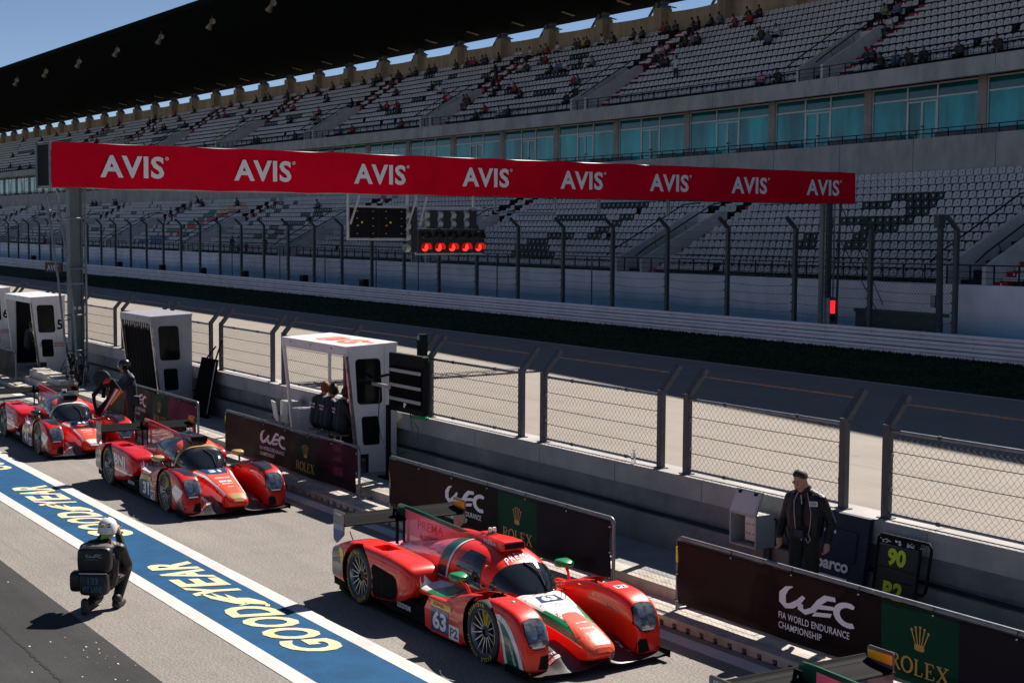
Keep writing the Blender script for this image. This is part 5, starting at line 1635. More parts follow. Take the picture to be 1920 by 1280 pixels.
for t, k, X, c in sorted(PEOPLE, key=lambda q: (q[0], q[1], -q[2])):
    Y, z = (UT if t else LT)(k)
    rowc[(t, k)] = rowc.get((t, k), 0)+1
    n = rowc[(t, k)]
    w = warp((X, Y-.16, z-.08))
    person(spectator(c, rp.randrange(3)), "seated spectator in a %s top, %s tier, row %s from the bottom, %s from the photo's right edge in that row" % (CNM[c], "upper" if t else "lower", words_n(k+1), words_n(n)) if False else
           "%s-topped spectator seated in %s tier, row %s up, %s counted from the right" % (CNM[c], "upper" if t else "lower", words_n(k+1), words_n(n)), w, R(180+rp.uniform(-25, 25)), group="spectators in the grandstand")
def standing(shirt, tr, vox=.03, arm=.2):
    C = [((0, 0, 1.62), (.085, .095, .115), M_hairS), ((0, -.03, 1.6), (.07, .075, .09), M_skinS), ((0, 0, 1.42), (0, 0, 1.55), .055, .05, M_skinS), ((-.09, 0, .95), (-.1, 0, 1.35), .12, .1, shirt), ((.09, 0, .95), (.1, 0, 1.35), .12, .1, shirt), ((-.04, 0, 1.4), (-.19, 0, 1.36), .07, .07, shirt), ((.04, 0, 1.4), (.19, 0, 1.36), .07, .07, shirt),
         ((-.21, 0, 1.35), (-.3, .05, 1.12), .06, .05, shirt), ((-.3, .05, 1.12), (-.12, -.2, 1.15), .045, .04, M_skinS), ((.21, 0, 1.35), (.3, .05, 1.12), .06, .05, shirt), ((.3, .05, 1.12), (.2, -.15, 1.0), .045, .04, M_skinS),
         ((-.09, 0, .93), (-.11, 0, .5), .1, .075, tr), ((.09, 0, .93), (.11, 0, .5), .1, .075, tr), ((-.11, 0, .5), (-.11, .03, .08), .07, .05, tr), ((.11, 0, .5), (.11, .03, .08), .07, .05, tr), ((-.11, .03, .05), (-.11, -.12, .04), .05, .04, M_shoe), ((.11, .03, .05), (.11, -.12, .04), .05, .04, M_shoe)]
    return figure(C, vox)
bt = mat("top_dark_0", (.014, .014, .018), .8, var=0); wt = mat("top_white_0", (.5, .48, .48), .8, var=0); jt = mat("jeans", (.025, .035, .055), .8, var=0)
sA, sB, sC = standing(bt, mat("khaki", (.10, .085, .06))), standing(mat("top_pale_blue", (.30, .34, .42), .8, var=0), jt), standing(bt, jt)
for px, me_, lab, sc in ((-122.6, sA, "spectator in a black top standing at the front railing, leftmost of the group of four", 1), (-121.1, sB, "spectator in a pale blue shirt standing at the front railing", 1), (-119.5, sC, "small child-sized spectator in dark clothes at the front railing", .72), (-115.6, sC, "spectator in black standing alone with bent elbows at the front railing, right of the group", 1)):
    o = person(me_, lab, warp((px, 48.72, 2.1)), R(20), group="spectators standing at the front railing")
    o.scale = (sc, sc, sc)
Y, z = UT(3)
person(standing(wt, mat("navy_shorts", (.015, .02, .05), .8)), "man in a white tee shirt and navy shorts standing among the upper tier seats", warp((-78.2, Y-.35, z)), R(10))

# ================================================================== small things along the pit wall
def rot_y(o, ang): o.rotation_euler = (0, 0, ang)
# open electric box
t = thing("electric_box", "grey electric box with open lid and sockets, left of the walking man", "electric box", (-14.93, 12.62, .26))
M_ebox = mat("pale_grey_plastic", (.36, .37, .36), .5, var=.06)
b = MB()
for a in ((0, .48, .0, .02, .40, .90), ):
    pass
b.box(0, .5, .30, .32, .44, .86, M_ebox); b.box(0, .02, .0, .30, .44, .86, M_ebox); b.box(.48, .5, .0, .30, .44, .86, M_ebox); b.box(.02, .48, .0, .30, .44, .46, M_ebox); b.box(.02, .48, .0, .30, .84, .86, M_ebox)
b.build("body", t)
b = MB(); b.obox((.25, .06, 1.0), (.25, 0, 0), (0, .013, 0), (0, .06, .145), M_ebox); b.obox((.25, .045, 1.0), (.225, 0, 0), (0, .002, 0), (0, .055, .125), mat('lid_liner', (.5, .49, .5), .6, var=0))
for x in (.1, .4): b.obox((x, .085, 1.115), (.02, 0, 0), (0, .02, 0), (0, 0, .02), M_black)
b.build("lid", t)
b = MB(); b.box(.16, .46, .12, .26, .50, .80, mat("cream_sockets", (.6, .57, .5), .5))
for i in range(4):
    for j in range(2): b.box(.19+.05*i+(.02 if i > 1 else 0), .205+.05*i+(.02 if i > 1 else 0), .117, .12, .58+.12*j, .60+.12*j, M_black)
b.build("socket_panel", t)
b = MB(); b.box(.2, .42, .2, .3, 0, .44, M_conc); b.build("leg", t)
b = MB(); b.tube([(.5, .3, .8), (.62, .34, .76), (.72, .36, .5), (.8, .36, .42)], .012, M_rubber, 6); b.build("cable", t, smooth=60)
t = thing("electric_box", "grey electric box with its flap hanging open at the left of the white booth", "electric box", (-29.55, 12.6, .26))
b = MB(); b.box(.42, .78, .0, .32, .42, .86, M_ebox); b.build("body", t)
b = MB(); b.obox((.22, -.03, .62), (.17, -.03, 0), (0, .012, 0), (-.02, -.03, .20), M_white); b.obox((.15, -.06, .48), (.018, 0, 0), (0, .01, 0), (0, 0, .018), M_black); b.obox((.30, -.075, .46), (.018, 0, 0), (0, .01, 0), (0, 0, .018), M_black); b.build("lid", t)
b = MB(); b.box(.5, .7, .1, .25, 0, .42, M_conc); b.tube([(.3, .1, .5), (.35, .1, .2)], .012, M_rubber, 5); b.build("leg", t)
# leaning black board
o = MB(); o.hexa([(0, -.32, 0), (1.0, -.30, 0), (1.0, -.24, 0), (0, -.26, 0), (.05, -.04, 1.34), (1.0, -.02, 1.34), (1.0, .02, 1.34), (.05, .0, 1.34)], M_curt)
o.tube([(1.02, -.29, .1), (1.01, -.06, 1.3)], .012, M_pipe, 6)
o.tube([(.3, -.0, 1.34), (.6, .1, 1.62)], .02, M_black, 6); o.tube([(.85, .0, 1.34), (.95, .12, 1.8)], .02, M_black, 6)
tag(o.build("folded_board", None, (-34.45, 12.93, .26)), "tall black board leaning on the pit wall right of the grey curtained booth", "board")
# blue padded board behind the walking man
t = thing("padded_board", "dark blue padded board with white lettering leaning behind the walking man", "board", (-13.95, 12.78, .26))
M_pad = mat("blue_padding", (.003, .010, .038), .7, var=.15, vs=6, bump=.3)
b = MB(); b.hexa([(0, .0, 0), (1.16, .0, 0), (1.16, .07, 0), (0, .07, 0), (.0, .16, 1.06), (1.16, .16, 1.06), (1.16, .22, 1.06), (0, .22, 1.06)], M_pad); b.build("cover", t)
F_ = lambda u, v: (u, .16*v/1.06-.012, v)
b = MB(); b.prism(rrect(.34, 1.0, .50, .88, .05), lambda u, v, w: (u, .16*v/1.06-w, v), .0, .014, mat("navy_pocket", (.006, .014, .045), .8)); b.build("pocket", t)
b = MB(); put(b, text2d("sparco", .035), .20, .055, lambda u, v: (.46+u, F_(0, .80+v)[1]-.01, .80+v), M_lav); put(b, text2d("sparco", .035), .62, .15, lambda u, v: (.30+u, F_(0, .34+v)[1]-.004, .34+v), M_lav); b.poly([(.3, F_(0, .30)[1]-.004, .30), (.92, F_(0, .30)[1]-.004, .30), (.92, F_(0, .32)[1]-.004, .32), (.3, F_(0, .32)[1]-.004, .32)], M_lav); b.build("lettering", t, recalc=False)
# pit board
t = thing("pit_board", "black pit board showing yellow 90 and P2, leaning on the pit wall", "pit board", (-12.57, 12.74, .26))
lz = lambda z: .13*z
b = MB(); pts = [(.0, lz(.1), .1), (.0, lz(.90), .90), (.04, lz(.95), .95), (.76, lz(.95), .95), (.80, lz(.90), .90), (.78, lz(.42), .42), (.74, lz(.38), .38), (.64, lz(.38), .38)]
b.tube(pts, .018, M_black, 8); b.tube([(0, lz(.1), .1), (.64, lz(.1), .1), (.64, lz(.88), .88)], .018, M_black, 8); b.build("frame", t, smooth=50)
M_slot = mat("dark_board_plastic", (.006, .010, .010), .5)
b = MB()
for z0, z1 in ((.12, .46), (.46, .60), (.60, .84)): b.hexa([(.02, lz(z0), z0), (.62, lz(z0), z0), (.62, lz(z0)+.02, z0), (.02, lz(z0)+.02, z0), (.02, lz(z1), z1-.01), (.62, lz(z1), z1-.01), (.62, lz(z1)+.02, z1-.01), (.02, lz(z1)+.02, z1-.01)], M_slot)
b.hexa([(.02, lz(.84)-.003, .85), (.62, lz(.84)-.003, .85), (.62, lz(.84)+.02, .85), (.02, lz(.84)+.02, .85), (.02, lz(.93), .93), (.62, lz(.93), .93), (.62, lz(.93)+.02, .93), (.02, lz(.93)+.02, .93)], M_black)
b.build("slot_panel", t)
M_yel = mat("fluorescent_yellow", (.62, .66, .02), .6, var=0)
b = MB(); put(b, text2d("90", .05), .28, .20, lambda u, v: (.17+u, lz(.62+v)-.006, .62+v), M_yel); b.build("car_number", t, recalc=False)
b = MB(); put(b, text2d("P2", .05, 0, 1.2), .30, .20, lambda u, v: (.15+u, lz(.245+v)-.006, .245+v), M_yel)
for a, c in ((.03, .20), (.26, .36), (.44, .56)):
    rr = random.Random(int(a*100))
    for q in range(14): 
        x = rr.uniform(a, c-.02); z = rr.uniform(.865, .91); b.poly([(x, lz(z)-.012, z), (x+.022, lz(z)-.012, z), (x+.022, lz(z)-.012, z+.008), (x, lz(z)-.012, z+.008)], M_lav)
b.build("position_lettering", t, recalc=False)
# back of the timing screen on its stand, and the post clamped to the fence
t = thing("screen_stand", "black back of a timing screen on a pole right of the white booth", "screen", (-24.1, 12.5, .26))
b = MB(); b.prism(rrect(.0, 1.26, 1.20, 2.22, .04), lambda u, v, w: (u, w+.0, v), .0, .10, M_black); b.prism(rrect(.12, 1.20, 1.30, 2.0, .02), lambda u, v, w: (u, w, v), -.035, .0, M_curt); b.build("housing", t)
b = MB()
for z in (1.90, 1.64, 1.40): b.box(.12, 1.24, -.06, -.035, z, z+.055, M_ebox)
b.box(-.6, .14, -.06, -.02, 1.58, 1.64, M_ebox); b.bar((-.5, -.03, 1.72), (.02, -.03, 1.82), .04, .04, M_black); b.build("crossbar", t)
b = MB(); b.box(.12, .19, -.13, -.06, .0, 1.3, M_black); b.box(-.05, .4, -.2, .02, 0, .03, M_black); b.build("pole", t)
b = MB()
for z, w in ((1.36, .05), (1.40, .09), (1.46, .07)): b.box(.62, .62+w, -.04, -.036, z-.06, z-.02, M_lav)
b.build("sticker", t)
b = MB(); b.tube([(-.28, -.05, 1.66), (-.22, -.08, 1.3), (-.3, -.06, 1.0), (-.18, -.08, .75), (.08, -.12, .55), (.3, -.06, .42), (.5, .1, .5)], .009, M_rubber, 5); b.tube([(.75, .02, 1.2), (.70, .1, .9), (.8, .12, .6)], .008, M_rubber, 5); b.tube([(.75, .02, 1.2), (.9, .1, .95), (.86, .12, .66)], .008, M_rubber, 5); b.build("cable", t, smooth=60)
o = MB(); o.box(-.07, .07, -.07, .07, 0, 1.48, M_black); o.box(-.05, .02, -.075, -.07, 1.38, 1.46, M_ebox); o.box(-.12, .0, -.06, .04, .2, 1.0, M_black)
tag(o.build("clamped_post", None, (-23.83, 13.02, 1.315)), "black square post strapped by green clamps to the fence upright", "post")
M_clamp = mat("green_clamp_plastic", (.01, .36, .11), .35, var=.1)
for z, lab in ((1.04, "upper green ratchet clamp on the black post"), (.02, "lower green ratchet clamp at the foot of the black post")):
    o = MB(); o.obox((.06, 0, 0), (.14, 0, .01), (0, .07, 0), (0, 0, .045), M_clamp); o.obox((.2, .02, -.01), (.05, 0, -.02), (0, .03, 0), (0, 0, .02), M_clamp); o.obox((-.12, 0, 0), (.06, 0, .0), (0, .04, 0), (0, 0, .03), M_pipe); o.obox((-.2, .0, -.02), (.04, 0, -.03), (0, .03, 0), (0, 0, .015), M_black)
    tag(o.build("ratchet_clamp", None, (-23.76, 12.93, 1.33+z)), lab, "clamp", "green clamps on the fence post")
# water bottle
o = MB(); o.lathe([(.0, 0), (.032, 0), (.034, .01), (.032, .06), (.034, .10), (.032, .14), (.014, .175), (.013, .19)], (0, 0, 0), (0, 0, 1), mat("clear_bottle", (.75, .78, .8), .08, var=0, trans=.85), 14)
o.lathe([(.015, .188), (.015, .205), (.0, .206)], (0, 0, 0), (0, 0, 1), M_white, 12)
tag(o.build("water_bottle", None, (-17.63, 13.09, 1.315), smooth=50), "clear plastic water bottle standing on the pit wall coping", "bottle")
# cable clutter at the gantry pillar and rubble blocks
o = MB(); rr = random.Random(6)
for k in range(26):
    x, y = rr.uniform(-.5, .6), rr.uniform(-.35, .1)
    P = [(x+rr.uniform(-.2, .2), y+rr.uniform(-.1, .1), rr.uniform(.0, .9)) for _ in range(5)]
    o.tube(P, .014, M_rubber if k % 3 else M_pipe, 5, cap=False)
for k in range(14): o.ball((rr.uniform(-.5, .6), rr.uniform(-.35, .05), rr.uniform(.02, .8)), rr.uniform(.03, .1), M_black, 8)
tag(o.build("cable_bundle", None, (-42.35, 12.35, .27), smooth=60), "tangle of black cables and plugs at the foot of the left gantry pillar", "cables", kind='stuff')
for i, (x, y, w, d, h, lab) in enumerate(((-45.3, 11.72, 1.6, .5, .2, "long pale concrete block lying before the booth numbered 5"), (-43.4, 11.7, 1.3, .55, .14, "pale concrete slab lying in front of the left gantry pillar"))):
    o = MB(); o.box(0, w, 0, d, 0, h, M_tile); o.box(.05, w*.4, .05, d-.05, h, h+.04, M_tile)
    tag(o.build("concrete_block", None, (x, y, .26)), lab, "block")

# ================================================================== race cars
def paint(name, col, var=.04):
    return mat(name, col, .32, var=var, vs=3, coat=.45, spec=.3)
P_red = paint("racing_red_paint", (.80, .022, .008))
P_dkred = paint("deep_red_paint", (.58, .006, .008))
P_white = paint("white_race_paint", (.78, .76, .74))
P_green = paint("green_race_paint", (.006, .23, .075))
P_dgreen = paint("dark_green_race_paint", (.004, .09, .045))
P_blue = paint("blue_number_panel", (.008, .045, .16))
P_black = paint("black_race_paint", (.010, .010, .012))
P_gold = paint("gold_race_paint", (.45, .30, .12))
P_grey = paint("silver_race_paint", (.10, .10, .105))
P_salmon = paint("salmon_red_paint", (.75, .10, .05))
P_pink = bpy.data.materials.new("pink_gradient_paint")
P_pink.use_nodes = True
_nt = P_pink.node_tree; _b = _nt.nodes["Principled BSDF"]
_tc = _nt.nodes.new("ShaderNodeTexCoord"); _sp = _nt.nodes.new("ShaderNodeSeparateXYZ"); _m = _nt.nodes.new("ShaderNodeMapRange"); _r = _nt.nodes.new("ShaderNodeValToRGB")
_nt.links.new(_tc.outputs["Object"], _sp.inputs[0]); _nt.links.new(_sp.outputs[0], _m.inputs[0]); _m.inputs[1].default_value = -3.45; _m.inputs[2].default_value = -1.7
_r.color_ramp.elements[0].color = (.80, .24, .32, 1); _r.color_ramp.elements[1].color = (.70, .10, .14, 1)
_nt.links.new(_m.outputs[0], _r.inputs[0]); _nt.links.new(_r.outputs[0], _b.inputs["Base Color"])
_b.inputs["Roughness"].default_value = .3; _b.inputs["Coat Weight"].default_value = .8
P_sunset = bpy.data.materials.new("sunset_wrap")
P_sunset.use_nodes = True
_nt = P_sunset.node_tree; _b = _nt.nodes["Principled BSDF"]
_tc = _nt.nodes.new("ShaderNodeTexCoord"); _w = _nt.nodes.new("ShaderNodeTexWave"); _w.inputs["Scale"].default_value = 3.2; _w.inputs["Distortion"].default_value = 4; _w.inputs["Detail"].default_value = 3; _w.wave_type = 'BANDS'; _w.bands_direction = 'Z'
_r = _nt.nodes.new("ShaderNodeValToRGB"); e = _r.color_ramp.elements; e[0].color = (.50, .02, .06, 1); e[1].color = (.85, .36, .05, 1); q = e.new(.4); q.color = (.70, .06, .16, 1); q = e.new(.7); q.color = (.30, .04, .26, 1)
_nt.links.new(_tc.outputs["Object"], _w.inputs["Vector"]); _nt.links.new(_w.outputs["Fac"], _r.inputs[0]); _nt.links.new(_r.outputs[0], _b.inputs["Base Color"]); _b.inputs["Roughness"].default_value = .3; _b.inputs["Coat Weight"].default_value = .8
M_carb = mat("carbon_fibre", (.007, .007, .008), .65, var=.15, vs=25, spec=.03)
M_carbm = mat("worn_carbon_floor", (.022, .022, .023), .42, var=.35, vs=6, coat=.15)
M_ws = mat("windscreen_glass", (.010, .013, .015), .04, var=.3, vs=2.5, spec=.8, coat=.6)
M_lens = mat("headlight_glass", (.16, .18, .20), .06, .35, var=.55, vs=9, spec=.8, coat=1., spread=(.4, .6))
M_tyre = mat("tyre_rubber", (.014, .014, .015), .62, var=.12, vs=20)
M_rim = mat("gunmetal_rim", (.055, .056, .06), .35, .75, var=.1)
M_rime = mat("rim_edge_metal", (.30, .30, .31), .3, .85, var=.1)
M_yt = mat("yellow_tyre_print", (.72, .50, .02), .6, var=0)
M_dhl = paint("yellow_panel", (.80, .52, .02))
M_wht = mat("decal_white", (.80, .78, .76), .4, var=0)
M_decr = mat("decal_crimson", (.62, .02, .06), .4, var=0)
M_mirror = mat("mirror_glass", (.5, .5, .5), .05, 1., var=0)

def lerp_tab(tab, x):
    if x >= tab[0][0]: return tab[0][1:]
    for a, b in zip(tab, tab[1:]):
        if b[0] <= x <= a[0]:
            t = (a[0]-x)/(a[0]-b[0])
            return tuple(p+(q-p)*t for p, q in zip(a[1:], b[1:]))
    return tab[-1][1:]
def smooth_tab(tab, x):          # Catmull-Rom in x (table in descending x)
    if x >= tab[0][0]: return tab[0][1:]
    if x <= tab[-1][0]: return tab[-1][1:]
    for i in range(len(tab)-1):
        a, b = tab[i], tab[i+1]
        if b[0] <= x <= a[0]:
            t = (a[0]-x)/(a[0]-b[0])
            p, n = tab[max(i-1, 0)], tab[min(i+2, len(tab)-1)]
            out = []
            h = a[0]-b[0]
            hm = lambda s, r: 0. if s*r <= 0 else 2*s*r/(s+r)
            for k in range(1, len(a)):
                sec = (b[k]-a[k])/h
                s0 = (a[k]-p[k])/(p[0]-a[0]) if i > 0 else sec
                s1 = (n[k]-b[k])/(b[0]-n[0]) if i+2 < len(tab) else sec
                da, db = hm(s0, sec)*h, hm(sec, s1)*h
                t2, t3 = t*t, t*t*t
                out.append((2*t3-3*t2+1)*a[k]+(t3-2*t2+t)*da+(-2*t3+3*t2)*b[k]+(t3-t2)*db)
            return tuple(out)
def sgp(v, e): return math.copysign(abs(v)**e, v)
# nose: x, z bottom, z top, half width, squareness
NOSE = [(1.03, .20, .235, .10, .8), (1.0, .165, .285, .165, .75), (.92, .14, .335, .205, .7), (.75, .12, .405, .222, .62), (.5, .12, .475, .258, .57), (.25, .12, .535, .30, .53), (0, .12, .583, .355, .5), (-.25, .12, .615, .40, .48), (-.55, .12, .63, .455, .45), (-1.0, .12, .63, .49, .42), (-1.6, .12, .62, .49, .42), (-2.2, .12, .58, .45, .45)]
# canopy: x, z top, half width at the base
CAN = [(-.18, .60, .05), (-.22, .635, .19), (-.30, .70, .29), (-.42, .79, .37), (-.55, .87, .415), (-.70, .945, .445), (-.85, .99, .46), (-1.05, 1.02, .47), (-1.3, 1.025, .465), (-1.6, 1.0, .44), (-1.9, .95, .40), (-2.3, .86, .32), (-2.7, .77, .24), (-3.1, .69, .16), (-3.4, .63, .10)]
CZ = .555
def can_pt(x, a, off=0.):
    zt, w = smooth_tab(CAN, x)
    e = .62
    c, s = math.cos(a), math.sin(a)
    return Vector((x, -(w+off)*sgp(c, e), CZ+(zt-CZ+off)*abs(s)**.80))
# front pod: x, z bottom, z top, centre |y|, half width
FPOD = [(.865, .10, .20, .765, .10), (.86, .085, .33, .765, .14), (.83, .08, .46, .765, .165), (.76, .08, .575, .762, .178), (.65, .08, .655, .758, .186), (.5, .08, .70, .755, .191), (.25, .08, .725, .752, .194), (0, .08, .73, .750, .196), (-.25, .10, .705, .748, .198), (-.45, .10, .655, .74, .20), (-.62, .12, .60, .73, .205), (-.80, .2, .545, .71, .205), (-1.0, .3, .50, .69, .20)]
# rear pod
RPOD = [(-1.66, .44, .54, .70, .13), (-1.69, .38, .635, .70, .19), (-1.76, .33, .69, .70, .225), (-1.9, .27, .725, .70, .240), (-2.2, .20, .75, .70, .243), (-2.6, .16, .765, .70, .245), (-3.0, .16, .765, .70, .245), (-3.3, .18, .745, .70, .245), (-3.55, .20, .68, .70, .245), (-3.72, .22, .62, .70, .245)]
def pod_mesh(tab, side, m, wheel, open_top=None, n=36, step=.06, e=.34):
    b = MB()
    rings = []
    x = tab[0][0]
    xs = []
    while x > tab[-1][0]:
        xs.append(x)
        x -= step if (x < tab[0][0]-.25) else .02
    xs.append(tab[-1][0])
    for x in xs:
        zb, zt, yc, hw = smooth_tab(tab, x)
        ring = []
        for k in range(n):
            t = 2*math.pi*k/n
            c, s = math.cos(t), math.sin(t)
            ee = e if s > 0 else .25
            yy = yc*side+hw*sgp(c, ee)
            zz = (zb+zt)/2+(zt-zb)/2*sgp(s, ee)
            if s > 0 and c*side > 0: pass
            ring.append((x, yy, zz))
        rings.append(ring)
    b.loft(rings, m)
    o = b.build("pod", None, smooth=35)
    # wheel arch
    c = MB()
    wx, wz, wr = wheel
    yo, yi = side*1.05, side*.50
    c.lathe([(wr, 0), (wr, abs(yo-yi))], (wx, yi+(.105*side if wx == 0 else 0), wz), (0, side, 0), M_black, 40, cap=True)
    if open_top:
        x0, x1, y0, y1, z0 = open_top
        c.box(x0, x1, min(y0*side, y1*side), max(y0*side, y1*side), z0, 1.2, M_black)
    co = c.build("cutter", None)
    md = o.modifiers.new("arch", 'BOOLEAN'); md.operation = 'DIFFERENCE'; md.object = co; md.solver = 'EXACT'; md.use_self = True; md.use_hole_tolerant = True
    bpy.context.view_layer.update()
    dg = bpy.context.evaluated_depsgraph_get()
    me = bpy.data.meshes.new_from_object(o.evaluated_get(dg))
    bpy.data.objects.remove(o); bpy.data.objects.remove(co)
    me.set_sharp_from_angle(angle=R(32))
    return me
POD = {}
for key, tab, wheel, ot in (("front_fender", FPOD, (0, .335, .395), (-.28, .12, .66, .87, .60)), ("rear_fender", RPOD, (-3.005, .35, .41), (-2.78, -2.45, .60, .84, .70))):
    for side in (-1, 1): POD[(key, side)] = pod_mesh(tab, side, P_red, wheel, ot)

def bvh_of(mes):
    V, F = [], []
    for me in mes:
        o = len(V)
        V += [v.co.copy() for v in me.vertices]
        F += [[i+o for i in p.vertices] for p in me.polygons]
    return BVHTree.FromPolygons(V, F)
def refine(shape, L_):
    V, F = shape
    bm = bmesh.new()
    vs = [bm.verts.new((x, y, 0)) for x, y in V]
    for f in F:
        try: bm.faces.new([vs[i] for i in f])
        except Exception: pass
    bmesh.ops.triangulate(bm, faces=bm.faces)
    for _ in range(6):
        es = [e for e in bm.edges if e.calc_length() > L_]
        if not es: break
        bmesh.ops.subdivide_edges(bm, edges=es, cuts=1)
        bmesh.ops.triangulate(bm, faces=[f for f in bm.faces if len(f.verts) > 3])
    bm.verts.index_update()
    out = [(v.co.x, v.co.y) for v in bm.verts], [tuple(v.index for v in f.verts) for f in bm.faces]
    bm.free()
    return out
def decal(mb, bvh, shape, fn, d, m, L_=.04, off=.004, dmax=.6):
    """lay a flat shape onto the bodywork: fn(u,v) gives the start point, d the direction it is pressed along"""
    d = Vector(d).normalized()
    V, F = refine(shape, L_)
    P = []
    for u, v in V:
        hit, n, i, dist = bvh.ray_cast(Vector(fn(u, v)), d, 3)
        P.append(None if hit is None else hit+(n if n.dot(d) < 0 else -n)*off)
    use = sorted({i for f in F if all(P[j] is not None for j in f) for i in f})
    mp = {i: k for k, i in enumerate(use)}
    fs = []
    for f in F:
        if any(P[j] is None for j in f): continue
        q = [P[j] for j in f]
        if max((q[0]-q[1]).length, (q[1]-q[2]).length, (q[2]-q[0]).length) > L_*5: continue
        fs.append(tuple(mp[j] for j in f))
    mb.faces([P[i] for i in use], fs, m)
def fit(shape, w, h, ox=0, oy=0):
    V, F = shape
    x0, x1 = min(v[0] for v in V), max(v[0] for v in V); y0, y1 = min(v[1] for v in V), max(v[1] for v in V)
    return [((x-x0)*w/(x1-x0)+ox, (y-y0)*h/(y1-y0)+oy) for x, y in V], F

def wheel(name, parent, x, y, side, r, w, first=False):
    t = bpy.data.objects.new(name, None); COL.objects.link(t); t.parent = parent; t.location = (x, y, r)
    b = MB()
    hw = w/2
    rr = .245
    prof = [(rr, -hw*.86), (rr+.02, -hw*.97), (r-.05, -hw), (r-.012, -hw*.9), (r, -hw*.7), (r, hw*.7), (r-.012, hw*.9), (r-.05, hw), (rr+.02, hw*.97), (rr, hw*.86)]
    b.lathe(prof, (0, 0, 0), (0, side, 0), M_tyre, 48)
    ty = b.build("tyre", t, smooth=40)
    b = MB()
    def ring_text(s, a0, rad, size, spread):
        for k, ch in enumerate(s):
            if ch == ' ': continue
            sh = text2d(ch, .03)
            a = a0-spread*k
            ur = Vector((math.cos(a)*-side*-1, 0, math.sin(a))) if False else Vector((math.cos(a), 0, math.sin(a)))
            ut = Vector((math.sin(a), 0, -math.cos(a)))
            if side > 0: ut = -ut
            put(b, sh, size*.62, size, lambda u, v, ur=ur, ut=ut: ur*(rad+v)+ut*(u-size*.31)+Vector((0, side*(hw+.0035), 0)), M_yt)
    sgn = 1 if side < 0 else -1
    ring_text("GOODYEAR", R(150) if sgn > 0 else R(30), .275, .044, R(9.5)*sgn)
    ring_text("EAGLE", R(-50) if sgn > 0 else R(-130), .275, .044, R(9.5)*sgn)
    ring_text("GOODYEAR", R(-110) if sgn > 0 else R(-70), .275, .034, R(7.5)*sgn)
    b.build("tyre_lettering", ty, recalc=False)
    b = MB()
    b.lathe([(.246, hw*.80), (.250, hw*.90), (.243, hw*.92), (.232, hw*.82), (.222, hw*.45), (.215, -hw*.6)], (0, 0, 0), (0, side, 0), M_rime, 40)
    b.lathe([(.22, hw*.1), (.0, hw*.12)], (0, 0, 0), (0, side, 0), M_black, 32)
    for k in range(15):
        a = 2*math.pi*k/15
        d = Vector((math.cos(a), 0, math.sin(a))); p = Vector((-math.sin(a), 0, math.cos(a)))
        m = M_rime
        if name == "front_wheel" and k in (3, 4): m = M_yt
        if name == "rear_wheel" and k in (0, 1): m = mat("orange_spoke", (.7, .16, .03), .4, var=0)
        b.hexa([d*.045-p*.011+Vector((0, side*hw*.40, 0)), d*.045+p*.011+Vector((0, side*hw*.40, 0)), d*.236+p*.007+Vector((0, side*hw*.66, 0)), d*.236-p*.007+Vector((0, side*hw*.66, 0)),
                d*.045-p*.009+Vector((0, side*hw*.66, 0)), d*.045+p*.009+Vector((0, side*hw*.66, 0)), d*.236+p*.005+Vector((0, side*hw*.84, 0)), d*.236-p*.005+Vector((0, side*hw*.84, 0))], m)
    b.lathe([(.07, hw*.40), (.065, hw*.70), (.035, hw*.80), (.03, hw*.62), (0, hw*.62)], (0, 0, 0), (0, side, 0), M_rim, 20)
    b.lathe([(.17, hw*.2), (.17, hw*.24), (.09, hw*.24)], (0, 0, 0), (0, side, 0), M_rim, 28)
    b.build("rim", t, smooth=35)
    return t

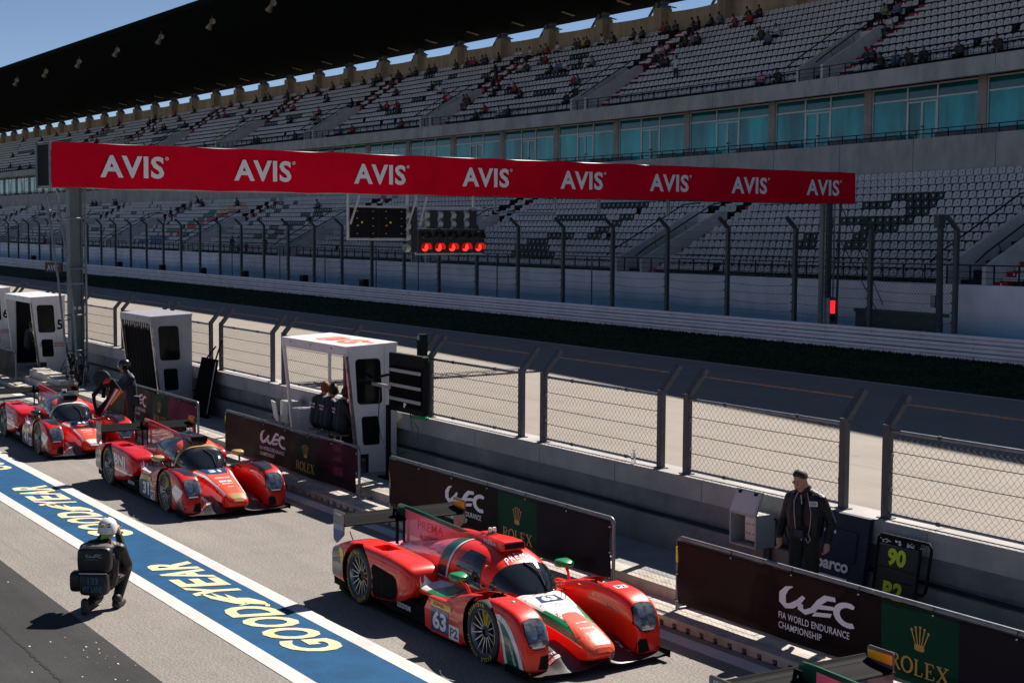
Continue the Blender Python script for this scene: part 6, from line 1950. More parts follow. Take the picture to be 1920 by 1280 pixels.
def build_car(label, loc, liv, rz=0., door_open=False):
    root = thing("race_car", label, "race car", loc, rz, "race cars parked in the pit lane")
    red2 = liv['main']
    # ---- tub and nose
    b = MB()
    xs = [1.03-.02*i for i in range(9)]+[.85-.08*i for i in range(1, 40)]
    xs = [x for x in xs if x > -2.2]+[-2.2]
    rings = []
    for x in xs:
        zb, zt, hw, e = smooth_tab(NOSE, x)
        rings.append([(x, hw*sgp(math.cos(t), e if math.sin(t) > 0 else .3), (zb+zt)/2+(zt-zb)/2*sgp(math.sin(t), e if math.sin(t) > 0 else .3)) for t in [2*math.pi*k/32 for k in range(32)]])
    b.loft(rings, red2)
    nose = b.build("nose", root, smooth=35)
    # ---- canopy and engine cover
    b = MB()
    xs = [-.18, -.19, -.205, -.22, -.245, -.27, -.30, -.34, -.38]+[-.42-.06*i for i in range(50)]
    xs = [x for x in xs if x > -3.4]+[-3.4]
    b.loft([[can_pt(x, math.pi*k/30) for k in range(31)] for x in xs], liv['canopy'], closed=False, cap=False)
    can = b.build("cockpit", root, smooth=40, recalc=False)
    # ---- fenders
    pods = []
    for side in (-1, 1):
        for key in ("front_fender", "rear_fender"):
            me = POD[(key, side)].copy()
            me.materials.clear()
            me.materials.append(liv['front' if key[0] == 'f' else 'rear'])
            me.materials.append(M_black)
            # inside of the arches stays black
            wx = 0 if key[0] == 'f' else -3.005
            for p in me.polygons:
                c = p.center
                rr = math.hypot(c.x-wx, c.z-.34)
                p.material_index = 1 if (rr < .415 and abs(c.y) < .947 and p.normal.x*(wx-c.x)+p.normal.z*(.34-c.z) > .0 and abs(p.normal.y) < .5 and rr > .36) or (abs(abs(c.y)-(.605 if wx == 0 else .5)) < .01 and rr < .41) else 0
            o = bpy.data.objects.new(key, me); COL.objects.link(o); o.parent = root
            pods.append(o)
    # ---- floor, splitter, side pods
    b = MB()
    b.prism([(.62, -.45), (.62, .45), (-.35, .50), (-.5, .88), (-3.35, .90), (-3.7, .85), (-3.7, -.85), (-3.35, -.90), (-.5, -.88), (-.35, -.50)], lambda u, v, w: (u, v, w), .045, .085, M_carb)
    b.hexa([(-3.82, -.86, .10), (-3.35, -.86, .085), (-3.35, .86, .085), (-3.82, .86, .10), (-3.84, -.86, .28), (-3.4, -.86, .2), (-3.4, .86, .2), (-3.84, .86, .28)], M_carb)
    b.box(-3.70, -3.55, -.9, .9, .2, .56, M_black)
    b.build("floor", root)
    b = MB()      # splitter: dished plate with raised middle and turned-up tips
    ny, nxs = 36, 8
    def spl(u, v, top):
        y = -.945+1.89*u
        ay = abs(y)
        xf = 1.02-.10*(ay/.945)**2+(.03 if ay > .75 else 0)
        xb = .46
        x = xb+(xf-xb)*v
        bulge = .055*math.exp(-((ay-.34)/.2)**2)*math.sin(math.pi*min(1, v*1.02))*1.1+.06*math.exp(-(ay/.16)**2)*v
        up_ = .20*(1-v)**1.6*(1 if ay < .5 else .3)+.015*max(0, (ay-.82)/.12)
        return (x, y, .055+bulge+up_*top+(.022 if top else 0))
    for top in (0, 1):
        for i in range(ny):
            for j in range(nxs):
                b.poly([spl(i/ny, j/nxs, top), spl((i+1)/ny, j/nxs, top), spl((i+1)/ny, (j+1)/nxs, top), spl(i/ny, (j+1)/nxs, top)], M_carbm)
    for i in range(ny): b.poly([spl(i/ny, 1, 0), spl((i+1)/ny, 1, 0), spl((i+1)/ny, 1, 1), spl(i/ny, 1, 1)], M_carb)
    for s in (-1, 1): b.box(.52, 1.00, s*.945-.008, s*.945+.008, .05, .13, M_carb)
    spo = b.build("splitter", root, smooth=40)
    b = MB()      # low side pods with sculpted outer edge
    for s in (-1, 1):
        rings = []
        for i in range(26):
            x = -.45-1.6*i/25
            t = i/25
            yo = s*(.86-.12*t**2)
            zt = .505-.02*t
            rings.append([(x, s*.40, zt+.06), (x, s*.62, zt+.02), (x, yo-s*.05, zt-.005), (x, yo, zt-.03), (x, yo-s*.01, zt-.07), (x, yo-s*(.06+.14*t), zt-.14), (x, yo-s*(.10+.22*t), .12), (x, s*.38, .10)])
        b.loft(rings, liv['pod'])
    sp_ = b.build("side_pod", root, smooth=40)
    b = MB()      # engine deck between the rear fenders
    b.loft([[(x, -.5, z-.06), (x, -.3, z), (x, .3, z), (x, .5, z-.06), (x, .5, z-.3), (x, -.5, z-.3)] for x, z in ((-1.9, .60), (-2.4, .60), (-3.0, .58), (-3.5, .56), (-3.70, .58))], liv['deck'])
    b.build("engine_deck", root, smooth=40)
    for s in (-1, 1):   # number panels behind the front wheels, dark lower panels ahead of the rear wheels
        b = MB()
        b.prism([(-.43, .10), (-.42, .30), (-.47, .48), (-.60, .52), (-1.16, .50), (-1.28, .34), (-1.26, .13), (-1.1, .10)], lambda u, v, w: (u, s*w, v), .88, .935, liv['panel'])
        pn = b.build("side_panel", root)
        b = MB()
        d = -s
        yy = s*.938
        F_ = (lambda x0, z0: (lambda u, v: (x0+u*(1 if s < 0 else -1), yy, z0+v)))
        xl = -1.12 if s < 0 else -.46
        put(b, rect(0, 1, 0, 1), .40, .27, F_(xl, .125), P_blue); 
        yy = s*.941
        put(b, text2d(liv['num'], .04), .31, .205, F_(xl+(.045 if s < 0 else -.045), .155), M_wht)
        put(b, rect(0, 1, 0, 1), .22, .155, F_(xl+(.42 if s < 0 else -.42), .115), M_wht); put(b, rect(0, 1, 0, 1), .22, .09, F_(xl+(.42 if s < 0 else -.42), .28), liv['chip'])
        put(b, rect(0, 1, 0, 1), .46, .07, F_(xl, .405), M_dhl)
        yy = s*.944
        put(b, text2d("P2", .03), .17, .105, F_(xl+(.445 if s < 0 else -.445), .14), P_blue)
        put(b, text2d("DHL", .05, .2), .26, .042, F_(xl+(.06 if s < 0 else -.06), .418), M_decr)
        b.build("number_decal", pn, recalc=False)
        b = MB()
        b.prism([(-1.26, .12), (-1.35, .30), (-2.0, .33), (-2.5, .30), (-2.56, .14), (-2.2, .10), (-1.4, .10)], lambda u, v, w: (u, s*(w-.0*abs(u)), v), .80, .875, M_carb)
        lp = b.build("lower_panel", root)
        b = MB(); yy = s*.879
        put(b, text2d("GOODYEAR", .02), .34, .06, F_(-2.05 if s < 0 else -1.7, .18), M_wht)
        b.build("tyre_maker_decal", lp, recalc=False)
    bpy.context.view_layer.update()
    bv_all = bvh_of([nose.data, can.data]+[p.data for p in pods]+[sp_.data])
    bv_nose = bvh_of([nose.data]); bv_can = bvh_of([can.data])
    # ---- glass
    b = MB()
    n, k_ = 34, 10
    for i in range(n):
        for j in range(k_):
            def W(i, j):
                a = R(4)+(math.pi-R(8))*i/n
                u = abs(2*i/n-1)
                xt = -.575-.08*u**3
                x0 = -.195
                return can_pt(x0+(xt-x0)*(j/k_)**1.3, a, .007)
            b.poly([W(i, j), W(i+1, j), W(i+1, j+1), W(i, j+1)], M_ws)
    ws = b.build("windscreen", root, smooth=60, recalc=False)
    b = MB()
    b.tube([can_pt(-.215, math.pi*.60, .02), can_pt(-.40, math.pi*.54, .03), can_pt(-.56, math.pi*.50, .02)], .010, M_black, 6)
    b.tube([can_pt(-.215, math.pi*.60, .02), can_pt(-.27, math.pi*.60, .035)], .02, M_black, 6)
    b.build("wiper", root, smooth=50)
    for s in (-1, 1):
        if door_open and s > 0: continue
        b = MB()
        for i in range(10):
            for j in range(8):
                def Wd(i, j):
                    v = j/8
                    xa = -.80-.05*v; xb = -1.42+.22*v
                    a = R(2)+R(54)*v
                    x = xa+(xb-xa)*i/10
                    p = can_pt(x, a if s < 0 else math.pi-a, .006)
                    return p
                b.poly([Wd(i, j), Wd(i+1, j), Wd(i+1, j+1), Wd(i, j+1)], M_ws)
        sw = b.build("side_window", root, smooth=60, recalc=False)
        b = MB()
        for v in (.3, .55):
            p = [Vector(can_pt(-.95-.4*t, R(6)+R(46)*v if s < 0 else math.pi-R(6)-R(46)*v, .012)) for t in (0, .5, 1)]
            b.tube(p, .006, liv['cage'], 5)
        for x, a in ((-.765, 40), (-.765, 8)):
            c = can_pt(x, R(a) if s < 0 else math.pi-R(a), .01); b.ball(c, .016, M_yt, 8); b.bar(c, c+Vector((.07, 0, 0)), .012, .012, M_black)
        b.build("door_hinge", sw)
    # ---- roof scoop, fin, mirrors, antenna
    b = MB()
    rings = []
    for x, w, z0, z1 in ((-.76, .155, 1.00, 1.095), (-.80, .16, .99, 1.10), (-1.0, .15, .99, 1.105), (-1.3, .10, .99, 1.10), (-1.7, .05, .95, 1.06), (-2.0, .02, .90, 1.02)):
        rings.append([(x, -w, z0), (x, w, z0), (x, w, z1-.02), (x, w-.03, z1), (x, -w+.03, z1), (x, -w, z1-.02)])
    b.loft(rings, liv['scoop'])
    b.box(-.758, -.75, -.135, .135, 1.02, 1.082, M_black)
    sc_ = b.build("roof_scoop", root, smooth=30)
    if liv['scoop_text']:
        b = MB(); put(b, text2d(liv['scoop_text'], .02, 0, 1.15), .30, .05, lambda u, v: (-1.22+u, -.158+.045*((-.9)-(-1.22+u))/.32*0-.0+(.0 if u > .2 else .02*(1-u/.2)), 1.025+v), M_wht); b.build("scoop_lettering", sc_, recalc=False)
    b = MB()
    b.lathe([(.05, 0), (.045, .03), (.03, .05), (.0, .05)], (-1.27, 0, 1.095), (0, 0, 1), liv['mirror'], 14); 
    for s in (-1, 1): b.lathe([(.025, 0), (.02, .05), (.0, .05)], (-1.25, s*.03, 1.13), (0, 0, 1), M_wht, 10)
    b.box(-1.42, -1.2, -.055, .055, 1.09, 1.112, liv['scoop'])
    b.build("antenna", root, smooth=40)
    finp = [(-1.55, 1.0), (-1.75, 1.04), (-3.40, 1.105), (-3.56, 1.105), (-3.60, 1.08), (-3.60, .96), (-3.46, .94), (-3.46, .60), (-3.0, .60), (-2.3, .75), (-1.7, .9)]
    b = MB(); b.prism(finp, lambda u, v, w: (u, w, v), -.012, .012, liv['finedge']); fo = b.build("shark_fin", root)
    b = MB()
    for s in (-1, 1):
        b.poly([(x, s*.0145, z) for x, z in ((-1.98, 1.00), (-3.385, 1.062), (-3.385, .63), (-3.0, .66), (-2.3, .80), (-1.90, .90))], liv['fin'])
        b.poly([(x, s*.0147, z) for x, z in ((-1.72, .94), (-1.78, .99), (-1.93, .94), (-1.88, .91))], liv['finline'])
        b.poly([(x, s*.0148, z) for x, z in ((-3.46, .60), (-3.40, .60), (-3.40, .95), (-3.46, .95))], M_carb)
    b.build("fin_panel", fo, recalc=False)
    b = MB()
    for t, x0, z0, w, h, m, sh in liv['fintext']:
        put(b, text2d(t, .01, 0, 1.05), w, h, lambda u, v: (x0+u, -.0165, z0+v+.02*u), m)
        put(b, text2d(t, .01, 0, 1.05), w, h, lambda u, v: (x0+w-u, .0165, z0+v+.02*u), m)
    if b.f: b.build("fin_lettering", fo, recalc=False)
    for s in (-1, 1):
        t = bpy.data.objects.new("wing_mirror", None); COL.objects.link(t); t.parent = root
        b = MB(); b.tube([(-.62, s*.70, .60), (-.66, s*.72, .68), (-.74, s*.74, .735)], .018, liv['stalk'], 8); b.build("stalk", t, smooth=50)
        b = MB()
        c = Vector((-.78, s*.75, .765))
        rings = []
        for x, hw, hh in ((.10, .03, .02), (.07, .085, .035), (.0, .105, .045), (-.07, .11, .05), (-.08, .105, .045)):
            rings.append([c+Vector((x, hw*sgp(math.cos(a), .5), hh*sgp(math.sin(a), .6))) for a in [2*math.pi*k/16 for k in range(16)]])
        b.loft(rings, liv['mirror'])
        b.poly([c+Vector((-.082, .09*sgp(math.cos(a), .5), .035*sgp(math.sin(a), .6))) for a in [2*math.pi*k/16 for k in range(16)]], M_mirror)
        b.build("mirror_shell", t, smooth=40)
    # ---- headlights
    for s in (-1, 1):
        hs = poly2([(.585, .425), (.595, .60), (.65, .645), (.76, .655), (.88, .63), (.905, .50), (.87, .36), (.80, .31), (.70, .31), (.62, .345)])
        b = MB(); decal(b, bv_all, hs, lambda u, v: (1.6, s*u, v+.22), (-1, -.0, -.28), M_black, .03, .003)
        hl = b.build("headlight", root, smooth=60, recalc=False)
        sh = lambda k: ([(.75+(x-.75)*k, .48+(y-.48)*k) for x, y in hs[0]], hs[1])
        b = MB(); decal(b, bv_all, sh(.93), lambda u, v: (1.6, s*u, v+.22), (-1, 0, -.28), M_lens, .03, .007); b.build("lens", hl, smooth=60, recalc=False)
        b = MB()
        for yy, zz in ((.68, .53), (.79, .47), (.73, .38)): decal(b, bv_all, poly2([(yy+.04*math.cos(a), zz+.045*math.sin(a)) for a in [2*math.pi*k/10 for k in range(10)]]), lambda u, v: (1.6, s*u, v+.22), (-1, 0, -.28), mat("lamp_reflector", (.5, .52, .55), .12, .9, var=.3, vs=30), .03, .009)
        decal(b, bv_all, rect(.66, .83, .335, .355), lambda u, v: (1.6, s*u, v+.22), (-1, 0, -.28), M_wht, .03, .010)
        b.build("lamp", hl, recalc=False)
        b = MB(); decal(b, bv_all, poly2([(.60, .10), (.60, .20), (.63, .26), (.72, .25), (.76, .12)]), lambda u, v: (1.6, s*u, v), (-1, 0, 0), M_black, .03, .004); b.build("fender_duct", root, recalc=False)
    # ---- rear wing
    wng = bpy.data.objects.new("rear_wing", None); COL.objects.link(wng); wng.parent = root
    for (x0, z0, ch, th, nm, ang_) in ((-3.36, .925, .30, .030, "main_plane", 8), (-3.64, .965, .10, .016, "flap", 28)):
        b = MB()
        prof = []
        for k in range(20):
            a = 2*math.pi*k/20
            u = (1-math.cos(a))/2
            v = th*math.sin(a)*(1-.5*u)-.02*math.sin(math.pi*u)
            prof.append((x0-ch*u*math.cos(R(ang_)), z0+ch*u*math.sin(R(ang_))+v))
        b.prism(prof, lambda u, v, w: (u, w, v), -.925, .925, M_carb); b.build(nm, wng, smooth=40)
    for s in (-1, 1):
        b = MB()
        b.prism([(-3.385, 1.075), (-3.40, .80), (-3.60, .67), (-3.68, .70), (-3.70, 1.075), (-3.68, 1.095), (-3.40, 1.09)], lambda u, v, w: (u, s*w, v), .922, .937, liv['endplate'])
        ep = b.build("end_plate", wng)
        b = MB()
        yy = s*.9385
        D = (lambda x, z: (x, yy, z))
        b.poly([D(-3.40, .92), D(-3.695, .95), D(-3.69, .72), D(-3.60, .685), D(-3.405, .80)], liv['ep2'])
        if s > 0:
            b.poly([(-3.40, .9205, 1.06), (-3.69, .9205, 1.06), (-3.69, .9205, .985), (-3.40, .9205, .975)], M_dhl)
        if liv['eptext']: put(b, text2d(liv['eptext'], .01, 0, 1.1), .20, .03, (lambda u, v: (-3.64+u*1, yy*1.0005, 1.035+v)) if s < 0 else (lambda u, v: (-3.42-u, yy*1.0005, 1.035+v)), M_wht)
        b.build("end_plate_print", ep, recalc=False)
        b = MB(); b.prism([(-3.43, .60), (-3.43, .98), (-3.47, 1.06), (-3.56, 1.06), (-3.58, .96), (-3.54, .96), (-3.53, 1.02), (-3.49, 1.01), (-3.49, .60)], lambda u, v, w: (u, s*.10+w, v), -.008, .008, M_carb); b.build("swan_neck", wng)
    # rear corner skirts
    for s in (-1, 1):
        b = MB(); decal(b, bv_all, poly2([(-3.715, .24), (-3.36, .28), (-3.40, .62), (-3.50, .66), (-3.715, .60)]), lambda u, v: (u, s*1.6, v), (0, -s, 0), liv['tail'], .05, .003)
        decal(b, bv_all, poly2([(-3.40, .62), (-3.52, .645), (-3.44, .40), (-3.38, .42)]), lambda u, v: (u, s*1.6, v), (0, -s, 0), M_dhl, .05, .005)
        decal(b, bv_all, poly2([(-2.56, .17), (-1.98, .22), (-1.93, .40), (-1.97, .52), (-2.06, .555), (-2.56, .60), (-2.66, .48)]), lambda u, v: (u, s*1.6, v), (0, -s, 0), liv['rearside'], .05, .003)
        b.build("tail_wrap", root, recalc=False)
        b = MB()
        b.lathe([(.02, 0), (.0, 0)], (-3.60, s*.7, .66), (0, 0, 1), M_black, 6); b.tube([(-3.36, s*.82, .74), (-3.45, s*.82, .83)], .008, liv['main'], 5)
        b.build("aero_pin", root)
    for x, sd, r, w, nm in ((0, -1, .34, .31, "front_wheel"), (0, 1, .34, .31, "front_wheel"), (-3.005, -1, .355, .33, "rear_wheel"), (-3.005, 1, .355, .33, "rear_wheel")):
        wheel(nm, root, x, sd*(.935-w/2), sd, r, w)
    b = MB()
    b.tube([(-.2, -.06, .615), (-.19, -.06, .70)], .004, M_black, 5); b.tube([(-.02, .16, .57), (-.01, .16, .66)], .004, M_black, 5); b.tube([(.02, .19, .56), (.03, .19, .64)], .004, M_black, 5)
    b.tube([(1.0, .10, .14), (1.03, .12, .18), (1.02, .13, .24)], .012, M_steel, 6)
    b.build("probe", root)
    panel_gaps(root, bv_all)
    liv['decals'](root, bv_all, bv_nose, bv_can, nose, pods, sp_, can, spo)
    return root

M_gap = mat("panel_gap", (.012, .01, .01), .8, var=0)
def panel_gaps(root, bv):
    b = MB()
    for s in (-1, 1):
        for P in ([(-.30, s*.56), (-.30, s*.66)], [(.16, s*.55), (.18, s*.75), (.16, s*.93)], [(-2.32, s*.48), (-2.30, s*.94)], [(-1.05, s*.44), (-1.0, s*.86)], [(-1.72, s*.45), (-3.6, s*.46)], [(-.16, s*.02), (-.19, s*.28)], [(-.2, s*.40), (-.75, s*.52)]):
            decal(b, bv, stroke(P, .005), lambda u, v: (u, v, 2.0), DN, M_gap, .06, .009)
        for P in ([(.42, .56), (.47, .72)], [(-2.32, .16), (-2.32, .75)], [(-1.9, .30), (-1.75, .44)]):
            decal(b, bv, stroke(P, .005), lambda u, v: (u, s*1.6, v), (0, -s, 0), M_gap, .06, .009)
        for x, y in ((.30, .60), (.30, .88), (-.4, .60), (-2.2, .55), (-2.2, .88), (-3.4, .55), (-3.4, .88), (.1, .2), (.6, .16), (-.1, .28)):
            decal(b, bv, poly2(arc(x, s*y, .009, .009, 0, 315, 7)), lambda u, v: (u, v, 2.0), DN, M_gap, .06, .010)
    b.build("panel_gap", root, recalc=False)
TOP = lambda x0, y0, a=0: (lambda u, v: (x0+v, y0-u, 2.0))          # text lying on top, read from the front: reading to the car's left -> viewer's right
def front_read(x0, y0):   # read from in front of the car: right = +y, up = -x
    return lambda u, v: (x0-v, y0+u, 2.0)
def side_read(x0, z0):
    return lambda u, v: (x0+u, -2.0, z0+v)
DN = (0, 0, -1)
def poly_xy(P): return poly2(P), (lambda u, v: (u, v, 2.0))
def decals_green(root, bv, bn, bc, nose, pods, sp_, can, spo):
    b = MB()
    W = lambda P, m, off, bvh=bn: decal(b, bvh, poly2(P), lambda u, v: (u, v, 2.0), DN, m, .05, off)
    # bonnet: white field, green side bands, red tongue
    def band(f0, f1, x0, x1, m, off, n=14):
        L_ = [(x0+(x1-x0)*i/n, f0(x0+(x1-x0)*i/n)) for i in range(n+1)]; R_ = [(x0+(x1-x0)*i/n, f1(x0+(x1-x0)*i/n)) for i in range(n+1)]
        W(L_+R_[::-1], m, off)
    hw = lambda x: smooth_tab(NOSE, x)[2]*.985
    band(lambda x: -hw(x), lambda x: hw(x), -.24, .93, P_white, .003)
    for s in (-1, 1):
        band(lambda x: s*hw(x)*.98, lambda x: s*(hw(x)-.05-.02*(x+.2)), -.24, .86, P_green, .005)
        band(lambda x: s*hw(x)*.99, lambda x: s*(hw(x)-.085-.07*max(0, (x-.1))), .2, .80, P_green, .0055)
    W([(.40, -.115), (.36, -.095), (.345, 0), (.36, .095), (.40, .115), (.60, .160), (.80, .20), (.93, .20), (1.0, .16), (1.028, .1), (1.028, -.10), (1.0, -.16), (.93, -.20), (.80, -.20), (.60, -.160)], P_salmon, .007)
    W([(.05, -.155), (-.12, -.135), (-.12, .135), (.05, .155)], P_blue, .006)
    b.build("bonnet_stripes", nose, recalc=False)
    b = MB()
    decal(b, bn, fit(text2d("63", .05), .20, .125), front_read(.025, -.10), DN, M_wht, .04, .009)
    decal(b, bn, fit(text2d("IRON DAMES", .02), .15, .028), front_read(.60, -.06), DN, M_wht, .04, .010)
    decal(b, bn, fit(text2d("PREMA", .0, 0, 1.3), .19, .035), front_read(.72, -.085), DN, M_wht, .04, .010)
    decal(b, bn, stroke([(.0, .05), (.0, .0), (.025, -.015), (.05, .0), (.05, .05), (.0, .05)], .006), front_read(.165, -.02), DN, M_decr, .04, .008)
    b.build("bonnet_lettering", nose, recalc=False)
    # fenders
    for p, s in ((pods[0], -1), (pods[2], 1)):
        b = MB()
        S = lambda P, m, off: decal(b, bv, poly2(P), lambda u, v: (u, s*1.6, v), (0, -s, 0), m, .04, off)
        S([(.28, .60), (.37, .50), (.43, .40), (.50, .09), (.85, .09), (.81, .22), (.73, .36), (.63, .49), (.51, .58), (.38, .62)], P_white, .003)
        S([(.36, .565), (.43, .47), (.48, .36), (.56, .09), (.79, .09), (.755, .20), (.67, .34), (.57, .45), (.47, .53)], P_dgreen, .005)
        if s < 0:
            decal(b, bv, fit(text2d("GOODYEAR", .02), .26, .04), lambda u, v: (.57+u*.45+v*.9, -1.6, .37-u*.9+v*.3), (0, 1, 0), M_wht, .04, .008)
            decal(b, bv, rect(.0, .07, 0, .045), front_read(.36, -.76), DN, M_wht, .04, .004); decal(b, bv, rect(.0, .024, 0, .045), front_read(.36, -.76), DN, P_green, .04, .006); decal(b, bv, rect(.046, .07, 0, .045), front_read(.36, -.76), DN, P_red, .04, .006)
        else:
            decal(b, bv, rect(.0, .16, 0, .10), front_read(.40, .66), DN, M_wht, .04, .004); decal(b, bv, fit(text2d("P2", .03), .11, .065), front_read(.385, .685), DN, P_blue, .04, .006)
            decal(b, bv, poly2([(0, 0), (.27, 0), (.25, .045), (.27, .09), (0, .09), (.02, .045)]), lambda u, v: (.30-.0+u*.9, -.2, .50+v-u*.28), (0, 1, 0), P_salmon, .03, .004)
            decal(b, bv, fit(text2d("RAVENOL", .03), .21, .045), lambda u, v: (.33+u*.9, -.2, .515+v-u*.28), (0, 1, 0), P_blue, .03, .007)
        b.build("fender_wrap", p, recalc=False)
    # side pod shelf: white and green edge bands
    b = MB()
    for s in (-1, 1):
        T = lambda P, m, off: decal(b, bv, poly2([(x, s*y) for x, y in P]), lambda u, v: (u, v, .62), DN, m, .05, off)
        T([(-.50, .55), (-.50, .86), (-1.70, .78), (-1.62, .50), (-1.35, .47), (-1.2, .70)], P_white, .003)
        T([(-.60, .72), (-.60, .86), (-1.45, .81), (-1.30, .52), (-1.05, .52), (-1.0, .70)], P_green, .005)
        T([(-.50, .50), (-.58, .78), (-.95, .76), (-1.02, .48)], P_salmon, .007)
    b.build("side_pod_stripes", sp_, recalc=False)
    b = MB()
    # canopy: green band with white edge behind the door, white words over the screen
    for a0, a1, m, off in ((-1.60, -1.86, P_dgreen, .004), (-1.57, -1.62, P_white, .006)):
        for i in range(30):
            for j in range(4):
                q = lambda i, j: can_pt(a0+(a1-a0)*j/4+.12*math.sin(math.pi*i/30), math.pi*i/30, off)
                b.poly([q(i, j), q(i+1, j), q(i+1, j+1), q(i, j+1)], m)
    for i in range(30):
        for j in range(24):
            q = lambda i, j: can_pt(-1.87+.12*math.sin(math.pi*i/30)-(1.53-.12)*j/24, math.pi*i/30, .005)
            b.poly([q(i, j), q(i+1, j), q(i+1, j+1), q(i, j+1)], P_pink)
    decal(b, bc, fit(text2d("PREMA", .0, 0, 1.3), .40, .045), lambda u, v: (.2, -.20+u, .918+v-1.0*(u-.20)**2), (-1, 0, 0), M_lav, .03, .008)
    b.build("cockpit_stripe", can, recalc=False)
    b = MB()
    for yy, s in ((-.50, 1),):
        for sy in (-1, 1):
            decal(b, bvh_of([spo.data]), fit(text2d("PGTS" if False else "PCTS", .03), .14, .035), front_read(.70, -.55 if sy < 0 else .42), DN, M_wht, .04, .004)
            decal(b, bvh_of([spo.data]), poly2([(0, 0), (.16, 0), (.15, .02), (.16, .04), (0, .04), (.01, .02)]), front_read(.77, -.54 if sy < 0 else .42), DN, M_lav, .04, .004)
            decal(b, bvh_of([spo.data]), fit(text2d("RAVENOL", .0), .12, .022), front_read(.76, -.52 if sy < 0 else .44), DN, M_black, .04, .006)
    b.build("splitter_lettering", spo, recalc=False)
def decals_red(num, big, small):
    def f(root, bv, bn, bc, nose, pods, sp_, can, spo):
        b = MB()
        W = lambda P, m, off: decal(b, bn, poly2(P), lambda u, v: (u, v, 2.0), DN, m, .05, off)
        W([(-.22, -.30), (-.22, .30), (.10, .21), (.90, .17), (1.0, .09), (1.0, -.09), (.90, -.17), (.10, -.21)], P_salmon, .003)
        W([(-.22, -.26), (-.22, .26), (.06, .19), (.10, .0), (.06, -.19)], P_blue, .005)
        for s in (-1, 1): W([(-.22, s*.31), (.12, s*.225), (.85, s*.165), (.86, s*.195), (.15, s*.265), (-.22, s*.37)], P_white, .006)
        W([(.86, -.15), (.86, .15), (1.02, .08), (1.02, -.08)], P_gold if num == "31" else P_white, .005)
        for s in (-1, 1): W([(-.20, s*.30), (.15, s*.22), (.45, s*.24), (.30, s*.29), (-.2, s*.38)], P_dkred, .004); W([(.42, s*.2), (.80, s*.18), (.72, s*.245), (.5, s*.28)], P_black, .004)
        for s in (-1, 1):
            N = lambda P, m, off: decal(b, bn, poly2(P), lambda u, v: (u, s*1.0, v), (0, -s, 0), m, .04, off)
            N([(.05, .28), (.78, .20), (.80, .30), (.42, .40), (.10, .46)], P_white, .004); N([(-.5, .30), (.05, .30), (.25, .44), (-.1, .56), (-.5, .57)], P_red, .004); N([(.30, .14), (.85, .14), (.80, .21), (.30, .26)], P_black, .005)
        b.build("bonnet_panel", nose, recalc=False)
        b = MB()
        decal(b, bn, fit(text2d(num, .05), .22, .12), front_read(.01, -.11), DN, M_wht, .04, .008)
        decal(b, bn, rect(0, .26, 0, .045), front_read(.30, -.13), DN, M_wht, .04, .006)
        decal(b, bn, fit(text2d("MyPERTAMINA" if num == "31" else "PLATINUM", .02), .22, .028), front_read(.295, -.11), DN, P_dkred, .04, .009)
        decal(b, bn, fit(text2d(big, .05), .22, .07), front_read(.46, -.11), DN, M_wht, .04, .006)
        decal(b, bn, fit(text2d(small, .03, .2), .20, .035), front_read(.54, -.10), DN, M_wht, .04, .006)
        decal(b, bn, fit(text2d("SPORT", .03, .2), .12, .03), front_read(.66, -.05), DN, M_wht, .04, .006)
        b.build("bonnet_lettering", nose, recalc=False)
        for p, s in ((pods[0], -1), (pods[2], 1)):
            b = MB()
            S = lambda P, m, off: decal(b, bv, poly2(P), lambda u, v: (u, s*1.6, v), (0, -s, 0), m, .04, off)
            S([(.88, .09), (.58, .09), (.60, .24), (.80, .33), (.90, .36)], P_black, .003)
            S([(.36, .42), (.56, .53), (.84, .46), (.80, .37), (.58, .25), (.44, .34)], P_white, .004)
            S([(.56, .10), (.55, .22), (.44, .32), (.42, .22), (.44, .10)], P_dkred, .003); S([(.58, .235), (.60, .25), (.86, .38), (.88, .345)], P_red, .006)
            T = lambda P, m, off: decal(b, bv, poly2([(x, s*y) for x, y in P]), lambda u, v: (u, v, 2.0), DN, m, .04, off)
            T([(-.75, .50), (-.75, .92), (.10, .92), (.60, .80), (.66, .62), (.45, .52), (.0, .50)], P_black, .003)
            if s < 0: decal(b, bv, fit(text2d("FORD" if False else "xxx" if False else "OIL", .0, .2), .0001, .0001), side_read(.45, .38), (0, 1, 0), P_blue, .04, .007)
            else:
                decal(b, bv, fit(text2d(big, .04), .15, .06), lambda u, v: (.42+u, -.2, .42+v-.2*u), (0, 1, 0), M_wht, .04, .005)
                decal(b, bv, fit(text2d("PERTAMINA" if num == "31" else small, .02), .2, .03), lambda u, v: (.36+u, -.2, .56+v-.2*u), (0, 1, 0), M_wht, .04, .005)
                S2 = lambda P, m, off: decal(b, bv, poly2(P), lambda u, v: (u, -.2, v), (0, 1, 0), m, .04, off)
                S2([(.10, .36), (.80, .22), (.82, .28), (.4, .40), (.10, .45)], P_white, .004)
            b.build("fender_wrap", p, recalc=False)
        b = MB()
        decal(b, bv, fit(text2d(big, .04, -.0), .62, .20), lambda u, v: (-2.62+u, -1.6, .45+v-.02*u), (0, 1, 0), M_wht, .05, .006)
        decal(b, bv, fit(merge2d(poly2([(0, 0), (.4, 0), (.4, .4), (0, .4)]), poly2([(.5, .5), (1, .5), (1, 1), (.6, 1)]), stroke([(0, .9), (.9, 0)], .2)), .16, .19), lambda u, v: (-2.84+u, -1.6, .455+v), (0, 1, 0), M_wht if num == "31" else M_dhl, .05, .006)
        decal(b, bv, poly2([(-2.6, .36), (-1.72, .34), (-1.72, .37), (-2.6, .40)]), lambda u, v: (u, -1.6, v), (0, 1, 0), P_white, .05, .007)
        b.build("sponsor_lettering", pods[1], recalc=False)
        b = MB()
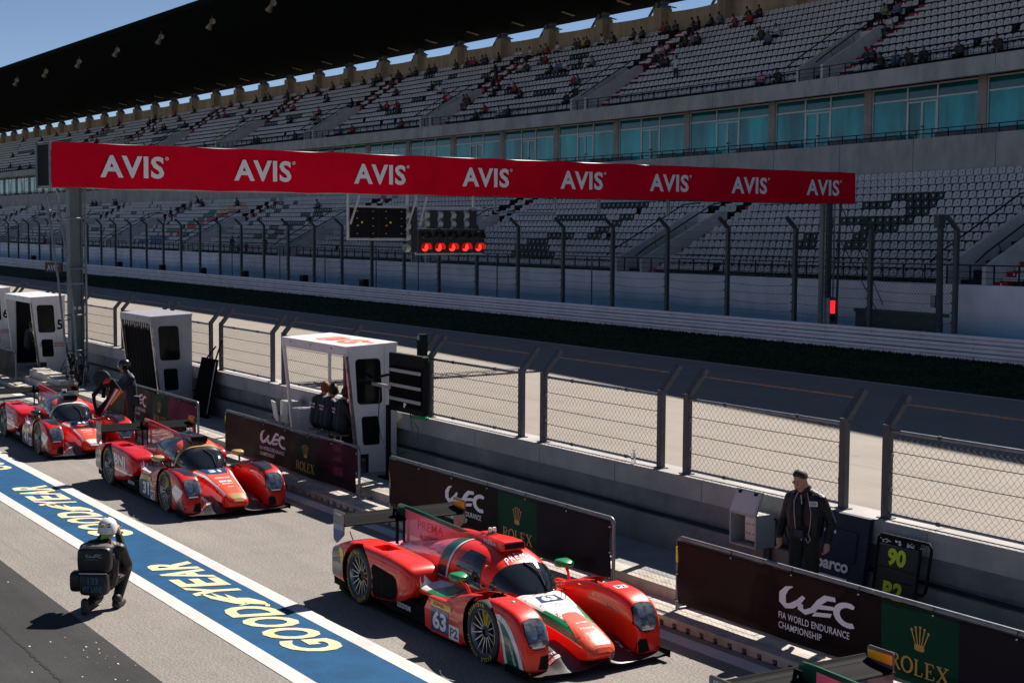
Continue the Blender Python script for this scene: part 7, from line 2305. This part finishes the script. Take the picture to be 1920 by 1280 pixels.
        for s in (-1, 1):
            T = lambda P, m, off: decal(b, bv, poly2([(x, s*y) for x, y in P]), lambda u, v: (u, v, .62), DN, m, .05, off)
            T([(-.50, .60), (-.50, .86), (-1.75, .76), (-1.62, .58)], P_white, .003)
            T([(-1.5, .42), (-1.7, .42), (-1.7, .6), (-1.45, .62)], P_gold, .004)
            T([(-1.0, .50), (-1.1, .72), (-1.2, .72), (-1.15, .5)], P_dkred, .005)
        b.build("side_pod_stripes", sp_, recalc=False)
        b = MB()
        for i in range(30):      # coloured cap over the screen with a pale band
            for j in range(5):
                q = lambda i, j: can_pt(-.665-.10*abs(2*i/30-1)**3-.065*j/5, math.pi*(.02+.96*i/30), .005)
                b.poly([q(i, j), q(i+1, j), q(i+1, j+1), q(i, j+1)], P_gold if num == "31" else P_white)
                if 6 <= i < 24:
                    q2 = lambda i, j: can_pt(-.735-.30*j/5, math.pi*(.02+.96*i/30), .006)
                    b.poly([q2(i, j), q2(i+1, j), q2(i+1, j+1), q2(i, j+1)], P_salmon)
        decal(b, bc, fit(text2d("KFC" if num == "31" else "SONANGOL", .04, .2), .26, .10), front_read(-.76, -.13), DN, M_wht, .03, .010)
        decal(b, bc, fit(text2d("SKETCHERS", .03, .15), .38, .03), lambda u, v: (.2, -.19+u, .882+v-.9*(u-.19)**2), (-1, 0, 0), M_black, .03, .010)
        for i in range(6):
            for s in (-1, 1):
                q = lambda i, j: can_pt(-.86-.02*j-.5*i/6, math.pi/2+s*(math.pi/2-R(12)-R(48)*(1-i/6)), .006)
                b.poly([q(i, 0), q(i+1, 0), q(i+1, 1.8), q(i, 1.8)], P_gold if num == "31" else P_white)
        b.build("cockpit_stripe", can, recalc=False)
        b = MB(); decal(b, bvh_of([spo.data]), fit(text2d("TURBO" if num == "31" else "Sonangol", .03, .2), .26, .05), front_read(.74, -.62), DN, M_wht, .04, .004); decal(b, bvh_of([spo.data]), fit(text2d("TURBO" if num == "31" else "Sonangol", .03, .2), .26, .05), front_read(.74, .36), DN, M_wht, .04, .004); b.build("splitter_lettering", spo, recalc=False)
    return f
M_cageR = mat("cage_red", (.45, .03, .02), .5, var=0)
green = dict(main=P_red, canopy=P_red, front=P_red, rear=P_red, pod=P_salmon, deck=P_pink, panel=P_red, chip=P_dkred, scoop=P_red, scoop_text="PREMA", mirror=P_green, stalk=P_red, finedge=P_dgreen, fin=P_pink, finline=P_white, cage=M_cageR,
             fintext=[("PREMA", -3.05, .86, .66, .115, M_decr, 0), ("IRON DAMES", -2.98, .735, .46, .075, P_black, 0)], endplate=P_grey, ep2=P_blue, eptext="PREMA", tail=P_grey, rearside=M_carb, num="63", decals=decals_green)
red = dict(main=P_red, canopy=P_black, front=P_dkred, rear=P_dkred, pod=P_red, deck=P_dkred, panel=P_grey, chip=P_gold, scoop=P_black, scoop_text="", mirror=P_gold, stalk=P_black, finedge=P_dkred, fin=P_sunset, finline=P_black, cage=M_clamp,
           fintext=[("TEAM WRT", -3.0, .95, .42, .07, P_pink, 0)], endplate=P_grey, ep2=P_black, eptext="", tail=P_grey, rearside=P_dkred, num="31", decals=decals_red("31", "BNI", "BRIMO"))
c63 = build_car("red race car 63 with white and green stripes, green mirrors and a pink fin", (-13.97, 9.255, 0), green)
c31 = build_car("red and black race car 31 with gold trim, middle of the parked row", (-24.16, 9.285, 0), red)
r41 = dict(red, num="41", mirror=P_black, decals=decals_red("41", "Sonangol", "PLATINUM"), chip=P_black)
c41 = build_car("red and black race car 41 with its far door raised, farthest of the parked row", (-31.52, 9.175, 0), r41, R(-1), True)
# raised door of the far car: frame with an open window, standing up from the far sill
dn = MB()
dr, du, dnn = Vector((.50, .86, .0)), Vector((.0, .05, 1)), Vector((.86, -.50, 0))
DB = Vector((-.28, .47, .66))
def dfn(u, v, w): return DB+dr*u+du*v+dnn*w
ring = [(-.13, .35), (-.15, .49), (.13, .81), (.31, .80), (.54, .52), (.05, .0), (-.05, .06)]
hole = [(-.06, .35), (-.07, .43), (.14, .68), (.25, .68), (.23, .46), (.0, .20), (-.02, .2)]
for k in range(7):
    k2 = (k+1) % 7
    dn.hexa([dfn(*ring[k], 0), dfn(*ring[k2], 0), dfn(*hole[k2], 0), dfn(*hole[k], 0), dfn(*ring[k], .05), dfn(*ring[k2], .05), dfn(*hole[k2], .05), dfn(*hole[k], .05)], M_black)
dd = dn.build("door", c41)
b = MB()
b.prism([(.06, .02), (.54, .52), (.47, .60), (.36, .62), (.30, .50)], lambda u, v, w: dfn(u, v, w), .052, .058, P_dkred)
b.prism([(.13, .14), (.17, .17), (.44, .58), (.39, .60)], lambda u, v, w: dfn(u, v, w), .0605, .062, P_white)
b.prism([(.26, .27), (.30, .28), (.50, .54), (.47, .57)], lambda u, v, w: dfn(u, v, w), .0605, .062, M_dhl)
b.prism([(.08, .70), (.13, .79), (.27, .79), (.22, .72)], lambda u, v, w: dfn(u, v, w), .052, .058, P_dkred)
b.build("door_stripe", dd)
for q_ in (c63, c31, c41): q_.scale = (1, .95, 1)
c4 = copy_tree(c63)
c4.location = (-5.80, 8.73, 0)
c4["label"] = "race car at the photo's bottom right corner, only its rear wing and fin top showing"
